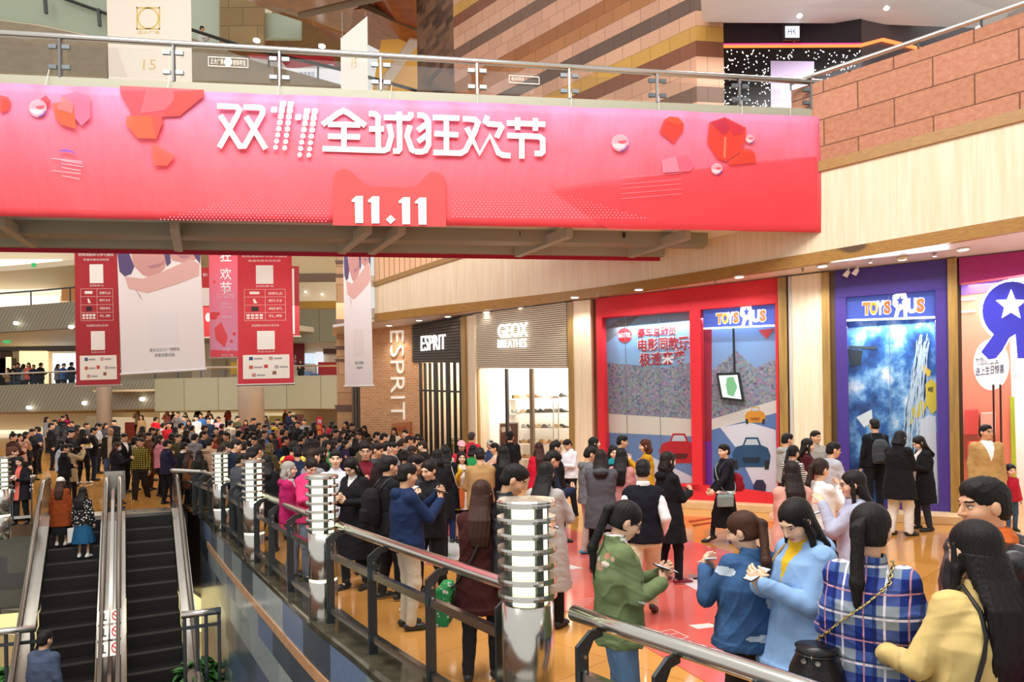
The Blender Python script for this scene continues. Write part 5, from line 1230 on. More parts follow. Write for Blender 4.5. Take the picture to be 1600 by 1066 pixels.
# ================================================================ ABOVE THE FOOTBRIDGE
UP = Front(30)
pier('wall_upper_balcony', Front(26), [(-80, 24), (0, 32), (60, 40), (167, 62), (167, 220), (-80, 220)], streaks('beige_curved_panel', '#9c8c72', '#ae9e84', (1, 1, 3), 1.5, .6), .3)
fr_ = thing('upper_balcony_railing', 'dark railing with pale green glass on the highest balcony above the footbridge', 'railing', P(100, 45, 26))
ob('glass_pane', slab(Front(26.1), [(-80, -40), (168, -40), (168, 60), (60, 38), (0, 30), (-80, 22)], 0, .03), M('#bccbb2', .15, alpha=.75), fr_)
ob('handrail', MB().tube([P(95, -4, 25.9), P(168, 22, 25.9)], .06, 8), M('#2c2a26', .4), fr_)
for x, y in ((70, -6), (154, 14)): ob('post', MB().beam(P(x, y, 25.85), P(x+2, y+27, 25.85), .1, .1), M('#55585a', .4), fr_)
pier('wall_mint_panels', Front(34), [(296, -40), (346, -40), (346, 70), (296, 70)], M('#c9d4bd', .35), .2)
pier('wall_gold_stone', Front(33.5), [(343, -40), (412, -40), (412, 72), (343, 72)], brick('gold_stone_panels', '#a88a5a', '#9a7c4c', '#7a6038', 1.4, .9, .02, .5), .2)
pier('wall_mint_panels', Front(34), [(410, 20), (470, 22), (470, 60), (410, 60)], M('#bcc7ae', .35), .2)
pier('wall_upper_fascia', Front(29), [(296, 58), (345, 76), (400, 96), (460, 112), (532, 132), (532, 260), (296, 260)], streaks('beige_curved_panel_b', '#a08f74', '#b3a286', (1, 1, 3), 1.5, .6), .3)
CU = streaks('copper_ceiling', '#8a5428', '#b87a38', (1.5, 1.5, 1.5), 1.2, .3); CUD = M('#5a4430', .4); CUR = streaks('bronze_ceiling', '#7a3a1c', '#a8562a', (2, 2, 2), 1, .25)
def lid(name, pts, mat):
    mb = MB(); w_ = [P(x, y, D) for x, y, D in pts]; mb.ext(w_, (0, .1, .15)); st(ob(name, mb, mat))
lid('ceiling_copper', [(340, -20, 27), (520, -60, 24), (600, -60, 24), (640, 35, 33), (560, 62, 34), (430, 20, 32)], CU)
lid('ceiling_copper', [(465, 28, 33), (575, 12, 29), (640, 45, 32), (600, 75, 34), (520, 60, 35)], CUR)
lid('ceiling_bronze', [(590, -30, 26), (655, -30, 26), (655, 110, 34), (575, 70, 34)], CUR)
lid('ceiling_copper', [(425, 20, 34), (540, 40, 35), (560, 75, 37), (430, 85, 37)], streaks('brown_ceiling', '#7a5a3a', '#94703f', (1, 1, 1), 1, .4))
lid('trim_18', [(465, 22, 28.5), (640, -20, 26), (640, -8, 26), (465, 30, 28.5)], M('#9a9078', .4))
lid('trim_18', [(560, 2, 28), (662, 44, 30), (662, 54, 30), (560, 10, 28)], M('#7d715a', .4))
lid('ceiling_walnut', [(340, 62, 37), (420, 40, 37), (560, 70, 37), (560, 110, 38), (380, 108, 38)], M('#8a5f34', .5))
for x, y in ((401, 66), (503, 75)): tag(ob('ceiling_lamp', MB().lathe([(.001, 0), (.16, .05), (.16, .12), (.001, .16)], P(x, y, 33), 10), M('#ffffff', .4, emit=6)), 'bright lamp under the copper ceiling '+('beside the gold stone panel' if x < 450 else 'beside the slanting white banner'), 'lamp')
k_ = thing('far_kiosk', 'far white shop counter with red scalloped canopy seen through the footbridge glass', 'kiosk', P(460, 125, 31))
ob('canopy', slab(Front(31), [(388, 85), (520, 88), (530, 112), (480, 108), (392, 105)], 0, .6), M('#d23a40', .5), k_)
ob('canopy_band', slab(Front(30.9), [(390, 90), (440, 96), (450, 108), (520, 100), (526, 108), (480, 112), (392, 104)], 0, .1), M('#f4eceb', .5), k_)
st(ob('floor_upper_far', slab(Front(31.5), [(296, 137), (600, 141), (600, 150), (296, 146)], 0, 3), M('#b9ab90', .4)))
ob('counter', slab(Front(30.8), [(430, 106), (532, 108), (532, 138), (450, 128)], 0, .5), M('#f2f5fa', .5, emit=.5), k_)
text(Front(30.6), '特卖专区', [(468, 112), (492, 112), (492, 119), (468, 119)], 0, M('#4a78b0', .5), 'lettering', k_, 0, .01)
r_ = thing('upper_handrail', 'black sloping handrail on the upper level behind the footbridge glass', 'handrail', P(500, 110, 28.5))
ob('rail', MB().tube([P(298, 46, 28.5), P(390, 76, 28.5), P(530, 108, 28.4), P(652, 142, 28.3)], .07, 8), M('#241f1c', .4), r_)
for x, y in ((420, 83), (497, 101), (560, 117)): ob('post', MB().beam(P(x, y, 28.4), P(x, y+22, 28.4), .06, .06), M('#3a3634', .4), r_)
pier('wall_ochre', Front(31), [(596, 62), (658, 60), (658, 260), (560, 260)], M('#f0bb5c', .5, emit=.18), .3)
lid('trim_19', [(640, 62, 30), (656, 66, 30), (600, 145, 30), (586, 138, 30)], M('#f2e4cc', .5))
# dark chequered wall and striped stone wall
def stripes():
    m, nt, b = nodes('banded_stone_wall'); v = texco(nt, 'UV'); sx = nt.nodes.new('ShaderNodeSeparateXYZ'); nt.links.new(v, sx.inputs[0])
    t = nt.nodes.new('ShaderNodeTexBrick'); nt.links.new(v, t.inputs['Vector']); t.inputs['Scale'].default_value = 1; t.offset = .5
    t.inputs['Brick Width'].default_value = .62; t.inputs['Row Height'].default_value = .4; t.inputs['Mortar Size'].default_value = .007
    t.inputs['Color1'].default_value = (1, 1, 1, 1); t.inputs['Color2'].default_value = (.86, .84, .82, 1); t.inputs['Mortar'].default_value = (.35, .3, .27, 1)
    mr = nt.nodes.new('ShaderNodeMath'); mr.operation = 'DIVIDE'; nt.links.new(sx.outputs[1], mr.inputs[0]); mr.inputs[1].default_value = .4
    fl = nt.nodes.new('ShaderNodeMath'); fl.operation = 'FLOOR'; nt.links.new(mr.outputs[0], fl.inputs[0])
    md = nt.nodes.new('ShaderNodeMath'); md.operation = 'MODULO'; nt.links.new(fl.outputs[0], md.inputs[0]); md.inputs[1].default_value = 12
    dv_ = nt.nodes.new('ShaderNodeMath'); dv_.operation = 'DIVIDE'; nt.links.new(md.outputs[0], dv_.inputs[0]); dv_.inputs[1].default_value = 12
    seq = ['#d8a488', '#7d5e4c', '#dba98c', '#d9a586', '#8a5238', '#d3a04e', '#dcaa8a', '#6f564a', '#d8a488', '#b87a4a', '#a86a3c', '#d9a88c']
    c = ramp(nt, dv_.outputs[0], [(k/12+.001, C(s_)) for k, s_ in enumerate(seq)], 'CONSTANT')
    nt.links.new(mix(nt, .9, c, t.outputs['Color'], 'MULTIPLY'), b.inputs['Base Color']); b.inputs['Roughness'].default_value = .5; return m
STRIPE = stripes()
cA = (5.0, 18.0); cB = (-1.92, 24.92)
def vwall(name, a, b, z0, z1, mat, th=.3):
    pl = Plane(a, b); L = math.hypot(b[0]-a[0], b[1]-a[1])
    return st(ob(name, MB().ext([(a[0], a[1], z1), (b[0], b[1], z1), (b[0], b[1], z0), (a[0], a[1], z0)], -pl.n3()*th, 0, [(0, z1), (L, z1), (L, z0), (0, z0)]), mat))
vwall('wall_striped', cB, cA, 5.5, 20, STRIPE)
ce = P(1131, 100, 18.1)
vwall('wall_striped_end', cA, (ce[0], ce[1]), 5.5, 20, STRIPE)
def chk():
    m, nt, b = nodes('dark_chequered_brick'); t = nt.nodes.new('ShaderNodeTexBrick'); nt.links.new(texco(nt, 'UV'), t.inputs['Vector']); t.inputs['Scale'].default_value = 1
    t.inputs['Brick Width'].default_value = .5; t.inputs['Row Height'].default_value = .22; t.inputs['Mortar Size'].default_value = .0
    t.inputs['Color1'].default_value = C('#4a3428'); t.inputs['Color2'].default_value = C('#8a664e'); nt.links.new(t.outputs['Color'], b.inputs['Base Color']); b.inputs['Roughness'].default_value = .6; return m
c2_ = P(652, 100, 27.2)
vwall('wall_chequered', (c2_[0], c2_[1]), (cB[0], cB[1]), 5.5, 20, chk())
# shop with dotted lights
DK = M('#2a2730', .35)
sA = P(1120, 100, 19.5); sB = P(1345, 100, 18.0); sC = P(1420, 100, 20.5)
PD = Plane((sA[0], sA[1]), (sB[0], sB[1]))
pier('wall_dark_shop', PD, [(1120, 0), (1346, 0), (1346, 260), (1120, 260)], DK, .2)
PD2 = Plane((sB[0], sB[1]), (sC[0]+3, sC[1]+1.2))
pier('wall_dark_shop', PD2, [(1345, 0), (1560, 0), (1560, 200), (1345, 200)], M('#4a3f44', .4), .2)
neon = M('#ff7a3c', .4, emit=1.6); neon2 = M('#ff3c8c', .4, emit=1.2)
ns = thing('neon_strip', 'orange and pink neon strip across the dark upper shopfront', 'neon light', PD.hit(1240, 75, .05))
ob('tube', slab(PD, [(1129, 70), (1346, 69), (1346, 73), (1129, 74)], .06, .05), neon, ns); ob('tube', slab(PD, [(1129, 68), (1346, 67), (1346, 69), (1129, 70)], .06, .05), neon2, ns)
ob('tube', slab(PD2, [(1346, 68), (1380, 59), (1440, 74), (1440, 78), (1380, 63.5), (1346, 73)], .06, .05), neon, ns)
dt = thing('light_dot_panel', 'black shopfront panel covered with small white light dots', 'light panel', PD.hit(1190, 170, .05))
ob('panel', slab(PD, [(1129, 75), (1346, 74), (1346, 220), (1129, 220)], .03, .03), M('#15141a', .3), dt)
rng = random.Random(4); dots = MB()
for k in range(430):
    x, y = 1131+rng.random()*213, 78+rng.random()*95
    if 1203 < x < 1274 and y > 92: continue
    slab(PD, disc(x, y, .9, .9, 6), .045, .01, dots)
do = ob('light_dots', dots, M('#ffffff', .4, emit=1.8), dt); do['kind'] = 'stuff'
bx_ = thing('lit_box_sign', 'square white lit sign with small tail over the dark upper shopfront', 'shop sign', PD.hit(1238, 62, .3))
ob('frame', slab(PD, [(1223, 38), (1250, 38), (1250, 62), (1243, 62), (1238, 66), (1238, 62), (1223, 62)], .3, .1), M('#2a2a30', .4), bx_)
ob('face', slab(PD, [(1227, 41), (1249, 41), (1249, 58), (1227, 58)], .32, .03), M('#f2f6ff', .4, emit=1.6), bx_)
text(PD, 'HK', [(1231, 44), (1245, 44), (1245, 54), (1231, 54)], .34, M('#8aa0c0', .5), 'lettering', bx_, .02, .004)
ps = thing('sale_poster', 'tall lilac white sale poster in front of the dotted black panel', 'poster', PD.hit(1238, 180, .4))
ob('board', slab(PD, [(1204, 95), (1272, 96), (1274, 220), (1205, 220)], .4, .06), M('#d9c8f0', .5, emit=.15), ps)
text(PD, '50', [(1219, 138), (1256, 138), (1256, 156), (1219, 156)], .42, M('#ffffff', .5, emit=.8), 'lettering', ps, .03, .01); text(PD, 'OFF', [(1222, 158), (1256, 158), (1256, 168), (1222, 168)], .42, M('#ffffff', .5, emit=.8), 'lettering', ps, .03, .01)
ob('border', slab(PD, [(1208, 165), (1216, 172), (1262, 172), (1269, 165), (1269, 175), (1208, 175)], .42, .01), M('#ffffff', .5, emit=.6), ps)
# white ceiling over the upper level
zc = P(1090, 20, 15.2)[2]
mb = MB().ext([P(1092, -30, 15.5), P(1098, 34, 17.6), P(1135, 36, 19.6), P(1345, 37, 18.4), P(1380, 27, 19.2), P(1560, 45, 20), P(1700, -20, 14), P(1700, -160, 12)], (0, 0, .2))
st(ob('ceiling_white', mb, M('#fbf8f5', .5)))
for x, y in ((1386, 12), (1250, 24), (1530, 43)): tag(ob('ceiling_spot', slab(Front(15.5), disc(x, y, 4, 3, 14), 0, .04), M('#ffffff', .4, emit=8)), 'bright round spot in the white ceiling of the upper level', 'ceiling light', 'upper ceiling spots')
area('upper_level_light', P(1300, 30, 16.5), 6, 2, 160, (1, .97, .96))
# ================================================================ PEOPLE: bodies grown as distance fields, meshed as one surface per part
f32 = np.float32
class Field:
    def __init__(s, lo, hi, h):
        s.h = h; s.lo = np.array(lo, float)-2.5*h; s.n = np.ceil((np.array(hi)-s.lo)/h+3.5).astype(int); s.D = np.full(s.n, .5, f32)
        s.ax = [(s.lo[k]+h*np.arange(s.n[k])).astype(f32) for k in range(3)]
    def sub(s, lo, hi, m):
        i0 = [max(0, int((lo[k]-m-s.lo[k])/s.h)) for k in range(3)]; i1 = [min(s.n[k], int((hi[k]+m-s.lo[k])/s.h)+2) for k in range(3)]
        if any(a >= b for a, b in zip(i0, i1)): return None
        sl = tuple(slice(a, b) for a, b in zip(i0, i1))
        return sl, s.ax[0][sl[0]][:, None, None], s.ax[1][sl[1]][None, :, None], s.ax[2][sl[2]][None, None, :]
    def put(s, r, d, k, op):
        if op == '+':
            a = s.D[r]
            if k > 0: q = np.maximum(k-np.abs(a-d), 0)/k; s.D[r] = np.minimum(a, d)-q*q*k*.25
            else: s.D[r] = np.minimum(a, d)
        else:
            a = s.D[r]; d = -d
            if k > 0: q = np.maximum(k-np.abs(a-d), 0)/k; s.D[r] = np.maximum(a, d)+q*q*k*.25
            else: s.D[r] = np.maximum(a, d)
    def cone(s, a, b, ra, rb, k=.02, op='+', flat=1.0):
        a, b = np.array(a, float), np.array(b, float); R = max(ra, rb); g = s.sub(np.minimum(a, b)-R, np.maximum(a, b)+R, k+2*s.h)
        if g is None: return
        sl, X, Y, Z = g; ba = b-a; L2 = max(float(ba@ba), 1e-9)
        t = np.clip(((X-a[0])*ba[0]+(Y-a[1])*ba[1]+(Z-a[2])*ba[2])/L2, 0, 1)
        d = np.sqrt((X-a[0]-t*ba[0])**2+(Y-a[1]-t*ba[1])**2+(Z-a[2]-t*ba[2])**2)-(ra+(rb-ra)*t)
        s.put(sl, d.astype(f32), k, op)
    def ell(s, c, r, k=.02, op='+', R=None):
        c = np.array(c, float); r = np.array(r, float); m = r.max() if R is not None else r
        g = s.sub(c-m, c+m, k+2*s.h)
        if g is None: return
        sl, X, Y, Z = g; x, y, z = X-c[0], Y-c[1], Z-c[2]
        if R is not None: x, y, z = (R[0, 0]*x+R[1, 0]*y+R[2, 0]*z), (R[0, 1]*x+R[1, 1]*y+R[2, 1]*z), (R[0, 2]*x+R[1, 2]*y+R[2, 2]*z)
        k0 = np.sqrt((x/r[0])**2+(y/r[1])**2+(z/r[2])**2); k1 = np.sqrt((x/r[0]**2)**2+(y/r[1]**2)**2+(z/r[2]**2)**2)+1e-9
        s.put(sl, (k0*(k0-1)/k1).astype(f32), k, op)
    def stack(s, rows, k=.02, op='+', fold=0., ph=0., p=2.3):
        """loft of ellipses: rows of (z, rx, ry, cx, cy) from low to high"""
        rows = np.array(sorted(rows), float); R = rows[:, 1:3].max()
        lo = (rows[:, 3].min()-rows[:, 1].max(), rows[:, 4].min()-rows[:, 2].max(), rows[0, 0]); hi = (rows[:, 3].max()+rows[:, 1].max(), rows[:, 4].max()+rows[:, 2].max(), rows[-1, 0])
        g = s.sub(lo, hi, k+2*s.h)
        if g is None: return
        sl, X, Y, Z = g; z = np.clip(Z, rows[0, 0], rows[-1, 0]); iv = [np.interp(z.ravel(), rows[:, 0], rows[:, j])[None, None, :].astype(f32) for j in range(1, 5)]
        rx, ry, cx, cy = iv; mn = np.minimum(rx, ry)
        x, y = (X-cx)/rx, (Y-cy)/ry
        if fold: x = x*(1+fold*np.sin(np.arctan2(Y-cy, X-cx)*9+ph)*np.clip((rows[-1, 0]-Z)/(rows[-1, 0]-rows[0, 0]), 0, 1))
        d = ((np.abs(x)**p+np.abs(y)**p)**(1/p)-1)*mn
        d = np.maximum(d, np.maximum(rows[0, 0]-Z, Z-rows[-1, 0]))
        s.put(sl, d.astype(f32), k, op)
    def wrinkle(s, amp, sc=1., ph=0.):
        X, Y, Z = s.ax[0][:, None, None], s.ax[1][None, :, None], s.ax[2][None, None, :]
        a = np.sin(X*31*sc+Z*17*sc+ph+1.7*np.sin(Y*19*sc+Z*11*sc))*.6+np.sin(Z*47*sc-X*23*sc+Y*29*sc+ph*2+1.3*np.sin(X*21*sc))*.4
        b = 1-np.abs(np.sin(X*13*sc+Z*26*sc+ph*1.7+1.6*np.sin(Z*9*sc+Y*14*sc+ph)+.9*np.sin(X*17*sc))); c = 1-np.abs(np.sin(Z*15*sc-X*24*sc+Y*21*sc+ph*.7+1.8*np.sin(Z*7*sc+ph)))
        mk = .5+.5*np.sin(X*8+Z*6.3+Y*5+ph*2.1)
        s.D += (amp*(a*.6-(b**4)*1.3*mk-(c**4)*1.3*(1-mk))).astype(f32)
    def strands(s, amp, c, n=26, ph=0.):
        X, Y, Z = s.ax[0][:, None, None], s.ax[1][None, :, None], s.ax[2][None, None, :]
        a = np.arctan2(Y-c[1], X-c[0]); s.D += (amp*(np.sin(a*n+ph+3*np.sin(Z*9+ph))*.6+np.sin(a*n*2.3+Z*7)*.4)).astype(f32)
    def mesh(s):
        D = s.D; h = s.h; n = D.shape
        sg = D < 0
        c = [sg[i:n[0]-1+i, j:n[1]-1+j, k:n[2]-1+k] for i in (0, 1) for j in (0, 1) for k in (0, 1)]
        cnt = sum(x.astype(np.int8) for x in c); act = (cnt > 0) & (cnt < 8)
        ii = np.argwhere(act)
        if len(ii) == 0: return np.zeros((0, 3)), np.zeros((0, 4), int)
        idx = np.full(act.shape, -1, np.int32); idx[act] = np.arange(len(ii))
        off = np.array([(i, j, k) for i in (0, 1) for j in (0, 1) for k in (0, 1)])
        val = np.stack([D[ii[:, 0]+o[0], ii[:, 1]+o[1], ii[:, 2]+o[2]] for o in off], 1)
        acc = np.zeros((len(ii), 3)); w = np.zeros(len(ii))
        for a in range(8):
            for b in range(a+1, 8):
                if np.abs(off[a]-off[b]).sum() != 1: continue
                va, vb = val[:, a], val[:, b]; m = (va < 0) != (vb < 0); t = np.where(m, va/np.where(m, va-vb, 1), 0)
                acc += np.where(m[:, None], off[a]+(off[b]-off[a])*t[:, None], 0); w += m
        V = s.lo+h*(ii+acc/w[:, None])
        F = []
        for ax in range(3):
            u, v = (ax+1) % 3, (ax+2) % 3
            a = [slice(None)]*3; b = [slice(None)]*3; a[ax] = slice(0, n[ax]-1); b[ax] = slice(1, n[ax])
            ch = sg[tuple(a)] != sg[tuple(b)]
            e = np.argwhere(ch); e = e[(e[:, u] > 0) & (e[:, v] > 0) & (e[:, u] < n[u]-1) & (e[:, v] < n[v]-1)]
            du = np.zeros(3, int); du[u] = 1; dv = np.zeros(3, int); dv[v] = 1
            g = lambda q: idx[q[:, 0], q[:, 1], q[:, 2]]
            qd = np.stack([g(e-du-dv), g(e-dv), g(e), g(e-du)], 1); fl = sg[e[:, 0], e[:, 1], e[:, 2]]
            qd[~fl] = qd[~fl][:, ::-1]; F.append(qd)
        F = np.concatenate(F); return V, F[(F >= 0).all(1)]
def np_mesh(name, parts, mats, parent, zones=None, rough=False):
    """parts: list of (V, F, mat index); zones(centres, idx) may change the material index"""
    V = np.concatenate([p[0] for p in parts]); o = 0; F = []; mi = []
    for v, f, m in parts: F.append(f+o); mi.append(np.full(len(f), m, np.int32)); o += len(v)
    F = np.concatenate(F); mi = np.concatenate(mi)
    if zones is not None and len(F): mi = zones(V[F].mean(1), mi)
    me = bpy.data.meshes.new(name); me.vertices.add(len(V)); me.vertices.foreach_set('co', V.astype(f32).ravel())
    me.loops.add(len(F)*4); me.loops.foreach_set('vertex_index', F.astype(np.int32).ravel())
    me.polygons.add(len(F)); me.polygons.foreach_set('loop_start', np.arange(0, len(F)*4, 4, dtype=np.int32)); me.polygons.foreach_set('loop_total', np.full(len(F), 4, np.int32))
    me.polygons.foreach_set('material_index', mi); me.polygons.foreach_set('use_smooth', np.ones(len(F), bool)); me.update(calc_edges=True)
    for m in mats: me.materials.append(m)
    ob_ = bpy.data.objects.new(name, me); COL.objects.link(ob_); ob_.parent = parent; return ob_
def rotx(a): c, s = math.cos(a), math.sin(a); return np.array([[1, 0, 0], [0, c, -s], [0, s, c]])
def rotz(a): c, s = math.cos(a), math.sin(a); return np.array([[c, -s, 0], [s, c, 0], [0, 0, 1]])
def roty(a): c, s = math.cos(a), math.sin(a); return np.array([[c, 0, s], [0, 1, 0], [-s, 0, c]])
def ik(S, W, l1, l2, hint):
    S, W = np.array(S, float), np.array(W, float); d = W-S; L = np.linalg.norm(d); Lm = (l1+l2)*.995
    if L > Lm: W = S+d/L*Lm; d = W-S; L = Lm
    L = max(L, abs(l1-l2)+.01); u = d/np.linalg.norm(d); a = (l1*l1-l2*l2+L*L)/(2*L); hh = math.sqrt(max(l1*l1-a*a, 0)); hint = np.array(hint, float); hint = hint-u*(hint@u); nn = np.linalg.norm(hint)
    hint = hint/nn if nn > 1e-6 else np.array([0, 0, -1.]); return S+u*a+hint*hh, W
SKIN = {}
def skin(c='#e9b795'):
    if c in SKIN: return SKIN[c]
    m, nt, b = nodes('skin_tone'); b.inputs['Base Color'].default_value = C(c); b.inputs['Roughness'].default_value = .5
    b.inputs['Subsurface Weight'].default_value = 0.0; SKIN[c] = m; return m
HAIRM = {}
def hairm(c):
    if c in HAIRM: return HAIRM[c]
    m, nt, b = nodes('hair_strands'); f = noise(nt, texco(nt, 'Object', (60, 60, 5)), 4, 4, .6); c0 = C(c)
    nt.links.new(ramp(nt, f, [(.3, tuple(x*.7 for x in c0[:3])+(1,)), (.75, tuple(min(1, x*1.5+.01) for x in c0[:3])+(1,))]), b.inputs['Base Color']); b.inputs['Roughness'].default_value = .5; b.inputs['Specular IOR Level'].default_value = .22
    bump(nt, b, f, .35, .01); HAIRM[c] = m; return m
CLM = {}
def cloth(c, kind='plain'):
    key = (c, kind)
    if key in CLM: return CLM[key]
    m, nt, b = nodes('fabric_'+kind); v = texco(nt, 'Object'); b.inputs['Roughness'].default_value = .85; b.inputs['Specular IOR Level'].default_value = .25
    sx = nt.nodes.new('ShaderNodeSeparateXYZ'); nt.links.new(v, sx.inputs[0]); Cc = C(c)
    def mth(op, a, bb=0.):
        n = nt.nodes.new('ShaderNodeMath'); n.operation = op
        for i, q in enumerate((a, bb)):
            if hasattr(q, 'is_output'): nt.links.new(q, n.inputs[i])
            else: n.inputs[i].default_value = q
        return n.outputs[0]
    def band(o, period, duty, ph=0.): return mth('LESS_THAN', mth('FRACT', mth('ADD', mth('DIVIDE', o, period), 10+ph)), duty)
    col = None
    if kind == 'plain':
        f = noise(nt, v, 7, 3); col = ramp(nt, f, [(.3, tuple(x*.9 for x in Cc[:3])+(1,)), (.7, tuple(min(1, x*1.08) for x in Cc[:3])+(1,))])
    elif kind == 'leather': b.inputs['Base Color'].default_value = Cc; b.inputs['Roughness'].default_value = .32; b.inputs['Specular IOR Level'].default_value = .6
    elif kind == 'denim':
        f = noise(nt, v, 3.5, 5, .6); col = ramp(nt, f, [(.35, tuple(x*.55 for x in Cc[:3])+(1,)), (.6, Cc), (.8, tuple(min(1, x*1.7+.03) for x in Cc[:3])+(1,))])
    elif kind == 'stripes': col = mix(nt, band(sx.outputs[2], .07, .5), Cc, C('#e8e4dc'))
    elif kind == 'thinstripes': col = mix(nt, band(sx.outputs[2], .045, .45), Cc, C('#8f8c90'))
    elif kind == 'zebra': col = mix(nt, band(sx.outputs[2], .034, .5), Cc, C('#ecebe6'))
    elif kind == 'checks':
        a = band(sx.outputs[0], .055, .5); z = band(sx.outputs[2], .055, .5); col = mix(nt, a, mix(nt, z, Cc, C('#4c4a22')), mix(nt, z, C('#4c4a22'), C('#14130f')))
    elif kind == 'plaid':
        fz = band(sx.outputs[2], .21, .52); fx = band(sx.outputs[0], .17, .5, .2)
        base = mix(nt, fz, mix(nt, fx, C('#8e99a4'), C('#3f5a9e')), mix(nt, fx, C('#46589a'), C('#152a78')))
        wl = mth('MAXIMUM', band(sx.outputs[2], .21, .05, .3), band(sx.outputs[0], .17, .055, .55)); base = mix(nt, wl, base, C('#dfd9e4'))
        wl2 = mth('MAXIMUM', band(sx.outputs[2], .21, .035, .8), band(sx.outputs[0], .17, .04, .02)); base = mix(nt, wl2, base, C('#c98f9c'))
        wl3 = mth('MAXIMUM', band(sx.outputs[2], .105, .1, .5), band(sx.outputs[0], .17, .08, .8)); col = mix(nt, mth('MULTIPLY', wl3, .6), base, C('#141c40'))
    elif kind == 'twoband':
        col = mix(nt, mth('MULTIPLY', mth('GREATER_THAN', sx.outputs[2], 1.12), mth('LESS_THAN', sx.outputs[2], 1.25)), Cc, mix(nt, mth('GREATER_THAN', sx.outputs[2], 1.2), C('#e9e6dc'), C('#e2c24a')))
    elif kind == 'quilt':
        f = mth('ABSOLUTE', mth('SINE', mth('MULTIPLY', sx.outputs[2], 60.))); b.inputs['Base Color'].default_value = Cc; bump(nt, b, f, .7, .02)
    elif kind == 'floral':
        n = nt.nodes.new('ShaderNodeTexVoronoi'); n.inputs['Scale'].default_value = 22; nt.links.new(v, n.inputs['Vector']); col = mix(nt, mth('LESS_THAN', n.outputs['Distance'], .32), Cc, C('#d8d2c6'))
    if col is not None: nt.links.new(col, b.inputs['Base Color'])
    if kind != 'quilt':
        n_ = nt.nodes.new('ShaderNodeTexNoise'); n_.inputs['Scale'].default_value = 4.5; n_.inputs['Detail'].default_value = 2; n_.inputs['Distortion'].default_value = .9; nt.links.new(texco(nt, 'Object', (1, 1, 1.5), (.4, .3, 0)), n_.inputs['Vector']); bump(nt, b, n_.outputs['Fac'], .28, .03)
    CLM[key] = m; return m
# ---- poses: wrist targets (x outward +, y forward, z) for right and left, elbow hints, palm style
POSES = {
 'hang': (((.24, .03, .80), (.24, .03, .80)), (0, 0), 'side'),
 'phone': (((.035, .31, 1.16), (.075, .28, 1.13)), (0, 0), 'hold'),
 'phonehigh': (((.03, .33, 1.25), (.08, .29, 1.2)), (0, 0), 'hold'),
 'phone1': (((.06, .31, 1.20), (.24, .03, .80)), (0, 0), 'hold1'),
 'photo': (((.04, .40, 1.44), (.07, .38, 1.42)), (0, 0), 'hold'),
 'pocket': (((.20, .09, .93), (.20, .09, .93)), (0, 0), 'side'),
 'fold': (((-.06, .22, 1.08), (-.06, .20, 1.12)), (0, 0), 'side'),
 'talk': (((.10, .25, 1.38), (.10, .24, 1.02)), (0, 0), 'hold1'),
 'clap': (((.0, .36, 1.22), (.03, .36, 1.22)), (0, 0), 'hold'),
 'swing': (((.22, .20, .86), (.25, -.20, .86)), (0, 0), 'side'),
 'bag': (((.24, .03, .80), (.14, .24, 1.04)), (0, 0), 'side'),
}
STANCE = {'stand': ((.095, .0), (.095, .0)), 'relax': ((.10, .08), (.12, -.05)), 'wide': ((.15, .03), (.15, -.03)), 'walk': ((.08, .30), (.08, -.28)), 'stride': ((.08, .22), (.08, -.2)), 'cross': ((.05, .30), (.16, -.05))}
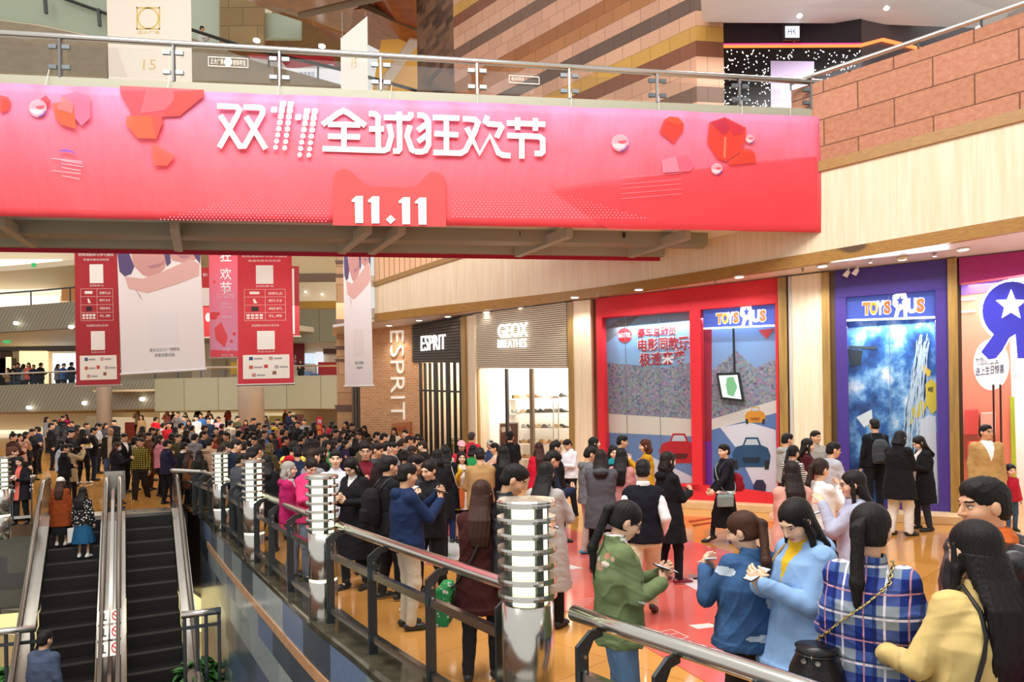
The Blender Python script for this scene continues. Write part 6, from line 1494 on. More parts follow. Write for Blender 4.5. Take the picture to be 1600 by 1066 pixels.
def make_person(cfg, h=1.7, q=0):
    """q: 0 near, 1 middle, 2 far. Builds the parts at the origin facing +Y, returns (root, info)"""
    s = h/1.7; hb, hh_, hd, hc = [(.015, .0042, .0036, .0075), (.02, .0068, .006, .012), (.03, .012, .011, .022)][q]
    sex = cfg.get('sex', 'f'); sw = (.160 if sex == 'm' else .138)*cfg.get('wide', 1.); info = {}
    root = bpy.data.objects.new('person', None); COL.objects.link(root); root.empty_display_size = .2
    sc = lambda p: np.array(p, float)*s
    S3 = lambda x, y, z: np.array([x, y, z])*s
    pose, _, style = POSES[cfg.get('pose', 'hang')]; pose = cfg.get('hands', pose)
    stn = STANCE[cfg.get('stance', 'relax')]; lean = cfg.get('lean', 0.)
    # skeleton
    sh = {1: S3(sw, -.005+lean, 1.372), -1: S3(-sw, -.005+lean, 1.372)}; hip = {1: S3(.088, 0, .90), -1: S3(-.088, 0, .90)}
    arm, leg = {}, {}
    for sd, k in ((1, 0), (-1, 1)):
        x, y, z = pose[k]; W = S3(sd*x, y+lean, z); hint = (sd*.55, -.35, -1.) if z > .95 else (sd*.3, -1., 0.)
        e, W = ik(sh[sd], W, .285*s, .255*s, hint); arm[sd] = (sh[sd], e, W)
        fx, fy = stn[k]; lift = .08+(.05 if fy < -.15 else 0); A = S3(sd*fx, fy, lift); kn, A = ik(hip[sd], A, .419*s, .405*s, (sd*.1, 1, 0)); leg[sd] = (hip[sd], kn, A)
    # head frame
    pit, yaw, rol = math.radians(cfg.get('pitch', 8)), math.radians(cfg.get('yaw', 0)), math.radians(cfg.get('roll', 0))
    Rh = rotz(yaw)@roty(rol)@rotx(-pit); pv = S3(0, -.02+lean, 1.467); hs = s*cfg.get('headscale', 1.0); Hd = lambda p: pv+Rh@(np.array(p, float)*hs+np.array([0, .022, .118])*hs)
    info.update(Hd=Hd, arm=arm, s=s, root=root, lean=lean, sw=sw)
    skm = skin(cfg.get('skin', '#edbd9c' if sex == 'f' else '#dba883')); hcol = cfg.get('haircol', '#120e0d')
    # ---- body: coarse torso and limbs, fine head and hands, one mesh
    parts = []
    B = Field(sc((-.62, -.5, 0)), sc((.62, .72, 1.5)), hb)
    B.stack([(.84*s, .13*s, .09*s, 0, 0), (1.0*s, .115*s, .08*s, 0, 0), (1.2*s, .13*s, .09*s, 0, lean*.6*s), (1.36*s, .12*s, .075*s, 0, lean*s), (1.41*s, .06*s, .05*s, 0, (lean-.01)*s)])
    for sd in (1, -1):
        a, e, w_ = arm[sd]; B.cone(a, e, .036*s, .031*s, .02*s); B.cone(e, w_, .032*s, .023*s, .02*s)
        a, k_, an = leg[sd]; B.cone(a, k_, .068*s, .047*s, .03*s); B.cone(k_, an, .044*s, .03*s, .03*s); B.cone(an, an+S3(0, .10, -.05), .028*s, .022*s, .02*s)
    B.cone(S3(0, lean-.01, 1.34), S3(0, lean-.012, 1.44), .05*s, .047*s, .03*s)
    V, F = B.mesh(); parts.append((V, F, 0))
    Hf = Field((-.115, -.14, -.22), (.115, .145, .135), hh_)        # head in its own frame, metres at scale 1
    m = sex == 'm'
    Hf.ell((0, -.014, .030), (.0745, .094, .088), .0); Hf.ell((0, .022, -.035), (.060 if m else .056, .064, .068), .035); Hf.ell((0, .052, -.088), (.030 if m else .024, .026, .022), .03)
    Hf.ell((.036, .052, -.028), (.026, .03, .028), .02); Hf.ell((-.036, .052, -.028), (.026, .03, .028), .02)
    Hf.ell((0, .076, .030), (.048, .016, .014), .02)
    for sd in (1, -1): Hf.ell((sd*.031, .096, .008), (.019, .016, .011), .012, '-'); Hf.ell((sd*.031, .0715, .007), (.0145, .0145, .012), .004)
    Hf.cone((0, .086, .016), (0, .103, -.024), .008, .0125, .012); Hf.ell((.010, .094, -.027), (.008, .009, .007), .006); Hf.ell((-.010, .094, -.027), (.008, .009, .007), .006)
    Hf.ell((0, .083, -.055), (.021, .012, .0055), .006); Hf.ell((0, .081, -.066), (.019, .012, .006), .005); Hf.ell((0, .096, -.0605), (.02, .006, .0016), .003, '-')
    for sd in (1, -1): Hf.ell((sd*.077, -.008, -.006), (.010, .019, .031), .008)
    nb = np.linalg.solve(Rh*hs, (S3(0, lean-.015, 1.40)-pv))-np.array([0, .022, .118])
    Hf.cone((0, -.022, -.045), nb, .050 if m else .044, .056 if m else .047, .03)
    V, F = Hf.mesh()
    cH = V[F].mean(1); x, y, z = np.abs(cH[:, 0]), cH[:, 1], cH[:, 2]; mi = np.zeros(len(F), np.int32); fr = y > .045
    ey = fr & (((x-.031)/.0135)**2+((z-.0075)/.0058)**2 < 1); ey2 = fr & (((x-.031)/.0062)**2+((z-.0075)/.0062)**2 < 1)
    lid_ = fr & (((x-.031)/.0165)**2+((z-.0125)/.0032)**2 < 1)
    mi[ey] = 1; mi[ey2 | lid_] = 2; br_ = fr & (((x-.034)/.021)**2+((z-.031-.10*(x-.034))/(.0045 if m else .0032))**2 < 1) & (y > .05); mi[br_] = 3
    mi[fr & (y > .06) & ((cH[:, 0]/.023)**2+((z+.060)/.0105)**2 < 1)] = 4
    if q == 2: mi[ey] = 2
    VH = (V*hs+np.array([0, .022, .118])*hs)@Rh.T+pv
    base = sum(len(p[0]) for p in parts); nF0 = len(parts[0][1])
    parts.append((VH, F, 0)); head_mi = mi
    hands = {}
    for sd in (1, -1):
        a, e, w_ = arm[sd]; f_ = (w_-e)/np.linalg.norm(w_-e)
        st_ = style if style != 'hold1' else ('hold' if sd == 1 else 'side')
        if st_ == 'hold':
            fd = f_*.55+np.array([-sd*.35, .25, .55]); fd /= np.linalg.norm(fd); n_ = np.array([sd*.75, .55, -.2]); curl = (.55, .75)
        else: fd = f_*.9+np.array([0, .12, -.1]); fd /= np.linalg.norm(fd); n_ = np.array([sd*1., -.1, 0]); curl = (.35, .45)
        n_ = n_-fd*(n_@fd); n_ /= np.linalg.norm(n_); xx = np.cross(fd, n_); Rm = np.stack([xx, fd, n_], 1)
        T = lambda p: w_+Rm@(np.array(p)*s)
        # thumb side: toward the body's front/up
        tx = 1 if (xx@np.array([-sd*.3, .6, 1.])) > 0 else -1
        hf = Field(w_-.2*s, w_+.2*s, hd)
        hf.cone(w_-f_*.03*s, T((0, .03, 0)), .024*s, .026*s, 0); hf.ell(T((0, .05, 0)), np.array((.041, .048, .017))*s, .015*s, '+', Rm)
        for j, (fx, L) in enumerate(((.031, .068), (.011, .078), (-.010, .073), (-.030, .056))):
            p0 = np.array((fx*tx, .082-abs(j-1.2)*.004, 0)); c1, c2 = curl[0]+.08*j, curl[1]+.06*j
            p1 = p0+np.array((fx*tx*.1, math.cos(c1), -math.sin(c1)))*L*.5; p2 = p1+np.array((0, math.cos(c1+c2), -math.sin(c1+c2)))*L*.5
            hf.cone(T(p0), T(p1), .0098*s, .0090*s, .004*s); hf.cone(T(p1), T(p2), .0088*s, .0074*s, .003*s)
        p0 = np.array((tx*.026, .022, -.006)); p1 = np.array((tx*.052, .052, -.018)); p2 = np.array((tx*.05, .08, -.032))
        hf.cone(T(p0), T(p1), .0135*s, .011*s, .008*s); hf.cone(T(p1), T(p2), .0105*s, .0085*s, .003*s)
        V, F2 = hf.mesh(); parts.append((V, F2, 0)); hands[sd] = (T((0, .07, -.03)), Rm, T)
    info['hands'] = hands
    def zones(c, mi_): mi_[nF0:nF0+len(head_mi)] = head_mi; return mi_
    np_mesh('body', parts, [skm, M('#f2ede8', .3), M('#1d1210', .3), hairm('#1c1513' if hcol in ('#b9b4ae',) else hcol), M('#c4776c' if sex == 'f' else '#b57e6a', .45)], root, zones)
    # ---- hair
    hs_ = cfg.get('hair', 'short'); hm = hairm(hcol)
    if hs_ != 'bald':
        hg = hh_*1.25; X = Field((-.15, -.22, -.14), (.15, .14, .16), hg)
        big = .002 if m else .003
        X.ell((0, -.018, .040), (.0815+big, .1015+big, .090+big), 0) if hs_ not in ('short', 'crop') else X.ell((0, -.016, .037), (.0785, .0985, .0875), 0)
        if hs_ in ('short', 'crop'):
            X.ell((0, .006, .080), (.068, .082, .050), .025)
            X.ell((0, -.04, -.02), (.070, .074, .06), .02)
            X.ell((0, .118, -.028), (.092, .076, .098), .012, '-'); X.ell((0, .03, -.175), (.14, .17, .115), .02, '-')
            for sd in (1, -1): X.ell((sd*.085, .022, -.032), (.03, .045, .045), .01, '-'); X.ell((sd*.082, -.008, -.012), (.03, .022, .034), .006, '-')
        else:
            X.ell((0, -.03, -.02), (.084, .085, .085), .02)
            X.ell((0, .115, -.032), (.066, .072, .098), .014, '-'); X.ell((0, .07, -.10), (.052, .085, .07), .01, '-')
            X.ell((.0, .093, .066), (.012, .02, .02), .012, '-')
            if hs_ in ('pony', 'bun'):
                X.ell((0, .0, -.14), (.12, .14, .085), .015, '-')
                for sd in (1, -1): X.ell((sd*.085, .0, -.035), (.03, .04, .045), .008, '-')
        if hs_ == 'bun': X.ell((0, -.10, .075) if cfg.get('bunhigh') is None else (0, -.05, .135), (.04, .038, .038), .01)
        X.strands(.0016, (0, -.01), 22, cfg.get('seed', 0)*1.3)
        if hs_ in ('short', 'crop'): X.wrinkle(.0024, 3.6, cfg.get('seed', 0))
        V, F = X.mesh(); ps = [((V*hs+np.array([0, .022, .118])*hs)@Rh.T+pv, F, 0)]
        L = cfg.get('hairlen', {'long': .42, 'bob': .16, 'mid': .27, 'pony': .34}.get(hs_, 0))
        if hs_ in ('long', 'bob', 'mid'):
            G_ = Field(sc((-.24, -.32, .95)), sc((.24, .25, 1.72)), max(hg, .006)); c0 = Hd((0, -.03, .0)); zt = c0[2]; bk = (lean-.115)*s
            rows = [(zt, .086*s, .078*s, c0[0], c0[1]-.008*s), (zt-.09*s, .092*s, .058*s, c0[0]*.8, c0[1]*.6+bk*.4-.012*s)]
            if L > .2: rows += [(zt-.20*s, .10*s, .038*s, 0, bk-.025*s), (zt-L*.8*s, .092*s, .032*s, 0, bk-.035*s), (zt-L*s, .07*s, .018*s, 0, bk-.03*s)]
            else: rows += [(zt-L*s, .088*s, .056*s, c0[0]*.7, c0[1]-.02*s)]
            G_.stack(rows, .01, '+', .06, cfg.get('seed', 0), 2.2)
            if L <= .2 or cfg.get('fringe_sides', True):
                for sd in (1, -1):
                    a = Hd((sd*.078, .012, .03)); b2 = Hd((sd*.083, .015, -.07)); e3 = Hd((sd*.080, .0, -.12)) if L <= .2 else S3(sd*.105, lean+.02, 1.38)
                    G_.cone(a, b2, .014*s, .02*s, .02); G_.cone(b2, e3, .02*s, .017*s, .02)
                    if L > .3 and cfg.get('frontlocks'): G_.cone(e3, S3(sd*.10, lean+.115, 1.22), .022*s, .012*s, .015)
            ci = Hd((0, .085, -.035)); G_.ell(ci, np.array((.062, .085, .098))*s, .01, '-', Rh)
            G_.strands(.0026, (c0[0]*.4, c0[1]), 30, cfg.get('seed', 0)); V, F = G_.mesh(); ps.append((V, F, 0))
        if hs_ == 'pony':
            G_ = Field(sc((-.3, -.4, .95)), sc((.3, .2, 1.75)), max(hg, .006)); a = Hd((0, -.10, .055)); b2 = Hd((cfg.get('ponyside', 0)*.05, -.138, .01)); c_ = np.array([cfg.get('ponyside', 0)*.09*s, min(b2[1], bk0) if (bk0 := (lean-.165)*s) else 0, b2[2]-L*.55*s]); d_ = c_+np.array([0, .012, -L*.45])*s
            G_.cone(a, b2, .020*s, .026*s, .01); G_.cone(b2, c_, .028*s, .029*s, .02); G_.cone(c_, d_, .029*s, .008*s, .02); G_.strands(.003, (c_[0], c_[1]+.0), 9, 1)
            V, F = G_.mesh(); ps.append((V, F, 0))
        np_mesh('hair', ps, [hm], root)
    cap = cfg.get('cap')
    if cap:
        X = Field((-.12, -.15, -.05), (.12, .23, .17), hh_*1.3); X.ell((0, -.016, .048), (.092, .111, .096), 0); X.ell((0, 0, -.06), (.2, .2, .10), .01, '-'); X.ell((0, .12, .045), (.075, .085, .012), .01)
        V, F = X.mesh(); np_mesh('cap', [((V*hs+np.array([0, .022, .118])*hs)@Rh.T+pv, F, 0)], [cloth(cap)], root)
    # ---- top
    top = cfg.get('top', 'jacket'); hem = cfg.get('hem', {'jacket': .80, 'hoodie': .82, 'coat': .62, 'longcoat': .40, 'sweater': .84, 'shirt': .84, 'vest': .84}[top])*s
    fat = {'jacket': 1.12, 'hoodie': 1.12, 'coat': 1.14, 'longcoat': 1.16, 'sweater': 1.06, 'shirt': 1.03, 'vest': 1.06}[top]*cfg.get('fat', 1.)*(1.06 if m else 1.)
    T_ = Field(sc((-.66, -.5, .3)), sc((.66, .75, 1.56)), hc); Ls = lean*s
    rows = [(hem, .185*s*fat, .135*s*fat, 0, .0), (.92*s, .178*s*fat, .132*s*fat, 0, 0), (1.06*s, .158*s*fat, .122*s*fat, 0, Ls*.3), (1.22*s, .168*s*fat, .130*s*fat, 0, Ls*.7), (1.33*s, (sw+.016)*s*min(fat, 1.1), .112*s*fat, 0, Ls-.004*s), (1.395*s, (sw-.022)*s, .085*s, 0, Ls-.012*s), (1.425*s, (sw-.06)*s, .072*s, 0, Ls-.014*s), (1.452*s, .062*s, .060*s, 0, Ls-.016*s)]
    if hem < .8*s: rows[0] = (hem, (.20+.04*(.8*s-hem))*s*fat, .175*s*fat, 0, .01*s); rows[1] = (.92*s, .186*s*fat, .138*s*fat, 0, 0)
    if cfg.get('flare'): rows[0] = (hem, cfg['flare']*s, cfg['flare']*.8*s, 0, 0)
    rows = [r for r in rows if r[0] >= hem-1e-6]
    T_.stack(rows, .0, '+', .025, cfg.get('seed', 0), 2.35)
    for sd in (1, -1):
        a, e, w_ = arm[sd]; sr = {'shirt': .9, 'sweater': 1.}.get(top, 1.12)*cfg.get('sleeve', 1.)*(1.05 if m else .97)
        if top == 'vest': T_.cone(a-S3(sd*.03, 0, 0.0), a+S3(sd*.004, 0, -.03), .064*s, .062*s, .03*s); continue
        cut = cfg.get('sleevelen', 1.); wj = e+(w_-e)*cut
        T_.cone(a+S3(-sd*.012, 0, -.012), e, .062*s*sr, .052*s*sr, .014*s); T_.ell(a-S3(sd*.006, 0, .012), np.array((.056, .057, .052))*s*sr, .05*s); T_.cone(e, wj, .051*s*sr, .040*s*sr, .014*s)
    if top == 'hoodie' or cfg.get('hood'):
        T_.ell(S3(0, lean-.115, 1.40), np.array((.108, .05, .062))*s, .02*s); T_.ell(S3(0, lean-.015, 1.43), np.array((.10, .09, .035))*s, .02*s); T_.ell(S3(0, lean-.02, 1.50), np.array((.062, .058, .075))*s, .01*s, '-')
    elif top in ('jacket', 'coat', 'longcoat', 'shirt'):
        T_.stack([(1.40*s, .082*s, .078*s, 0, Ls-.016*s), (1.475*s, .068*s, .068*s, 0, Ls-.018*s)], .015*s); T_.stack([(1.435*s, .055*s, .056*s, 0, Ls-.015*s), (1.56*s, .058*s, .06*s, 0, Ls-.015*s)], .006*s, '-')
    if q == 0 and top in ('jacket', 'coat'):
        for sd in (1, -1):
            a, e, w_ = arm[sd]; u_ = (w_-e)/np.linalg.norm(w_-e); T_.cone(w_-u_*.035*s, w_-u_*.012*s, .0465*s*cfg.get('sleeve', 1.), .0465*s*cfg.get('sleeve', 1.), .006*s)
        T_.stack([(hem, rows[0][1]+.007*s, rows[0][2]+.007*s, 0, rows[0][4]), (hem+.045*s, rows[0][1]+.004*s, rows[0][2]+.004*s, 0, rows[0][4])], .008*s)
    T_.wrinkle(.0046 if q < 2 else .003, 1.0 if q else 1.15, cfg.get('seed', 0))
    V, F = T_.mesh()
    inn = cfg.get('inner'); tk = cfg.get('kind', 'plain'); tc = cfg.get('col', '#222222')
    slc = cfg.get('sleevecol'); vz = cfg.get('vz', 1.2)*s; vw = cfg.get('vw', .075)*s
    def zt_(c, mi_):
        if inn:
            if cfg.get('open'): sel = (c[:, 1] > .02) & (np.abs(c[:, 0]) < vw*.75)
            else: sel = (c[:, 1] > .0) & (np.abs(c[:, 0]) < vw*np.clip((c[:, 2]-vz)/(1.45*s-vz), 0, 1)) & (c[:, 2] > vz)
            mi_[sel & (c[:, 2] < 1.46*s)] = 1
        if slc:
            for sd in (1, -1):
                a, e, w_ = arm[sd]
                for p0, p1, r in ((a, e, .085*s), (e, w_, .07*s)):
                    d = p1-p0; t = np.clip(((c-p0)@d)/(d@d), 0, 1); dist = np.linalg.norm(c-p0-t[:, None]*d, axis=1); mi_[(dist < r) & (np.abs(c[:, 0]) > (sw-.02)*s)] = 2
        if cfg.get('hemband'): mi_[(c[:, 2] < hem+.05*s)] = 3
        for pi_, (pc, pr_, pcol) in enumerate(cfg.get('patches', [])): mi_[np.sqrt((((c-np.array(pc)*s)/np.array(pr_)/s)**2).sum(1)) < 1] = 4+pi_
        return mi_
    nm = {'longcoat': 'coat', 'hoodie': 'hoodie'}.get(top, top)
    np_mesh(nm, [(V, F, 0)], [cloth(tc, tk), cloth(inn or '#ffffff'), cloth(slc or tc), cloth(cfg.get('hemband') or tc)]+[cloth(p_[2]) for p_ in cfg.get('patches', [])], root, zt_)
    if top == 'vest' or cfg.get('undershirt'):
        U = Field(sc((-.66, -.5, .9)), sc((.66, .75, 1.56)), hc)
        for sd in (1, -1):
            a, e, w_ = arm[sd]; U.cone(a+S3(-sd*.02, 0, -.01), e, .062*s, .052*s, .03*s); U.cone(e, e+(w_-e)*.97, .052*s, .036*s, .02*s)
        U.stack([(1.38*s, .08*s, .07*s, 0, Ls-.016*s), (1.48*s, .066*s, .066*s, 0, Ls-.018*s)], .01); U.wrinkle(.004, 1.2); V, F = U.mesh(); np_mesh('shirt', [(V, F, 0)], [cloth(cfg.get('undershirt', '#f1efeb'))], root)
    # ---- bottom
    bt = cfg.get('bottom', 'trousers'); bc = cfg.get('bcol', '#17171b'); Lg = Field(sc((-.4, -.62, .02)), sc((.4, .62, 1.06)), hc); loose = cfg.get('loose', 1.)*(1.08 if m else 1.)
    if bt == 'trousers':
        Lg.stack([(.80*s, .155*s*loose, .108*s*loose, 0, 0), (.92*s, .158*s, .112*s, 0, 0), (1.02*s, .135*s, .10*s, 0, 0)], 0)
        for sd in (1, -1):
            a, k_, an = leg[sd]; Lg.cone(a, k_, .092*s*loose, .066*s*loose, .04*s); Lg.cone(k_, an+(k_-an)*cfg.get('ankle', .0), .064*s*loose, .050*s*loose, .03*s)
    else:
        zh = cfg.get('skirtz', .45)*s; fl = cfg.get('flr', .2)
        Lg.stack([(zh, fl*s, fl*.95*s, 0, 0), (.75*s, .185*s, .155*s, 0, 0), (.92*s, .162*s, .118*s, 0, 0), (1.02*s, .13*s, .10*s, 0, 0)], 0, '+', .05)
        if cfg.get('leggings'):
            for sd in (1, -1): a, k_, an = leg[sd]; Lg.cone(a, k_, .078*s, .054*s, .03*s); Lg.cone(k_, an, .053*s, .035*s, .03*s)
    Lg.wrinkle(.004 if q < 2 else .002, 1.1, 2+cfg.get('seed', 0)); V, F = Lg.mesh()
    np_mesh('skirt' if bt == 'skirt' else 'trousers', [(V, F, 0)], [cloth(bc, cfg.get('bkind', 'plain'))], root)
    # ---- shoes
    shc = cfg.get('shoe', '#1a1818'); so = cfg.get('sole', '#e8e6e0' if cfg.get('sneaker') else '#141313')
    for sd, k in ((1, 0), (-1, 1)):
        a, k_, an = leg[sd]; an = an.copy(); tilt = .05*s if an[2] > .1*s else 0; out = sd*.16
        f0 = np.array([math.sin(out), math.cos(out), 0]); z0 = tilt
        Sf = Field(an+S3(-.14, -.14, -.1), an+S3(.14, .28, .1), max(hc*.8, .008)); hl = np.array([an[0], an[1], 0])
        Sf.cone(hl-f0*.045*s+np.array([0, 0, .045*s+z0]), hl+f0*.10*s+np.array([0, 0, .036*s]), .038*s, .038*s, 0); Sf.cone(hl+f0*.10*s+np.array([0, 0, .035*s]), hl+f0*.165*s+np.array([0, 0, .026*s]), .038*s, .028*s, .02)
        Sf.cone(an+np.array([0, 0, .01*s]), hl+np.array([0, 0, .05*s+z0]), .040*s, .04*s, .02)
        g = Sf.sub((an[0]-.2, an[1]-.2, -.2), (an[0]+.2, an[1]+.3, .0), .2)
        Sf.D = np.maximum(Sf.D, (.004*s-Sf.ax[2][None, None, :]).astype(f32)); V, F = Sf.mesh()
        np_mesh('shoe', [(V, F, 0)], [M(shc, .45), M(so, .6)], root, lambda c, mi_: np.where(c[:, 2] < .022*s+z0*.5, 1, 0).astype(np.int32))
    # ---- glasses
    if cfg.get('glasses'):
        gm = MB()
        for sd in (1, -1):
            ring = [Hd((sd*.031+.021*math.cos(t)*1., .096-abs(.021*math.cos(t)*sd+.031-.0)*.12, .005+.016*math.sin(t))) for t in [2*PI*j/14 for j in range(15)]]; gm.tube(ring, .0022*s, 6)
            gm.tube([Hd((sd*.052, .090, .009)), Hd((sd*.079, .03, .012)), Hd((sd*.080, -.01, .004))], .002*s, 6)
        gm.tube([Hd((-.010, .100, .007)), Hd((0, .104, .009)), Hd((.010, .100, .007))], .0022*s, 6); ob('glasses', gm, M('#1d2748', .25), root, local=True)
    if cfg.get('mask'):
        X = Field((-.08, .0, -.12), (.08, .14, .02), hh_); X.ell((0, .055, -.05), (.058, .052, .05), 0); V, F = X.mesh(); np_mesh('face_mask', [((V*hs+np.array([0, .022, .118])*hs)@Rh.T+pv, F, 0)], [cloth('#e9ecee')], root)
    if cfg.get('scarf'):
        X = Field(sc((-.2, -.2, 1.3)), sc((.2, .25, 1.56)), max(hc*.8, .008)); X.stack([(1.385*s, .12*s, .115*s, 0, Ls), (1.44*s, .105*s, .105*s, 0, Ls), (1.49*s, .085*s, .085*s, 0, Ls)], 0, '+', .05); X.wrinkle(.006, 1.6); V, F = X.mesh(); np_mesh('scarf', [(V, F, 0)], [cloth(cfg['scarf'])], root)
    info['cfg'] = cfg; info['leg'] = leg; info['rows'] = np.array(sorted(rows))
    return root, info
def place(root, x, y, z, heading): root.location = (x, y, z); root.rotation_euler = (0, 0, -math.radians(heading))
def W(info, p):                                            # person space -> world
    r = info['root']; a = r.rotation_euler.z; c, s_ = math.cos(a), math.sin(a); return Vector((r.location.x+p[0]*c-p[1]*s_, r.location.y+p[0]*s_+p[1]*c, r.location.z+p[2]))
# ================================================================ THE PEOPLE
PAL = dict(black='#17161a', charcoal='#3c3c41', grey='#86868a', pale='#c3c3c4', white='#efece6', navy='#1b2642', blue='#3f6fb0', denim='#4a6c98', red='#cc1f2c', crimson='#a01c34', maroon='#5a1622', pink='#e6a3a8',
           magenta='#c42460', coral='#e8705c', orange='#e0842c', mustard='#cf9f26', yellow='#e6c43c', cream='#e8dcc0', beige='#cdb592', tan='#b08a5a', brown='#5a3924', rust='#9a4420', olive='#4e4a30', green='#2f9050', teal='#1f8a90', purple='#33274e', lavender='#b6b3d2', sky='#9dbbe0')
RAMP0, RAMPK = 17.0, .058
def zf(D): return max(0., (D-RAMP0)*RAMPK)
# gently rising floor under the far crowd
rm = MB().ext([(-40, RAMP0, .0), (-3.6, RAMP0+3.4, zf(RAMP0+3.4)), (-6.5, 45.5, zf(45.5)), (-40, 45.5, zf(45.5))][::-1], (0, 0, -.05))
rm = MB().ext([(-40, 45.5, zf(45.5)), (-5.5, 45.5, zf(45.5)), (-2.2, 20.5, zf(20.5)), (.6, 17.4, zf(17.4)), (.2, RAMP0, .002), (-40, RAMP0, .002)], (0, 0, -.05))
st(ob('floor_rising', rm, FLOOR))
st(ob('floor_balcony', MB().ext([(p[0], p[1]+.3, 3.92) for p in LFr]+[(-7, 46, 3.92), (-40, 46, 3.92)], (0, 0, -.1)), M('#d9c6a0', .3)))
HV = {'m': (1.66, 1.78), 'f': (1.56, 1.67)}
rngp = random.Random(21)
def dmin(px): return float(np.interp(px, [0, 60, 64, 270, 300, 352, 403, 512, 640, 830], [16.2, 16.2, 17.2, 17.2, 16.8, 14.2, 11.3, 8.1, 5.8, 4.7]))
def dmax(px): return float(np.interp(px, [0, 500, 524, 560, 645, 719, 885, 931], [42, 42, 22.6, 21.8, 20.6, 18.9, 17.0, 16.5]))
SPOTS = []
def locate(px, py, sex, D=None, z0=None, h=None):
    u, v = ray(px, py); D_auto = D is None
    if D is None:
        h = h or rngp.uniform(*HV[sex]); D = (3.086-h)/(RAMPK-v) if v > -(2.1-h)/RAMP0 else (h-2.1)/v
    if D_auto: D = min(max(D, dmin(px)), dmax(px))
    if z0 is None: z0 = zf(D)
    h = HC+v*D-z0
    return u*D, D, z0, h
USED = {}
def uniq(lb, x):
    USED.setdefault(lb, []).append(x); return lb
def person(label, px, py, D, heading, z0=None, q=None, **cfg):
    x, y, z, h = locate(px, py, cfg.get('sex', 'f'), D, z0, cfg.pop('h', None)); D = y
    if q is None: q = 0 if D < 5.6 else 1
    h2 = h*cfg.pop('hk', 1.0)+.0009*max(0, cfg.get('pitch', 8)-5)
    h2 = max(.9, min(2.0, h2)); cfg.setdefault('seed', int(px) % 13)
    for k in ('col', 'bcol', 'inner', 'slc', 'sleevecol', 'shoe', 'cap', 'scarf', 'hemband'):
        if k in cfg and cfg[k] in PAL: cfg[k] = PAL[cfg[k]]
    r, info = make_person(cfg, h2, q); place(r, x, y, z, heading)
    hd = info['Hd']((0, 0, 0)); info['D'] = D
    d = W(info, hd)-r.location; r.location.x -= d.x*.8                # keep the head over its pixel
    SPOTS.append((r.location.x, r.location.y)); tag(r, label, 'person', cfg.get('group')); return info
def phone(info, label, col='#1c1d22', side=None, case=None):
    h = info['hands']; s = info['s']
    c = (h[1][0]+h[-1][0])/2 if side is None else h[side][0]
    c = c+np.array([0, .012, .02])*s; tilt = math.radians(35)
    t = thing('phone', label, 'phone', W(info, c)); t.rotation_euler = (tilt-PI/2+.6, 0, info['root'].rotation_euler.z)
    b = MB(); b.box((0, 0, 0), (.074, .15, .008)); o = ob('case', b, M(case or col, .4), t, local=True, bevel=.003)
    ob('screen', MB().box((0, 0, .0045), (.066, .138, .001)), M('#bcd0e4', .2, emit=.5), t, local=True)
    return t
def torso_r(info, z):
    r = info['rows']; s = info['s']; z = np.clip(z, r[0, 0], r[-1, 0]); return np.interp(z, r[:, 0], r[:, 1]), np.interp(z, r[:, 0], r[:, 2]), np.interp(z, r[:, 0], r[:, 4])
def strap_path(info, shoulder, hipside, zb, n=9):
    """from the bag at the hip up the back, over the shoulder and down the front, lying on the coat"""
    s = info['s']; pts = []
    for k in range(n):
        t = k/(n-1); z = (zb+(1.37-zb)*t)*s; rx, ry, cy = torso_r(info, z); x = (hipside*(rx+.012)*(1-t)+shoulder*.095*s*t); f = max(0, 1-min(1, abs(x)/(rx+.012))**2.3)**(1/2.3)
        pts.append((x, cy-(ry+.014)*f, z))
    top = [(shoulder*.095*s, info['lean']*s-.02, 1.452*s)]
    back = pts; front = [(x, 2*torso_r(info, z)[2]-y, z) for x, y, z in pts[::-1]]
    return back+top+front
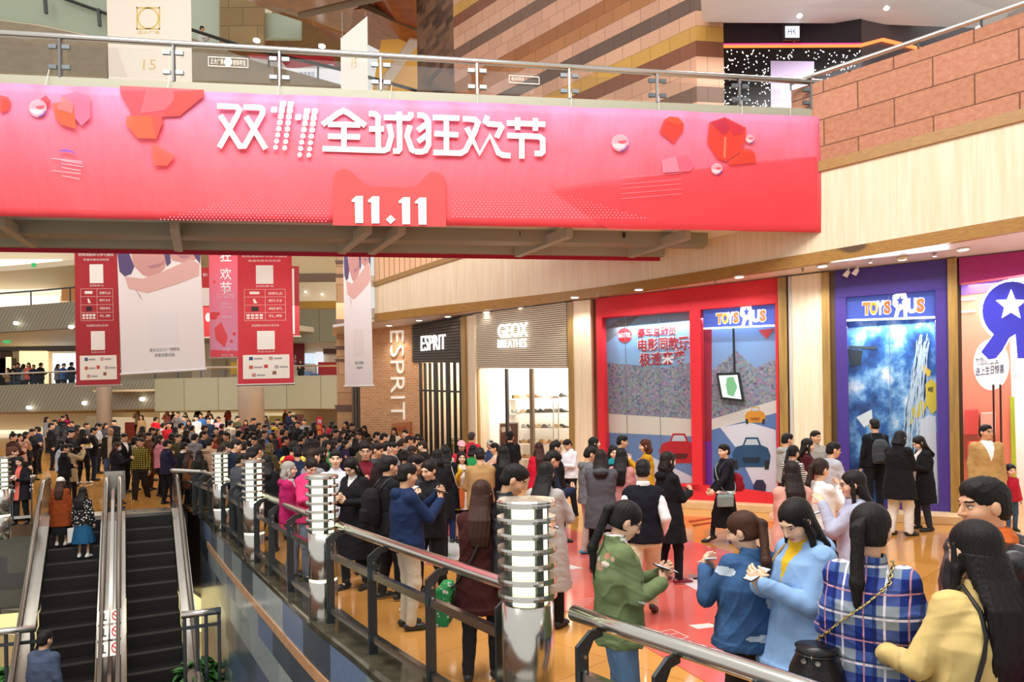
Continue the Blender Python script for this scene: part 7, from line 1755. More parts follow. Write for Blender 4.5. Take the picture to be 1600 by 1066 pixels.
def bag(info, label, kind, col, shoulder=1, hipside=-1, zb=.9, size=(.26, .11, .22), strapcol=None, mat=None, offy=0., chain=False, name='shoulder_bag', hand=None, offx=0.):
    s = info['s']; m = mat or M(PAL.get(col, col), .5, var=.1)
    if hand is not None: c = info['hands'][hand][0]+np.array([0, 0, -.06-size[2]/2-.16 if kind == 'tote' else -.05-size[2]/2])
    else:
        rx, ry, cy = torso_r(info, zb*s); c = np.array([hipside*(rx+size[1]*.55+.015+offx), offy, zb*s-size[2]*.45])
    root = thing(name, label, 'bag', W(info, c)); root.rotation_euler = (0, 0, info['root'].rotation_euler.z)
    x, y, z = size[1]/2, size[0]/2, size[2]/2
    if hand is not None: x, y = size[0]/2, size[1]/2
    mb = MB()
    if kind == 'bucket':
        mb.lathe([(.02, -z), (x*1.9, -z*.92), (y*1.0, -z*.3), (y*.86, z*.35), (y*.62, z*.85), (y*.7, z)], (0, 0, 0), 20); ob('bag_body', mb, m, root, True, local=True)
        ob('drawstring', MB().lathe([(y*.66, z*.76), (y*.69, z*.80), (y*.66, z*.84)], (0, 0, 0), 16), M('#0c0c0e', .4), root, local=True)
        for a in (0, 1): ob('eyelet', MB().tube([(.0+a*.06-.03, -y*.72, z*.7), (a*.06-.03, -y*.76, z*.7)], .012, 8), STEEL, root, local=True)
    else:
        pr = [(-x*.75, -z), (x*.75, -z), (x, z*.6), (x*.6, z), (-x*.6, z), (-x, z*.6)] if kind != 'paper' else [(-x, -z), (x, -z), (x, z), (-x, z)]
        mb.ext([(a, -y, b) for a, b in pr], (0, 2*y, 0)); ob('bag_body', mb, m, root, local=True, bevel=.012 if kind != 'paper' else .002)
    L = Vector(c)
    if hand is None:
        p = [Vector(q_)-L for q_ in strap_path(info, shoulder, hipside, zb)]; p = [Vector((0, -size[0]*.3, z*.8))]+p+[Vector((0, size[0]*.3, z*.8))]
        if chain:
            dense = []
            for a, b in zip(p[:-1], p[1:]):
                n_ = max(1, int((b-a).length/.02)); dense += [a.lerp(b, k/n_) for k in range(n_)]
            ch = MB()
            for k, q_ in enumerate(dense):
                d = (dense[min(k+1, len(dense)-1)]-dense[max(k-1, 0)]).normalized(); u = d.cross(Vector((0, 0, 1)) if k % 2 else Vector((1, .3, 0))).normalized()
                ch.tube([q_+d*.013*math.cos(t)+u*.008*math.sin(t) for t in [2*PI*j/8 for j in range(9)]], .0032, 5, caps=False)
            ob('chain_strap', ch, M('#c9b273', .25, .9), root, True, local=True)
        else: ob('strap', MB().tube(p, .009, 6), M(strapcol or PAL.get(col, col), .5), root, True, local=True)
    else:
        w_ = Vector(info['hands'][hand][0])-L
        for o_ in (-.5, .5): ob('strap', MB().tube([Vector((x*o_, 0, z*.98)), Vector((x*o_*.6, 0, w_.z*.8)), Vector((0, 0, w_.z)), ], .006, 5), M(strapcol or '#e8e2d6', .6), root, local=True)
    return root
def backpack(info, label, col, w_=.29, h_=.42, z=1.13, kind='plain'):
    s = info['s']; rx, ry, cy = torso_r(info, z*s); c = np.array([0, cy-ry-.075, z*s])
    root = thing('backpack', label, 'backpack', W(info, c)); root.rotation_euler = (0, 0, info['root'].rotation_euler.z)
    F_ = Field((-w_/2-.02, -.12, -h_/2-.02), (w_/2+.02, .12, h_/2+.02), .012); F_.stack([(-h_/2, w_*.44, .075, 0, 0), (-h_*.2, w_*.5, .09, 0, 0), (h_*.25, w_*.47, .08, 0, 0), (h_*.42, w_*.36, .06, 0, .01), (h_/2, w_*.2, .03, 0, .02)], 0, p=3.2)
    V, F = F_.mesh(); np_mesh('pack_body', [(V, F, 0)], [cloth(PAL.get(col, col), kind)], root)
    F_ = Field((-w_/2, -.16, -h_/2), (w_/2, .0, 0), .012); F_.stack([(-h_*.42, w_*.36, .04, 0, -.075), (-h_*.1, w_*.36, .035, 0, -.08), (-h_*.06, w_*.34, .02, 0, -.08)], 0, p=3.); V, F = F_.mesh(); np_mesh('front_pocket', [(V, F, 0)], [cloth(PAL.get(col, col), kind)], root)
    for sd in (1, -1):
        pts = []
        for zz, yy in ((1.33, -1), (1.42, -.6), (1.445, 0), (1.40, .7), (1.28, 1), (1.12, 1), (1.02, .5), (.98, -.4)):
            rx, ry, cy = torso_r(info, min(zz, 1.40)*s); pts.append((sd*.10*s-c[0], cy+yy*(ry+.012)*.96-c[1], zz*s-c[2]))
        ob('shoulder_strap', MB().tube(pts, .014, 6), M('#2a2b2f', .7), root, True, local=True)
    return root
# ---------------------------------------------------------------- the eight nearest
i = person('woman with glasses and black ponytail in green jacket and blue jeans typing on phone', 975, 786, 4.15, 84, sex='f', hair='pony', hairlen=.44, top='jacket', col='#6f7f56', hem=.80, pose='phone', hands=((.05, .27, 1.16), (.03, .30, 1.20)), pitch=30, yaw=-2, glasses=1, inner='white', vz=1.32, bcol='#6f95c0', bkind='denim', fat=1.06, undershirt='#f0eeea',
           patches=[((.07, -.13, 1.29), (.045, .1, .03), '#b98d74'), ((.12, -.1, 1.31), (.03, .1, .02), '#d9c9b8'), ((.03, -.13, 1.33), (.025, .1, .018), '#d9c9b8'), ((.11, -.08, 1.36), (.03, .08, .02), '#b07a62'), ((.16, -.04, 1.35), (.02, .06, .02), '#d0a890')], stance='stand')
phone(i, 'black phone held up by the woman in the green jacket', case='#1b1b1f')
i = person('woman with brown ponytail in blue denim jacket with pale patches holding white phone', 1163, 803, 4.0, 352, sex='f', hair='pony', hairlen=.40, haircol='#402414', top='jacket', col='#3c618f', kind='denim', hem=.84, pose='phone', hands=((-.12, .28, 1.24), (.20, .27, 1.28)), pitch=20, yaw=46, bcol='#2a211d', fat=1.2, ponyside=.2,
           patches=[((.06, -.2, 1.17), (.05, .13, .075), '#a9bccf'), ((.0, -.2, .93), (.13, .13, .022), '#b7c4cf'), ((-.19, -.02, 1.33), (.06, .1, .03), '#c4d2de'), ((.2, -.03, 1.28), (.06, .1, .03), '#b7c8d8')])
phone(i, 'white phone held by the woman in the denim jacket', case='#e9e7e4')
bag(i, 'beige strapped bag of the woman in the denim jacket', 'box', '#b79a6c', 1, 1, .72, (.2, .07, .16), '#c2a679')
i = person('woman with long black hair in pale blue hooded coat looking down at phone', 1243, 781, 3.8, 250, sex='f', hair='long', hairlen=.46, frontlocks=1, top='coat', hood=1, col='#8fb3de', hem=.72, pose='phone', hands=((.06, .27, 1.19), (.02, .30, 1.22)), pitch=32, yaw=6, inner='#e3b92a', vz=1.22, vw=.06, bcol='#22262e', fat=1.12, skin='#f0c4a2')
phone(i, 'dark phone in the hands of the woman in the pale blue coat', case='#3a2f38')
bag(i, 'tan leather shopper beside the pale blue coat', 'box', '#b08a4e', 1, 1, .86, (.28, .1, .3), '#a9834a')
i = person('woman with black ponytail in blue and grey plaid jacket seen from behind', 1362, 790, 3.15, 38, sex='f', hair='pony', hairlen=.44, ponyside=-.3, top='jacket', kind='plaid', col='#24408e', hem=.85, pose='phone', hands=((.12, .26, 1.06), (.06, .24, 1.04)), pitch=6, yaw=-8, bottom='skirt', skirtz=.3, flr=.24, bcol='#131315', fat=1.22, inner=None)
bag(i, 'black bucket bag on a gold chain at the back of the plaid jacket', 'bucket', '#0f0f12', 1, -1, 1.04, (.27, .2, .30), None, M('#101013', .35, bmp=.2, bscale=60), -.19, True, offx=-.15)
i = person('woman with long straight black hair in pale yellow coat seen from behind', 1527, 819, 2.72, 352, sex='f', hair='long', hairlen=.50, top='coat', col='#dcc07c', hem=.55, pose='phone', hands=((.16, .22, 1.0), (.20, .30, 1.08)), pitch=10, yaw=4, bcol='#2a2a2e', fat=1.12)
bag(i, 'slim black bag strap worn over the pale yellow coat', 'box', '#131316', -1, -1, .72, (.2, .06, .15), '#131316')
pg_ = thing('leaflet', 'folded pink and white leaflet held by the woman in the pale yellow coat', 'leaflet', W(i, i['hands'][-1][0])); pg_.rotation_euler = (-.5, .3, i['root'].rotation_euler.z+.3)
ob('page', MB().ext([(-.0, 0, 0), (.10, .16, .02), (.10, .16, .03), (0, 0, .01)], (-.1, .1, .02)), M('#e9c3c6', .5), pg_, local=True); ob('page', MB().ext([(-.02, .0, .015), (.08, .16, .035), (.08, .16, .04), (-.02, 0, .02)], (-.07, .1, .02)), M('#f4efec', .5), pg_, local=True)
i = person('man with short black hair in black leather jacket over orange hooded top, turned left', 1538, 750, 3.2, 268, sex='m', hair='short', top='jacket', kind='leather', col='#18181b', hem=.78, pose='hang', pitch=6, yaw=-6, inner='#e06a2a', scarf='#d8682c', vz=1.25, hood=1, fat=1.06, bcol='#17171b', skin='#e2ac86', wide=1.05)
i = person('person in pink padded jacket cut by the picture edge with striped bag', 1652, 900, 2.6, 300, sex='f', hair='mid', top='jacket', col='#ef7f9c', pose='bag', hands=((.20, .2, .95), (.25, .22, .92)), bcol='#2a2c40', h=None)
bag(i, 'blue and white striped tote bag at the bottom right picture corner', 'tote', 'blue', hand=-1, size=(.34, .12, .3), mat=cloth('#3c64b8', 'zebra'), name='tote_bag')
# ---------------------------------------------------------------- middle distance
MID = []
def mp(label, px, py, D, hd, ph=None, **k):
    i = person(label, px, py, D, hd, **k)
    if ph: phone(i, ph)
    return i
mp('man with short hair in navy hoodie photographing with phone, behind the railing', 636, 726, 6.9, 62, 'phone raised by the man in the navy hoodie', sex='m', hair='short', top='hoodie', col='#1a2b50', pose='photo', hands=((.08, .34, 1.30), (.02, .36, 1.36)), pitch=8, bcol='#cfc4ae', stance='stand', fat=1.08)
mp('man with glasses in dark jacket bent close to the smiling woman', 648, 711, 8.3, 95, sex='m', hair='short', top='jacket', col='charcoal', pose='phone', pitch=20, glasses=1)
mp('smiling woman with tied black hair in black jacket holding phone up', 671, 720, 7.8, 215, 'grey phone held up by the smiling woman in black', sex='f', hair='bun', top='jacket', col='black', pose='photo', hands=((.06, .32, 1.33), (.08, .28, 1.3)), pitch=14, stance='cross', bcol='black', shoe='#1a1a1a', sneaker=1)
i = mp('man in black jacket and black backpack standing left of the navy hoodie', 608, 714, 8.0, 55, sex='m', hair='short', top='jacket', col='black', pose='phone', pitch=10, sneaker=1)
backpack(i, 'black backpack on the man left of the navy hoodie', 'black')
mp('woman with long black hair in black coat looking down behind the lit bollard', 551, 715, 8.6, 205, sex='f', hair='long', top='longcoat', col='black', pose='phone', pitch=34, inner='white', vz=1.3)
mp('man with glasses in dark brown jacket over maroon shirt facing the camera', 571, 693, 9.6, 168, sex='m', hair='short', top='jacket', col='#241a19', inner='#6e1426', vz=1.05, vw=.1, pose='phone1', pitch=2, glasses=1)
mp('young man in white shirt facing the camera just behind the lit bollard', 524, 705, 9.2, 165, sex='m', hair='short', top='shirt', col='#dcdce4', pose='hang', pitch=0, skin='#edbf9e')
mp('woman in bright pink jacket and grey jeans reading her phone', 487, 716, 9.1, 140, 'phone read by the woman in the bright pink jacket', sex='f', hair='bun', haircol='#1d1310', top='jacket', hood=1, col='#e23a72', pose='phone', pitch=34, bcol='#7c8494', bkind='denim')
mp('grey haired woman in magenta jacket and pale vest turned right', 452, 722, 9.3, 80, sex='f', hair='bob', haircol='#9c968e', top='jacket', hood=1, col='#b01e5c', inner='#c9c6c6', vz=.9, vw=.13, pose='fold', pitch=2, bcol='#8a8a94')
i = mp('person in red hood with yellow and white sleeves carrying black backpack', 458, 690, 12.3, 5, sex='m', hair='short', top='hoodie', col='#b8192c', sleevecol='#e8cf52', pose='phone', bcol='#6a5a3a')
backpack(i, 'black backpack over the red hood and yellow sleeves', 'black')
mp('man with side-swept black hair in black leather jacket, behind the tallest bollard', 801, 727, 5.5, 92, 'phone held by the man in black leather behind the tallest bollard', sex='m', hair='short', top='jacket', kind='leather', col='#1b1b1e', pose='phone', pitch=28)
i = mp('woman with long brown hair in maroon coat left of the tallest bollard', 752, 753, 5.5, 5, sex='f', hair='long', haircol='#3a2115', top='coat', col='#3d1715', hem=.6, pose='fold', pitch=14, yaw=-10)
bag(i, 'green leaf patterned bag of the woman in the maroon coat', 'box', 'green', 1, -1, .80, (.34, .14, .3), '#2c2c2c', cloth('#2c8a4a', 'floral'))
mp('woman with long black hair in long pale grey coat seen from behind', 853, 724, 6.8, 25, 'pink phone held by the woman in the long grey coat', sex='f', hair='long', top='longcoat', col='#b3aca8', pose='phone', hands=((.12, .33, 1.2), (.1, .28, 1.12)), pitch=18, hem=.42)
mp('man in navy jacket bent over his phone before the shoe shop', 861, 704, 8.7, 78, 'phone of the man in navy jacket before the shoe shop', sex='m', hair='short', top='jacket', col='navy', pose='phone', pitch=38)
mp('man with glasses in black jacket looking right before the shoe shop', 868, 690, 11.6, 85, sex='m', hair='short', top='jacket', col='black', pose='hang', glasses=1, pitch=4)
i = mp('man in white shirt holding dark coat and phone before the shoe shop pillar', 887, 687, 14.6, 235, 'phone of the man in the white shirt by the pillar', sex='m', hair='short', top='shirt', col='#e9e9ee', pose='phone', pitch=30, bcol='#1a1a1e')
pb = bag(i, 'blue and orange paper shopping bag on the floor by the man in white shirt', 'paper', '#3a7fc4', hand=-1, size=(.34, .14, .4), name='paper_bag', mat=M('#3a86c8', .5)); pb.location.z = .21; ob('bag_panel', MB().box((.09, -.072, 0), (.16, .004, .39)), M('#ec6a2c', .5), pb, local=True)
mp('person in dark grey jacket with black hood seen from behind', 939, 704, 9.3, 10, sex='m', hair='mid', haircol='#20130f', top='jacket', hood=1, col='#55555b', pose='fold', hem=.62, pitch=14, bcol='black', hk=1.0)
mp('man in grey hooded jacket standing just behind the dark grey jacket', 922, 699, 10.4, 80, sex='m', hair='short', top='hoodie', col='#6e7074', pose='phone', pitch=20, bcol='#b7aa9c', shoe='#2a8ab0')
mp('woman with dark hair in dusty pink coat seen from behind', 971, 702, 9.8, 20, sex='f', hair='long', top='coat', col='#c98a86', pose='phone', pitch=12)
mp('woman in teal scarf with face toward camera among the people at the red window', 958, 697, 11.2, 170, sex='f', hair='mid', top='coat', col='#20242c', scarf='teal', pose='phone', pitch=8)
mp('man with short hair in profile at the wide toy window', 972, 681, 13.2, 95, sex='m', hair='short', top='jacket', col='#2c3a5a', pose='phone', pitch=10)
mp('woman with reddish brown bob in mustard sweater photographing before the toy window', 1008, 687, 12.4, 275, 'phone raised by the woman in the mustard sweater', sex='f', hair='bob', haircol='#4a2416', top='sweater', col='#c6951e', pose='photo', hands=((.06, .34, 1.34), (.08, .3, 1.32)), pitch=10)
mp('woman with long black hair looking right beside the cream pillar', 929, 684, 13.0, 85, sex='f', hair='long', top='coat', col='black', pose='hang', pitch=-2)
mp('man in black vest over white shirt and khaki trousers seen from behind', 1005, 720, 7.0, 12, sex='m', hair='short', top='vest', col='#12141e', undershirt='#efeef0', pose='pocket', stance='walk', bcol='#d2c4a4', pitch=14, shoe='#3a2420')
mp('woman with black bob in long black coat and maroon shoes turned right', 1044, 707, 8.6, 70, 'phone held by the woman in the long black coat', sex='f', hair='bob', hairlen=.2, haircol='#1d1210', top='coat', hood=1, col='#121217', hem=.55, pose='phone', pitch=6, bcol='black', shoe='#7a1624', sneaker=1)
i = bag_i = mp('woman with short black hair in black jacket and long black skirt walking left', 1131, 695, 11.3, 262, sex='f', hair='short', top='jacket', hood=1, col='#14141c', hem=.86, hemband='white', pose='swing', hands=((.2, .15, .92), (.25, .30, .95)), bottom='skirt', skirtz=.28, flr=.23, bcol='#101014', leggings=1, stance='stride', pitch=4, yaw=8)
bag(i, 'small grey green crossbody bag of the walking woman in black', 'box', '#7f8f8c', 1, -1, .86, (.26, .09, .2), '#8b9a97', None, .12)
backpack(i, 'glossy red backpack on the walking woman in black', '#8e1226', .24, .3, 1.05)
# group at the cream pillar and the purple window
mp('man in grey hoodie standing beside the cream pillar', 1230, 678, 12.6, 80, sex='m', hair='short', top='hoodie', col='#a9a9a7', pose='phone', pitch=10)
mp('man with black hair peeping over the group by the cream pillar', 1274, 674, 13.2, 160, sex='m', hair='short', top='jacket', col='#9a948c', pose='phone', pitch=2)
mp('woman with dark ponytail in black and white striped top by the cream pillar', 1240, 697, 10.8, 60, sex='f', hair='pony', top='sweater', kind='zebra', col='black', pose='phone', pitch=12)
mp('woman in maroon sweater with black hair turned right at the cream pillar', 1262, 686, 11.8, 110, sex='f', hair='mid', top='sweater', col='#4a1420', pose='phone', pitch=6)
mp('young man with glasses in pale grey jacket at the purple window', 1302, 692, 10.3, 95, sex='m', hair='short', top='jacket', hood=1, col='#b9bcc4', inner='black', vz=1.15, pose='phone', glasses=1, pitch=8)
mp('woman with brown ponytail in white sweater, hand at her face', 1282, 718, 7.4, 70, sex='f', hair='pony', haircol='#2e1c14', top='sweater', col='#ecebe8', pose='talk', hands=((.02, .26, 1.36), (.1, .25, 1.05)), pitch=10, skin='#efbf9f')
i = mp('woman with long brown black hair in pale pink coat seen from behind', 1238, 722, 7.0, 10, sex='f', hair='long', haircol='#1f1310', top='coat', col='#d8a090', pose='fold', pitch=8)
bag(i, 'pale mint cloth bag hanging beside the pale pink coat', 'tote', '#cfd6c4', hand=-1, size=(.3, .1, .32), name='tote_bag')
mp('woman with glasses and dark bob in lavender hoodie turned left', 1332, 737, 5.8, 285, 'phone held low by the woman in the lavender hoodie', sex='f', hair='bob', hairlen=.24, haircol='#18100f', top='hoodie', col='#b4b6cc', pose='talk', hands=((.05, .28, 1.12), (.0, .26, 1.4)), glasses=1, pitch=6)
i = mp('tall man in black sweater with grey backpack facing the purple window', 1367, 655, 13.2, 5, z0=.16, sex='m', hair='crop', top='sweater', col='#111319', pose='hang', bcol='#17191f')
backpack(i, 'charcoal grey backpack on the tall man at the purple window', '#3f4247', .3, .46)
mp('person in long black coat and white trousers turned right by the purple window', 1407, 674, 11.7, 65, 'phone of the person in white trousers', sex='m', hair='mid', hairlen=.13, top='longcoat', col='#131316', hem=.6, pose='phone', pitch=24, bcol='#e6e2dc', loose=1.15, shoe='#15161c')
mp('woman in long black coat leaning toward the person in white trousers', 1437, 682, 12.2, 275, 'phone shared by the woman in the long black coat', sex='f', hair='mid', top='longcoat', col='#141417', hem=.5, pose='phone', pitch=30, inner='#d9d4d0', open=1, stance='wide', bcol='#2c2e36')
mp('man with glasses in tan trench coat standing at the glass shop door', 1541, 665, 12.0, 190, sex='m', hair='short', top='coat', col='#b8935c', hem=.62, inner='#eef0f4', vz=1.12, vw=.09, pose='hang', glasses=1, pitch=-4, yaw=18, skin='#dca57e', wide=1.1)
mp('little girl in red varsity jacket and jeans beside the trench coat man', 1578, 731, 12.0, 190, sex='f', hair='bun', top='jacket', col='#b01a30', sleevecol='#c02a3a', pose='hang', bcol='#44607e', bkind='denim', headscale=1.38)
# people at the left of the brick and shoe shops
i = mp('woman in dark navy coat with orange tote seen from behind', 696, 699, 11.6, 355, sex='f', hair='mid', top='longcoat', hood=1, col='#10141e', hem=.62, pose='phone', bcol='#23345e', bkind='denim', shoe='#2c2c34')
bag(i, 'burnt orange tote bag on the shoulder of the dark navy coat', 'tote', '#c05a24', 1, 1, .98, (.3, .1, .34), '#d9cfc0', name='tote_bag')
mp('woman in yellow cardigan and white dress photographing with her phone', 721, 706, 11.8, 165, 'phone raised by the woman in the yellow cardigan', sex='f', hair='long', top='coat', col='#d8a428', inner='white', open=1, pose='photo', hands=((.06, .32, 1.36), (.04, .3, 1.32)), pitch=4, bottom='skirt', bcol='#17171b', skirtz=.55, hem=.62)
mp('woman with short black hair in bright green sweater seen from behind', 739, 696, 13.6, 20, sex='f', hair='bob', hairlen=.12, top='sweater', col='#22904c', pose='hang')
mp('man in red jacket with both arms at work before the shoe shop', 737, 676, 16.6, 20, sex='m', hair='short', haircol='#3a332e', top='jacket', col='#d42a40', pose='fold')
mp('woman in pink cap standing left of the green sweater', 721, 690, 14.5, 170, sex='f', hair='mid', top='jacket', col='#c2283c', cap='#e8a8ae', pose='phone')
mp('person in beige sweater with arms raised to take a photo', 773, 693, 13.8, 265, 'phone lifted by the person in the beige sweater', sex='m', hair='short', top='sweater', col='#d9b49a', pose='photo', hands=((.06, .36, 1.36), (.06, .3, 1.34)), bcol='#6a5a62')
mp('person in grey cap behind the beige sweater', 766, 688, 15.0, 160, sex='m', hair='short', top='jacket', col='#2c3a5c', cap='#b9b0a0', pose='phone')
mp('man in black cap and black jacket facing the shoe shop poster', 797, 676, 16.4, 10, sex='m', hair='short', top='jacket', col='#141417', cap='#1a1a1e', pose='phone')
mp('woman with very long black hair in black coat left of the tallest bollard', 786, 698, 10.6, 350, sex='f', hair='long', hairlen=.55, top='coat', col='#15141a', pose='phone')
mp('woman with long hair and bright red shawl before the shoe shop', 842, 692, 12.8, 350, sex='f', hair='long', hairlen=.5, haircol='#3a1a14', top='coat', col='#cc1834', pose='phone')
# left side, next to the escalators
i = mp('man in black and yellow checked shirt walking from the escalator', 220, 685, 18.5, 175, z0=.0, sex='m', hair='short', haircol='#2c2724', top='shirt', kind='checks', col='#cdb43a', hem=.88, pose='hang', stance='stride', bcol='#2a201b', pitch=4, loose=1.2)
mp('man in brown jacket and brown trousers right behind the checked shirt', 232, 676, 20.0, 95, sex='m', hair='crop', top='jacket', col='#5e3a1e', bcol='#54371f', pose='clap', stance='stand')
mp('woman in black dress with long reddish hair carrying a pink bag at the escalator', 183, 692, 17.8, 80, sex='f', hair='long', haircol='#3e2018', top='longcoat', col='#14131a', pose='clap', mask=1, bcol='black')
mp('man in black suit with tie behind the woman in black dress', 194, 678, 19.6, 110, sex='m', hair='short', top='jacket', col='#15151a', inner='white', vz=1.15, pose='hang')
mp('man in black suit seen from behind left of the striped sweater', 101, 695, 17.5, 60, sex='m', hair='short', top='jacket', col='#121216', pose='fold')
mp('woman with pale blue top and white shoulder bag beside the black suit', 96, 688, 18.4, 70, sex='f', hair='mid', top='sweater', col='#b9c6d8', pose='phone')
mp('person in beige coat with arms raised beside the black suit', 108, 694, 18.0, 30, sex='f', hair='mid', top='coat', col='#b9a47c', pose='photo')
mp('woman with long black hair in black sweater with white and yellow bands', 129, 671, 21.5, 10, sex='f', hair='long', top='sweater', kind='twoband', col='#1b1b22', pose='phone', bcol='black', shoe='#e8e4de')
mp('man in grey striped sweater looking at his phone behind the escalator', 153, 661, 24.0, 85, sex='m', hair='short', top='sweater', kind='thinstripes', col='#c9c6c6', pose='phone', pitch=30, bcol='black')
mp('bald man in dark jacket over beige shirt and blue jeans', 173, 669, 21.4, 160, sex='m', hair='bald', top='jacket', col='#23241c', inner='#c9b79a', open=1, pose='hang', bcol='#4a5f86', bkind='denim', skin='#b5825e')
mp('woman with phone in black coat over coral sweater behind the left railing', 32, 714, 14.6, 175, 'phone of the woman in coral sweater behind the left railing', sex='f', hair='long', top='coat', col='#17161b', inner='#dd6a58', open=1, pose='phone', pitch=18)
mp('woman with reddish hair bun in black jacket behind the left railing', 20, 699, 15.2, 60, sex='f', hair='bun', haircol='#5a3020', top='jacket', col='black', pose='phone')
mp('woman with high hair bun in dark brown jacket left of the escalators', 21, 677, 20.0, 95, sex='f', hair='bun', bunhigh=1, top='jacket', col='#4a2a20', pose='phone')
mp('person in peach top holding a phone high left of the escalators', 31, 678, 20.6, 120, sex='f', hair='bob', top='sweater', col='#d8a890', pose='photo')
# near the curved rail
mp('woman with long hair in dark olive coat by the cross rail and farthest bollard', 311, 704, 16.3, 350, sex='f', hair='long', top='coat', col='#2c2a20', pose='phone')
mp('woman with brown hair and tan coat beside the dark olive coat', 296, 704, 16.5, 20, sex='f', hair='long', haircol='#3a2418', top='coat', col='#7a4a26', pose='phone')
mp('man in black vest with white sleeves seen from behind near the escalator', 287, 692, 17.2, 20, sex='m', hair='short', top='vest', col='#15151b', undershirt='#e9e2d2', pose='phone')
mp('woman in pink jacket with brown hair turned right', 250, 680, 18.8, 75, sex='f', hair='mid', haircol='#2e1a14', top='jacket', col='#d98a94', pose='phone', bcol='black')
mp('man in dark purple jacket seen from behind right of the pink jacket', 261, 688, 17.6, 40, sex='m', hair='short', top='jacket', col='#251f38', pose='phone')
mp('person in beige quilted jacket with navy hood seen from behind', 327, 685, 16.6, 10, sex='m', hair='short', top='jacket', kind='quilt', hood=1, col='#b89678', pose='phone')
mp('man in navy jacket turned right behind the third bollard', 392, 707, 11.7, 80, sex='m', hair='short', top='jacket', col='#182444', pose='phone', pitch=8)
mp('person in grey jacket behind the farthest bollard', 374, 711, 12.6, 30, sex='m', hair='short', top='jacket', col='#4a4c50', pose='phone')
mp('person with black hair in black coat behind the third bollard', 417, 712, 11.0, 350, sex='f', hair='mid', top='coat', col='black', pose='phone')
mp('man in navy blue jacket leaning forward in the front of the crowd', 358, 692, 15.0, 110, sex='m', hair='short', top='jacket', col='#1d3560', pose='phone', pitch=25)
mp('man in red sweater with brown hair seen from behind in the crowd', 441, 671, 20.5, 10, sex='m', hair='short', haircol='#2e1c14', top='sweater', col='#cc1c26', pose='phone')
mp('person in olive fur hood in the middle of the crowd', 421, 693, 15.4, 20, sex='f', hair='bob', haircol='#5a4a2c', top='jacket', hood=1, col='#4c4426', pose='phone')
# ---------------------------------------------------------------- escalator riders
def rider(label, px, py, D, hd, s_t, **k):
    s_, t_ = s_t; p = ES(s_, t_); zz = pitch(math.floor((s_-.7)/.4)*.4+.7+.4) if s_ > .7 else 0
    i = person(label, px, py, p[1], hd, z0=zz, **k); i['root'].location = (p[0], p[1], zz); return i
def solve_rider(px, t_, py=None):
    best = None
    for k in range(700):
        s_ = k*.01; p = ES(s_, t_); zz = pitch(s_); u, v = ray(px, py); D = p[1]; e = abs(HC+v*D-zz-1.62); e2 = abs(u*D-p[0])
        if best is None or e < best[0]: best = (e, s_)
    return best[1]
rider('woman in white cap and long rust coat riding down the escalator', 101, 747, 15, 345, (1.15, -1.2), sex='f', hair='long', haircol='#3a1f14', cap='#ece6dc', top='longcoat', col='#8a3c14', hem=.5, pose='hang', bcol='black', shoe='#d9cfc4', stance='stand', bottom='skirt', skirtz=.3)
i = rider('woman in black patterned jacket and blue skirt riding down the escalator', 130, 762, 15, 355, (1.55, -.78), sex='f', hair='long', top='jacket', kind='floral', col='#18191c', pose='hang', bottom='skirt', skirtz=.36, flr=.25, bcol='#1f567c', shoe='#ece8e2', stance='stand')
bag(i, 'white paper bag hanging by the blue skirt on the escalator', 'paper', 'white', hand=-1, size=(.26, .1, .3), name='paper_bag')
s_m = 5.72
rider('man in blue grey suit jacket on the escalator, seen from behind', 79, 988, 11.3, 10, (s_m, -1.10), sex='m', hair='crop', haircol='#17120f', top='jacket', col='#4a566c', hem=.76, pose='hang', bcol='#23252c', stance='stand')
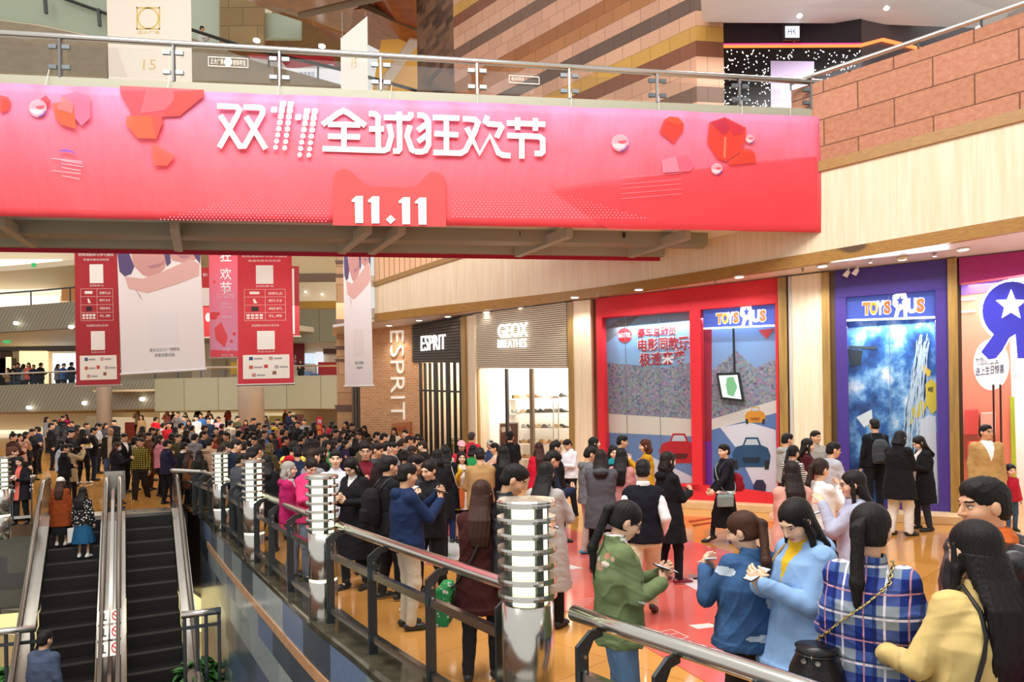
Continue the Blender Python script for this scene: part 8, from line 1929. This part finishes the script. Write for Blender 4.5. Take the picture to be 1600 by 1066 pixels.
# ---------------------------------------------------------------- the far crowd
PROTO = {}
def setm(o, k, m):
    if k < len(o.material_slots): o.material_slots[k].link = 'OBJECT'; o.material_slots[k].material = m
HAIRN = dict(short='short hair', bob='bobbed hair', mid='shoulder-length hair', long='long hair', bun='tied-up hair', bald='a bald head', pony='a ponytail', crop='cropped hair')
FACE = lambda a: 'seen from behind' if a < 40 or a > 320 else 'turned right' if a < 135 else 'facing the camera' if a < 225 else 'turned left'
def crowd(px, py, sex, hair, hd, colr, top, pose='phone', D=None, z0=None, cap=None, land=None, hc=None, h=None, nm=None):
    x, y, z, hh = locate(px, py, sex, D, z0, h)
    if D is None:
        for _ in range(40):
            if all((x-a)**2+(y-b)**2 > .46**2 for a, b in SPOTS): break
            x, y, z, hh = locate(px, py, sex, y+.12, None, h)
            if hh > 1.9 or y > dmax(px): x, y, z, hh = locate(px+rngp.uniform(-7, 7), py+1, sex, None, None, h)
    SPOTS.append((x, y)); key = (sex, hair, top, pose, bool(cap)); hh = max(1.45, min(1.92, hh))
    hairc = hc or rngp.choice(['#120e0d', '#15100e', '#1c1310', '#0f0d0e', '#2a1a12'])
    if key not in PROTO:
        c = dict(sex=sex, hair=hair, top=top, pose=pose, pitch=14 if pose.startswith('phone') else 2, stance='stand', col='#333333', seed=len(PROTO), bcol='#202024')
        if cap: c['cap'] = '#999999'
        r, inf = make_person(c, 1.7, 2); PROTO[key] = r
    else:
        src = PROTO[key]; r = src.copy(); COL.objects.link(r)
        for ch in src.children: d = ch.copy(); COL.objects.link(d); d.parent = r
    skn = skin(rngp.choice(['#e9b795', '#dca57e', '#efc4a4', '#d59c76'])); bc = cloth(rngp.choice(['#17171b', '#1c1d26', '#24304a', '#2c2a28', '#3a4660', '#14141a']))
    for ch in r.children:
        n = ch.name.split('.')[0]
        if n == 'body': setm(ch, 0, skn); setm(ch, 3, hairm(hairc))
        elif n == 'hair': setm(ch, 0, hairm(hairc))
        elif n == 'cap': setm(ch, 0, cloth(PAL.get(cap, cap)))
        elif n == 'trousers': setm(ch, 0, bc)
        elif n == 'shoe': pass
        else: [setm(ch, k, cloth(PAL[colr])) for k in (0, 2, 3)]
    place(r, x, y, z, hd); k = hh/1.7; r.scale = (k, k, k)
    where = land or ('behind the glass railing' if px < 70 else 'below the dark red offer banner' if px < 140 else 'near the slim column' if px < 188 else 'under the white portrait banner' if px < 326 else
                     'below the bright red offer banner' if px < 375 else 'before the thick column' if px < 415 else 'under the bright red banner' if px < 462 else 'below the olive gallery' if px < 530 else 'before the orange brick wall' if px < 645 else 'before the black mullioned window' if px < 722 else 'before the shoe shop')
    lb = 'person with %s in %s %s%s, %s, %s' % ((cap+' cap' if cap and cap in PAL else HAIRN[hair]), {'pale': 'pale grey'}.get(colr, colr), top, ' raising a phone' if pose == 'photo' else '', FACE(hd), where)
    r['category'] = 'person'; r['group'] = nm or 'people in the far crowd'; CROWD.append([lb, px, py, r, colr, top])
CROWD = []
ROWS = '''41 675 f long 90 black jacket|49 670 m short 100 black jacket|59 667 m short 265 navy shirt|73 652 f bob 90 grey jacket|80 661 m short 60 black jacket|87 656 m short 200 charcoal jacket|97 650 m short 90 black jacket|103 648 f mid 200 magenta jacket photo|99 663 f long 20 charcoal coat
109 671 m short 85 black shirt|163 643 m short 80 navy jacket|168 650 f mid 170 purple jacket|164 661 f bob 120 charcoal coat|179 656 m short 175 black jacket|215 642 f long 180 cream sweater photo|221 649 f mid 170 tan coat|222 666 f mid 20 brown coat|209 683 f bob 60 beige coat
243 652 m short 5 red hoodie|254 661 m short 10 pale hoodie|261 642 f mid 180 pink jacket photo|270 641 m short 170 charcoal jacket|278 644 m short 175 grey jacket photo|264 660 m short 150 red jacket|288 650 m short 185 denim jacket hang|307 650 m short 178 white shirt hang|309 637 f long 180 black coat
314 646 m short 170 blue jacket|300 665 m short 20 grey jacket|303 678 m short 15 grey hoodie|269 678 f mid 60 black jacket|278 679 m short 120 olive jacket|290 672 f long 30 black coat|326 642 f mid 190 brown coat|330 647 f long 180 white sweater|356 637 f long 182 coral sweater phonehigh
326 653 m short 178 navy jacket hang|342 651 m short 182 pink shirt phone|359 657 m short 15 cream hoodie|372 666 m short 120 grey jacket|354 676 m short 200 olive jacket|373 673 m short 10 orange jacket|404 661 m short 90 black jacket|414 664 m short 120 charcoal jacket
427 660 m short 175 denim jacket|412 673 m short 100 blue jacket|398 682 m short 180 white shirt|425 676 f long 190 black coat|446 638 m bald 100 brown jacket hang|452 643 m short 120 navy jacket|460 649 m short 250 black jacket|465 659 m short 178 black shirt hang|434 654 m short 170 navy jacket
478 667 f long 30 black jacket|486 672 m short 10 charcoal jacket|491 660 f long 60 black jacket|518 658 f bob 20 crimson jacket|540 659 f long 190 black coat talk|548 661 m short 100 black jacket|543 671 f mid 80 black coat|558 668 f bob 30 brown jacket|568 674 f long 10 brown coat
587 675 m short 80 black jacket|598 677 m short 70 orange jacket phone|602 690 m short 60 charcoal jacket|613 679 f bob 30 brown jacket|614 692 m short 80 grey hoodie|520 689 f mid 60 black jacket|538 688 f mid 100 purple sweater|495 689 f bob 20 brown jacket|504 699 f bob 60 black coat
489 702 m short 30 grey jacket hang|512 678 f long 200 black jacket|523 671 m short 120 charcoal jacket|501 680 m short 60 beige jacket|400 695 m short 20 cream hoodie|391 699 m short 90 tan jacket|366 687 m short 70 navy jacket|345 696 f bob 20 rust coat|356 706 m short 30 blue jacket
637 681 m short 60 grey jacket|646 682 m short 30 olive jacket|652 678 f mid 170 black jacket|658 683 f mid 190 charcoal coat|662 689 m short 280 black jacket|642 697 f long 70 brown coat|632 704 f bun 20 black coat|612 692 m short 80 pale hoodie|695 695 f mid 180 beige jacket
683 703 f bob 350 black coat|750 700 m short 340 tan jacket|318 664 m short 40 charcoal jacket|338 668 m short 160 brown jacket|346 662 m short 20 black jacket|385 668 f mid 60 charcoal coat|392 675 m short 30 black jacket|318 674 m short 80 navy jacket|332 678 f mid 100 rust jacket
470 680 m short 20 black jacket|480 690 f mid 10 charcoal coat|465 698 m short 330 navy jacket|531 682 m short 20 denim jacket|555 684 f long 350 black jacket|566 688 m short 40 olive jacket|578 684 f mid 60 black coat|586 692 m short 100 charcoal hoodie|445 682 m short 60 black jacket
430 686 f mid 20 navy coat|408 686 f long 40 black coat|380 690 m short 350 charcoal jacket|236 668 m short 60 black jacket|246 670 f mid 100 charcoal jacket|283 661 m short 40 beige jacket|295 656 f mid 160 black jacket|348 684 f bob 60 black jacket|384 656 f mid 170 maroon coat|395 653 m short 120 black jacket
415 650 f mid 200 charcoal coat|475 655 m short 170 grey jacket|504 664 m short 200 navy jacket|530 664 f mid 30 black coat|575 664 f mid 170 black jacket|627 686 m short 30 black jacket|560 676 m short 190 pale shirt|145 668 m short 60 black jacket|120 664 f mid 40 brown coat|135 661 m short 90 charcoal jacket|113 658 m short 170 navy jacket
476 674 m short 350 maroon jacket|455 664 f mid 20 black coat|440 660 m short 200 tan jacket|338 655 f bob 30 navy coat|370 650 m short 90 olive jacket|274 667 f long 20 olive coat|290 645 f mid 175 tan coat|508 688 m short 30 green jacket|548 678 m short 60 beige jacket|533 673 f bob 100 white sweater|616 668 f mid 180 cream coat|633 672 m short 190 black jacket'''
for line in ROWS.split('\n'):
    for row in line.split('|'):
        a = row.split(); crowd(int(a[0]), int(a[1]), a[2], a[3], int(a[4])+rngp.randint(-12, 12), a[5], a[6], a[7] if len(a) > 7 else rngp.choice(['phone', 'phone', 'phone1', 'hang']))
for px, py, cap, colr in ((637, 679, 'red', 'grey'), (428, 668, 'yellow', 'charcoal')): crowd(px, py, 'm', 'short', 60, colr, 'jacket', 'phone', cap=cap)
for px, py, sex, hair, colr in ((13, 575, 'f', 'mid', 'tan'), (23, 569, 'm', 'short', 'black'), (29, 567, 'm', 'short', 'charcoal'), (36, 569, 'f', 'mid', 'grey'), (45, 567, 'f', 'bob', 'coral'), (53, 570, 'm', 'short', 'navy'), (63, 567, 'm', 'short', 'black'), (90, 569, 'f', 'mid', 'grey'), (99, 568, 'm', 'short', 'blue'), (111, 566, 'm', 'short', 'navy')):
    crowd(px, py, sex, hair, rngp.choice([20, 160, 200, 90]), colr, 'jacket', 'phone', D=39.6, z0=3.92, land='on the far balcony', nm='people on the balcony')
crowd(470, 567, 'f', 'mid', 180, 'black', 'jacket', 'phone', D=35.4, z0=GA.hit(400, 589)[2]-.5, land='on the olive gallery', nm='people on the balcony')
st(ob('floor_gallery', MB().ext([GA.at(t_, GA.hit(400, 589)[2]-.52, o_) for t_, o_ in ((-20, -.3), (-9, -.3), (-9, -4), (-20, -4))], (0, 0, -.1)), M('#d9c6a0', .3)))
crowd(315, 41, 'f', 'bun', 90, 'white', 'sweater', 'phone', D=30, z0=P(315, 41, 30)[2]-1.6, land='high above the footbridge beside mint panels', nm='people on the balcony')
st(ob('floor_upper', MB().box((P(315, 41, 30)[0], 30.6, P(315, 41, 30)[2]-1.7), (4, 2.2, .16)), M('#b9ab90', .4)))
PLQ = Front(19.5); pq_ = thing('crowd_placard', 'tall red placard with yellow and white Chinese words standing up from the crowd', 'placard', PLQ.hit(500, 700))
ob('board', slab(PLQ, [(494, 652), (503, 651), (505, 686), (496, 687)], 0, .03), M('#d8232e', .5), pq_)
for ch, y0, c_ in (('排', 655, '#ffffff'), ('队', 664, '#ffd23c'), ('处', 673, '#ffd23c')): text(PLQ, ch, [(496, y0), (502, y0), (502.5, y0+7), (496.5, y0+7)], .01, M(c_, .5), 'lettering', pq_, .01, .004)
ob('pole', MB().tube([PLQ.hit(500, 686, -.03), (PLQ.hit(500, 686)[0], 19.53, zf(19.5))], .015, 6), STEEL, pq_)
# labels that single each out: equal ones say whom they stand beside
cn = lambda c: {'pale': 'pale grey'}.get(c, c)
def groups():
    g = {}
    for c in CROWD: g.setdefault(c[0], []).append(c)
    return [v for v in g.values() if len(v) > 1]
for cs in groups():
    for c in cs:
        near = sorted((o for o in CROWD if o is not c and (o[4], o[5]) != (c[4], c[5])), key=lambda o: abs(o[1]-c[1])+abs(o[2]-c[2]))[0]
        w_ = c[0].replace(' raising a phone', '').split(', '); c[0] = w_[0]+', '+w_[1]+', %s of the %s %s' % ('left' if near[1] > c[1] else 'right', cn(near[4]), near[5])
for cs in groups():
    for k, c in enumerate(sorted(cs, key=lambda c: -c[3].location.y)): c[0] = c[0].replace('person', ['farther person', 'nearer person', 'nearest person', 'frontmost person'][min(k, 3)])
for c in CROWD: c[3]['label'] = c[0].replace(' raising a phone', '').replace('shoulder-length', 'mid-length') if len(c[0].split()) > 16 else c[0]
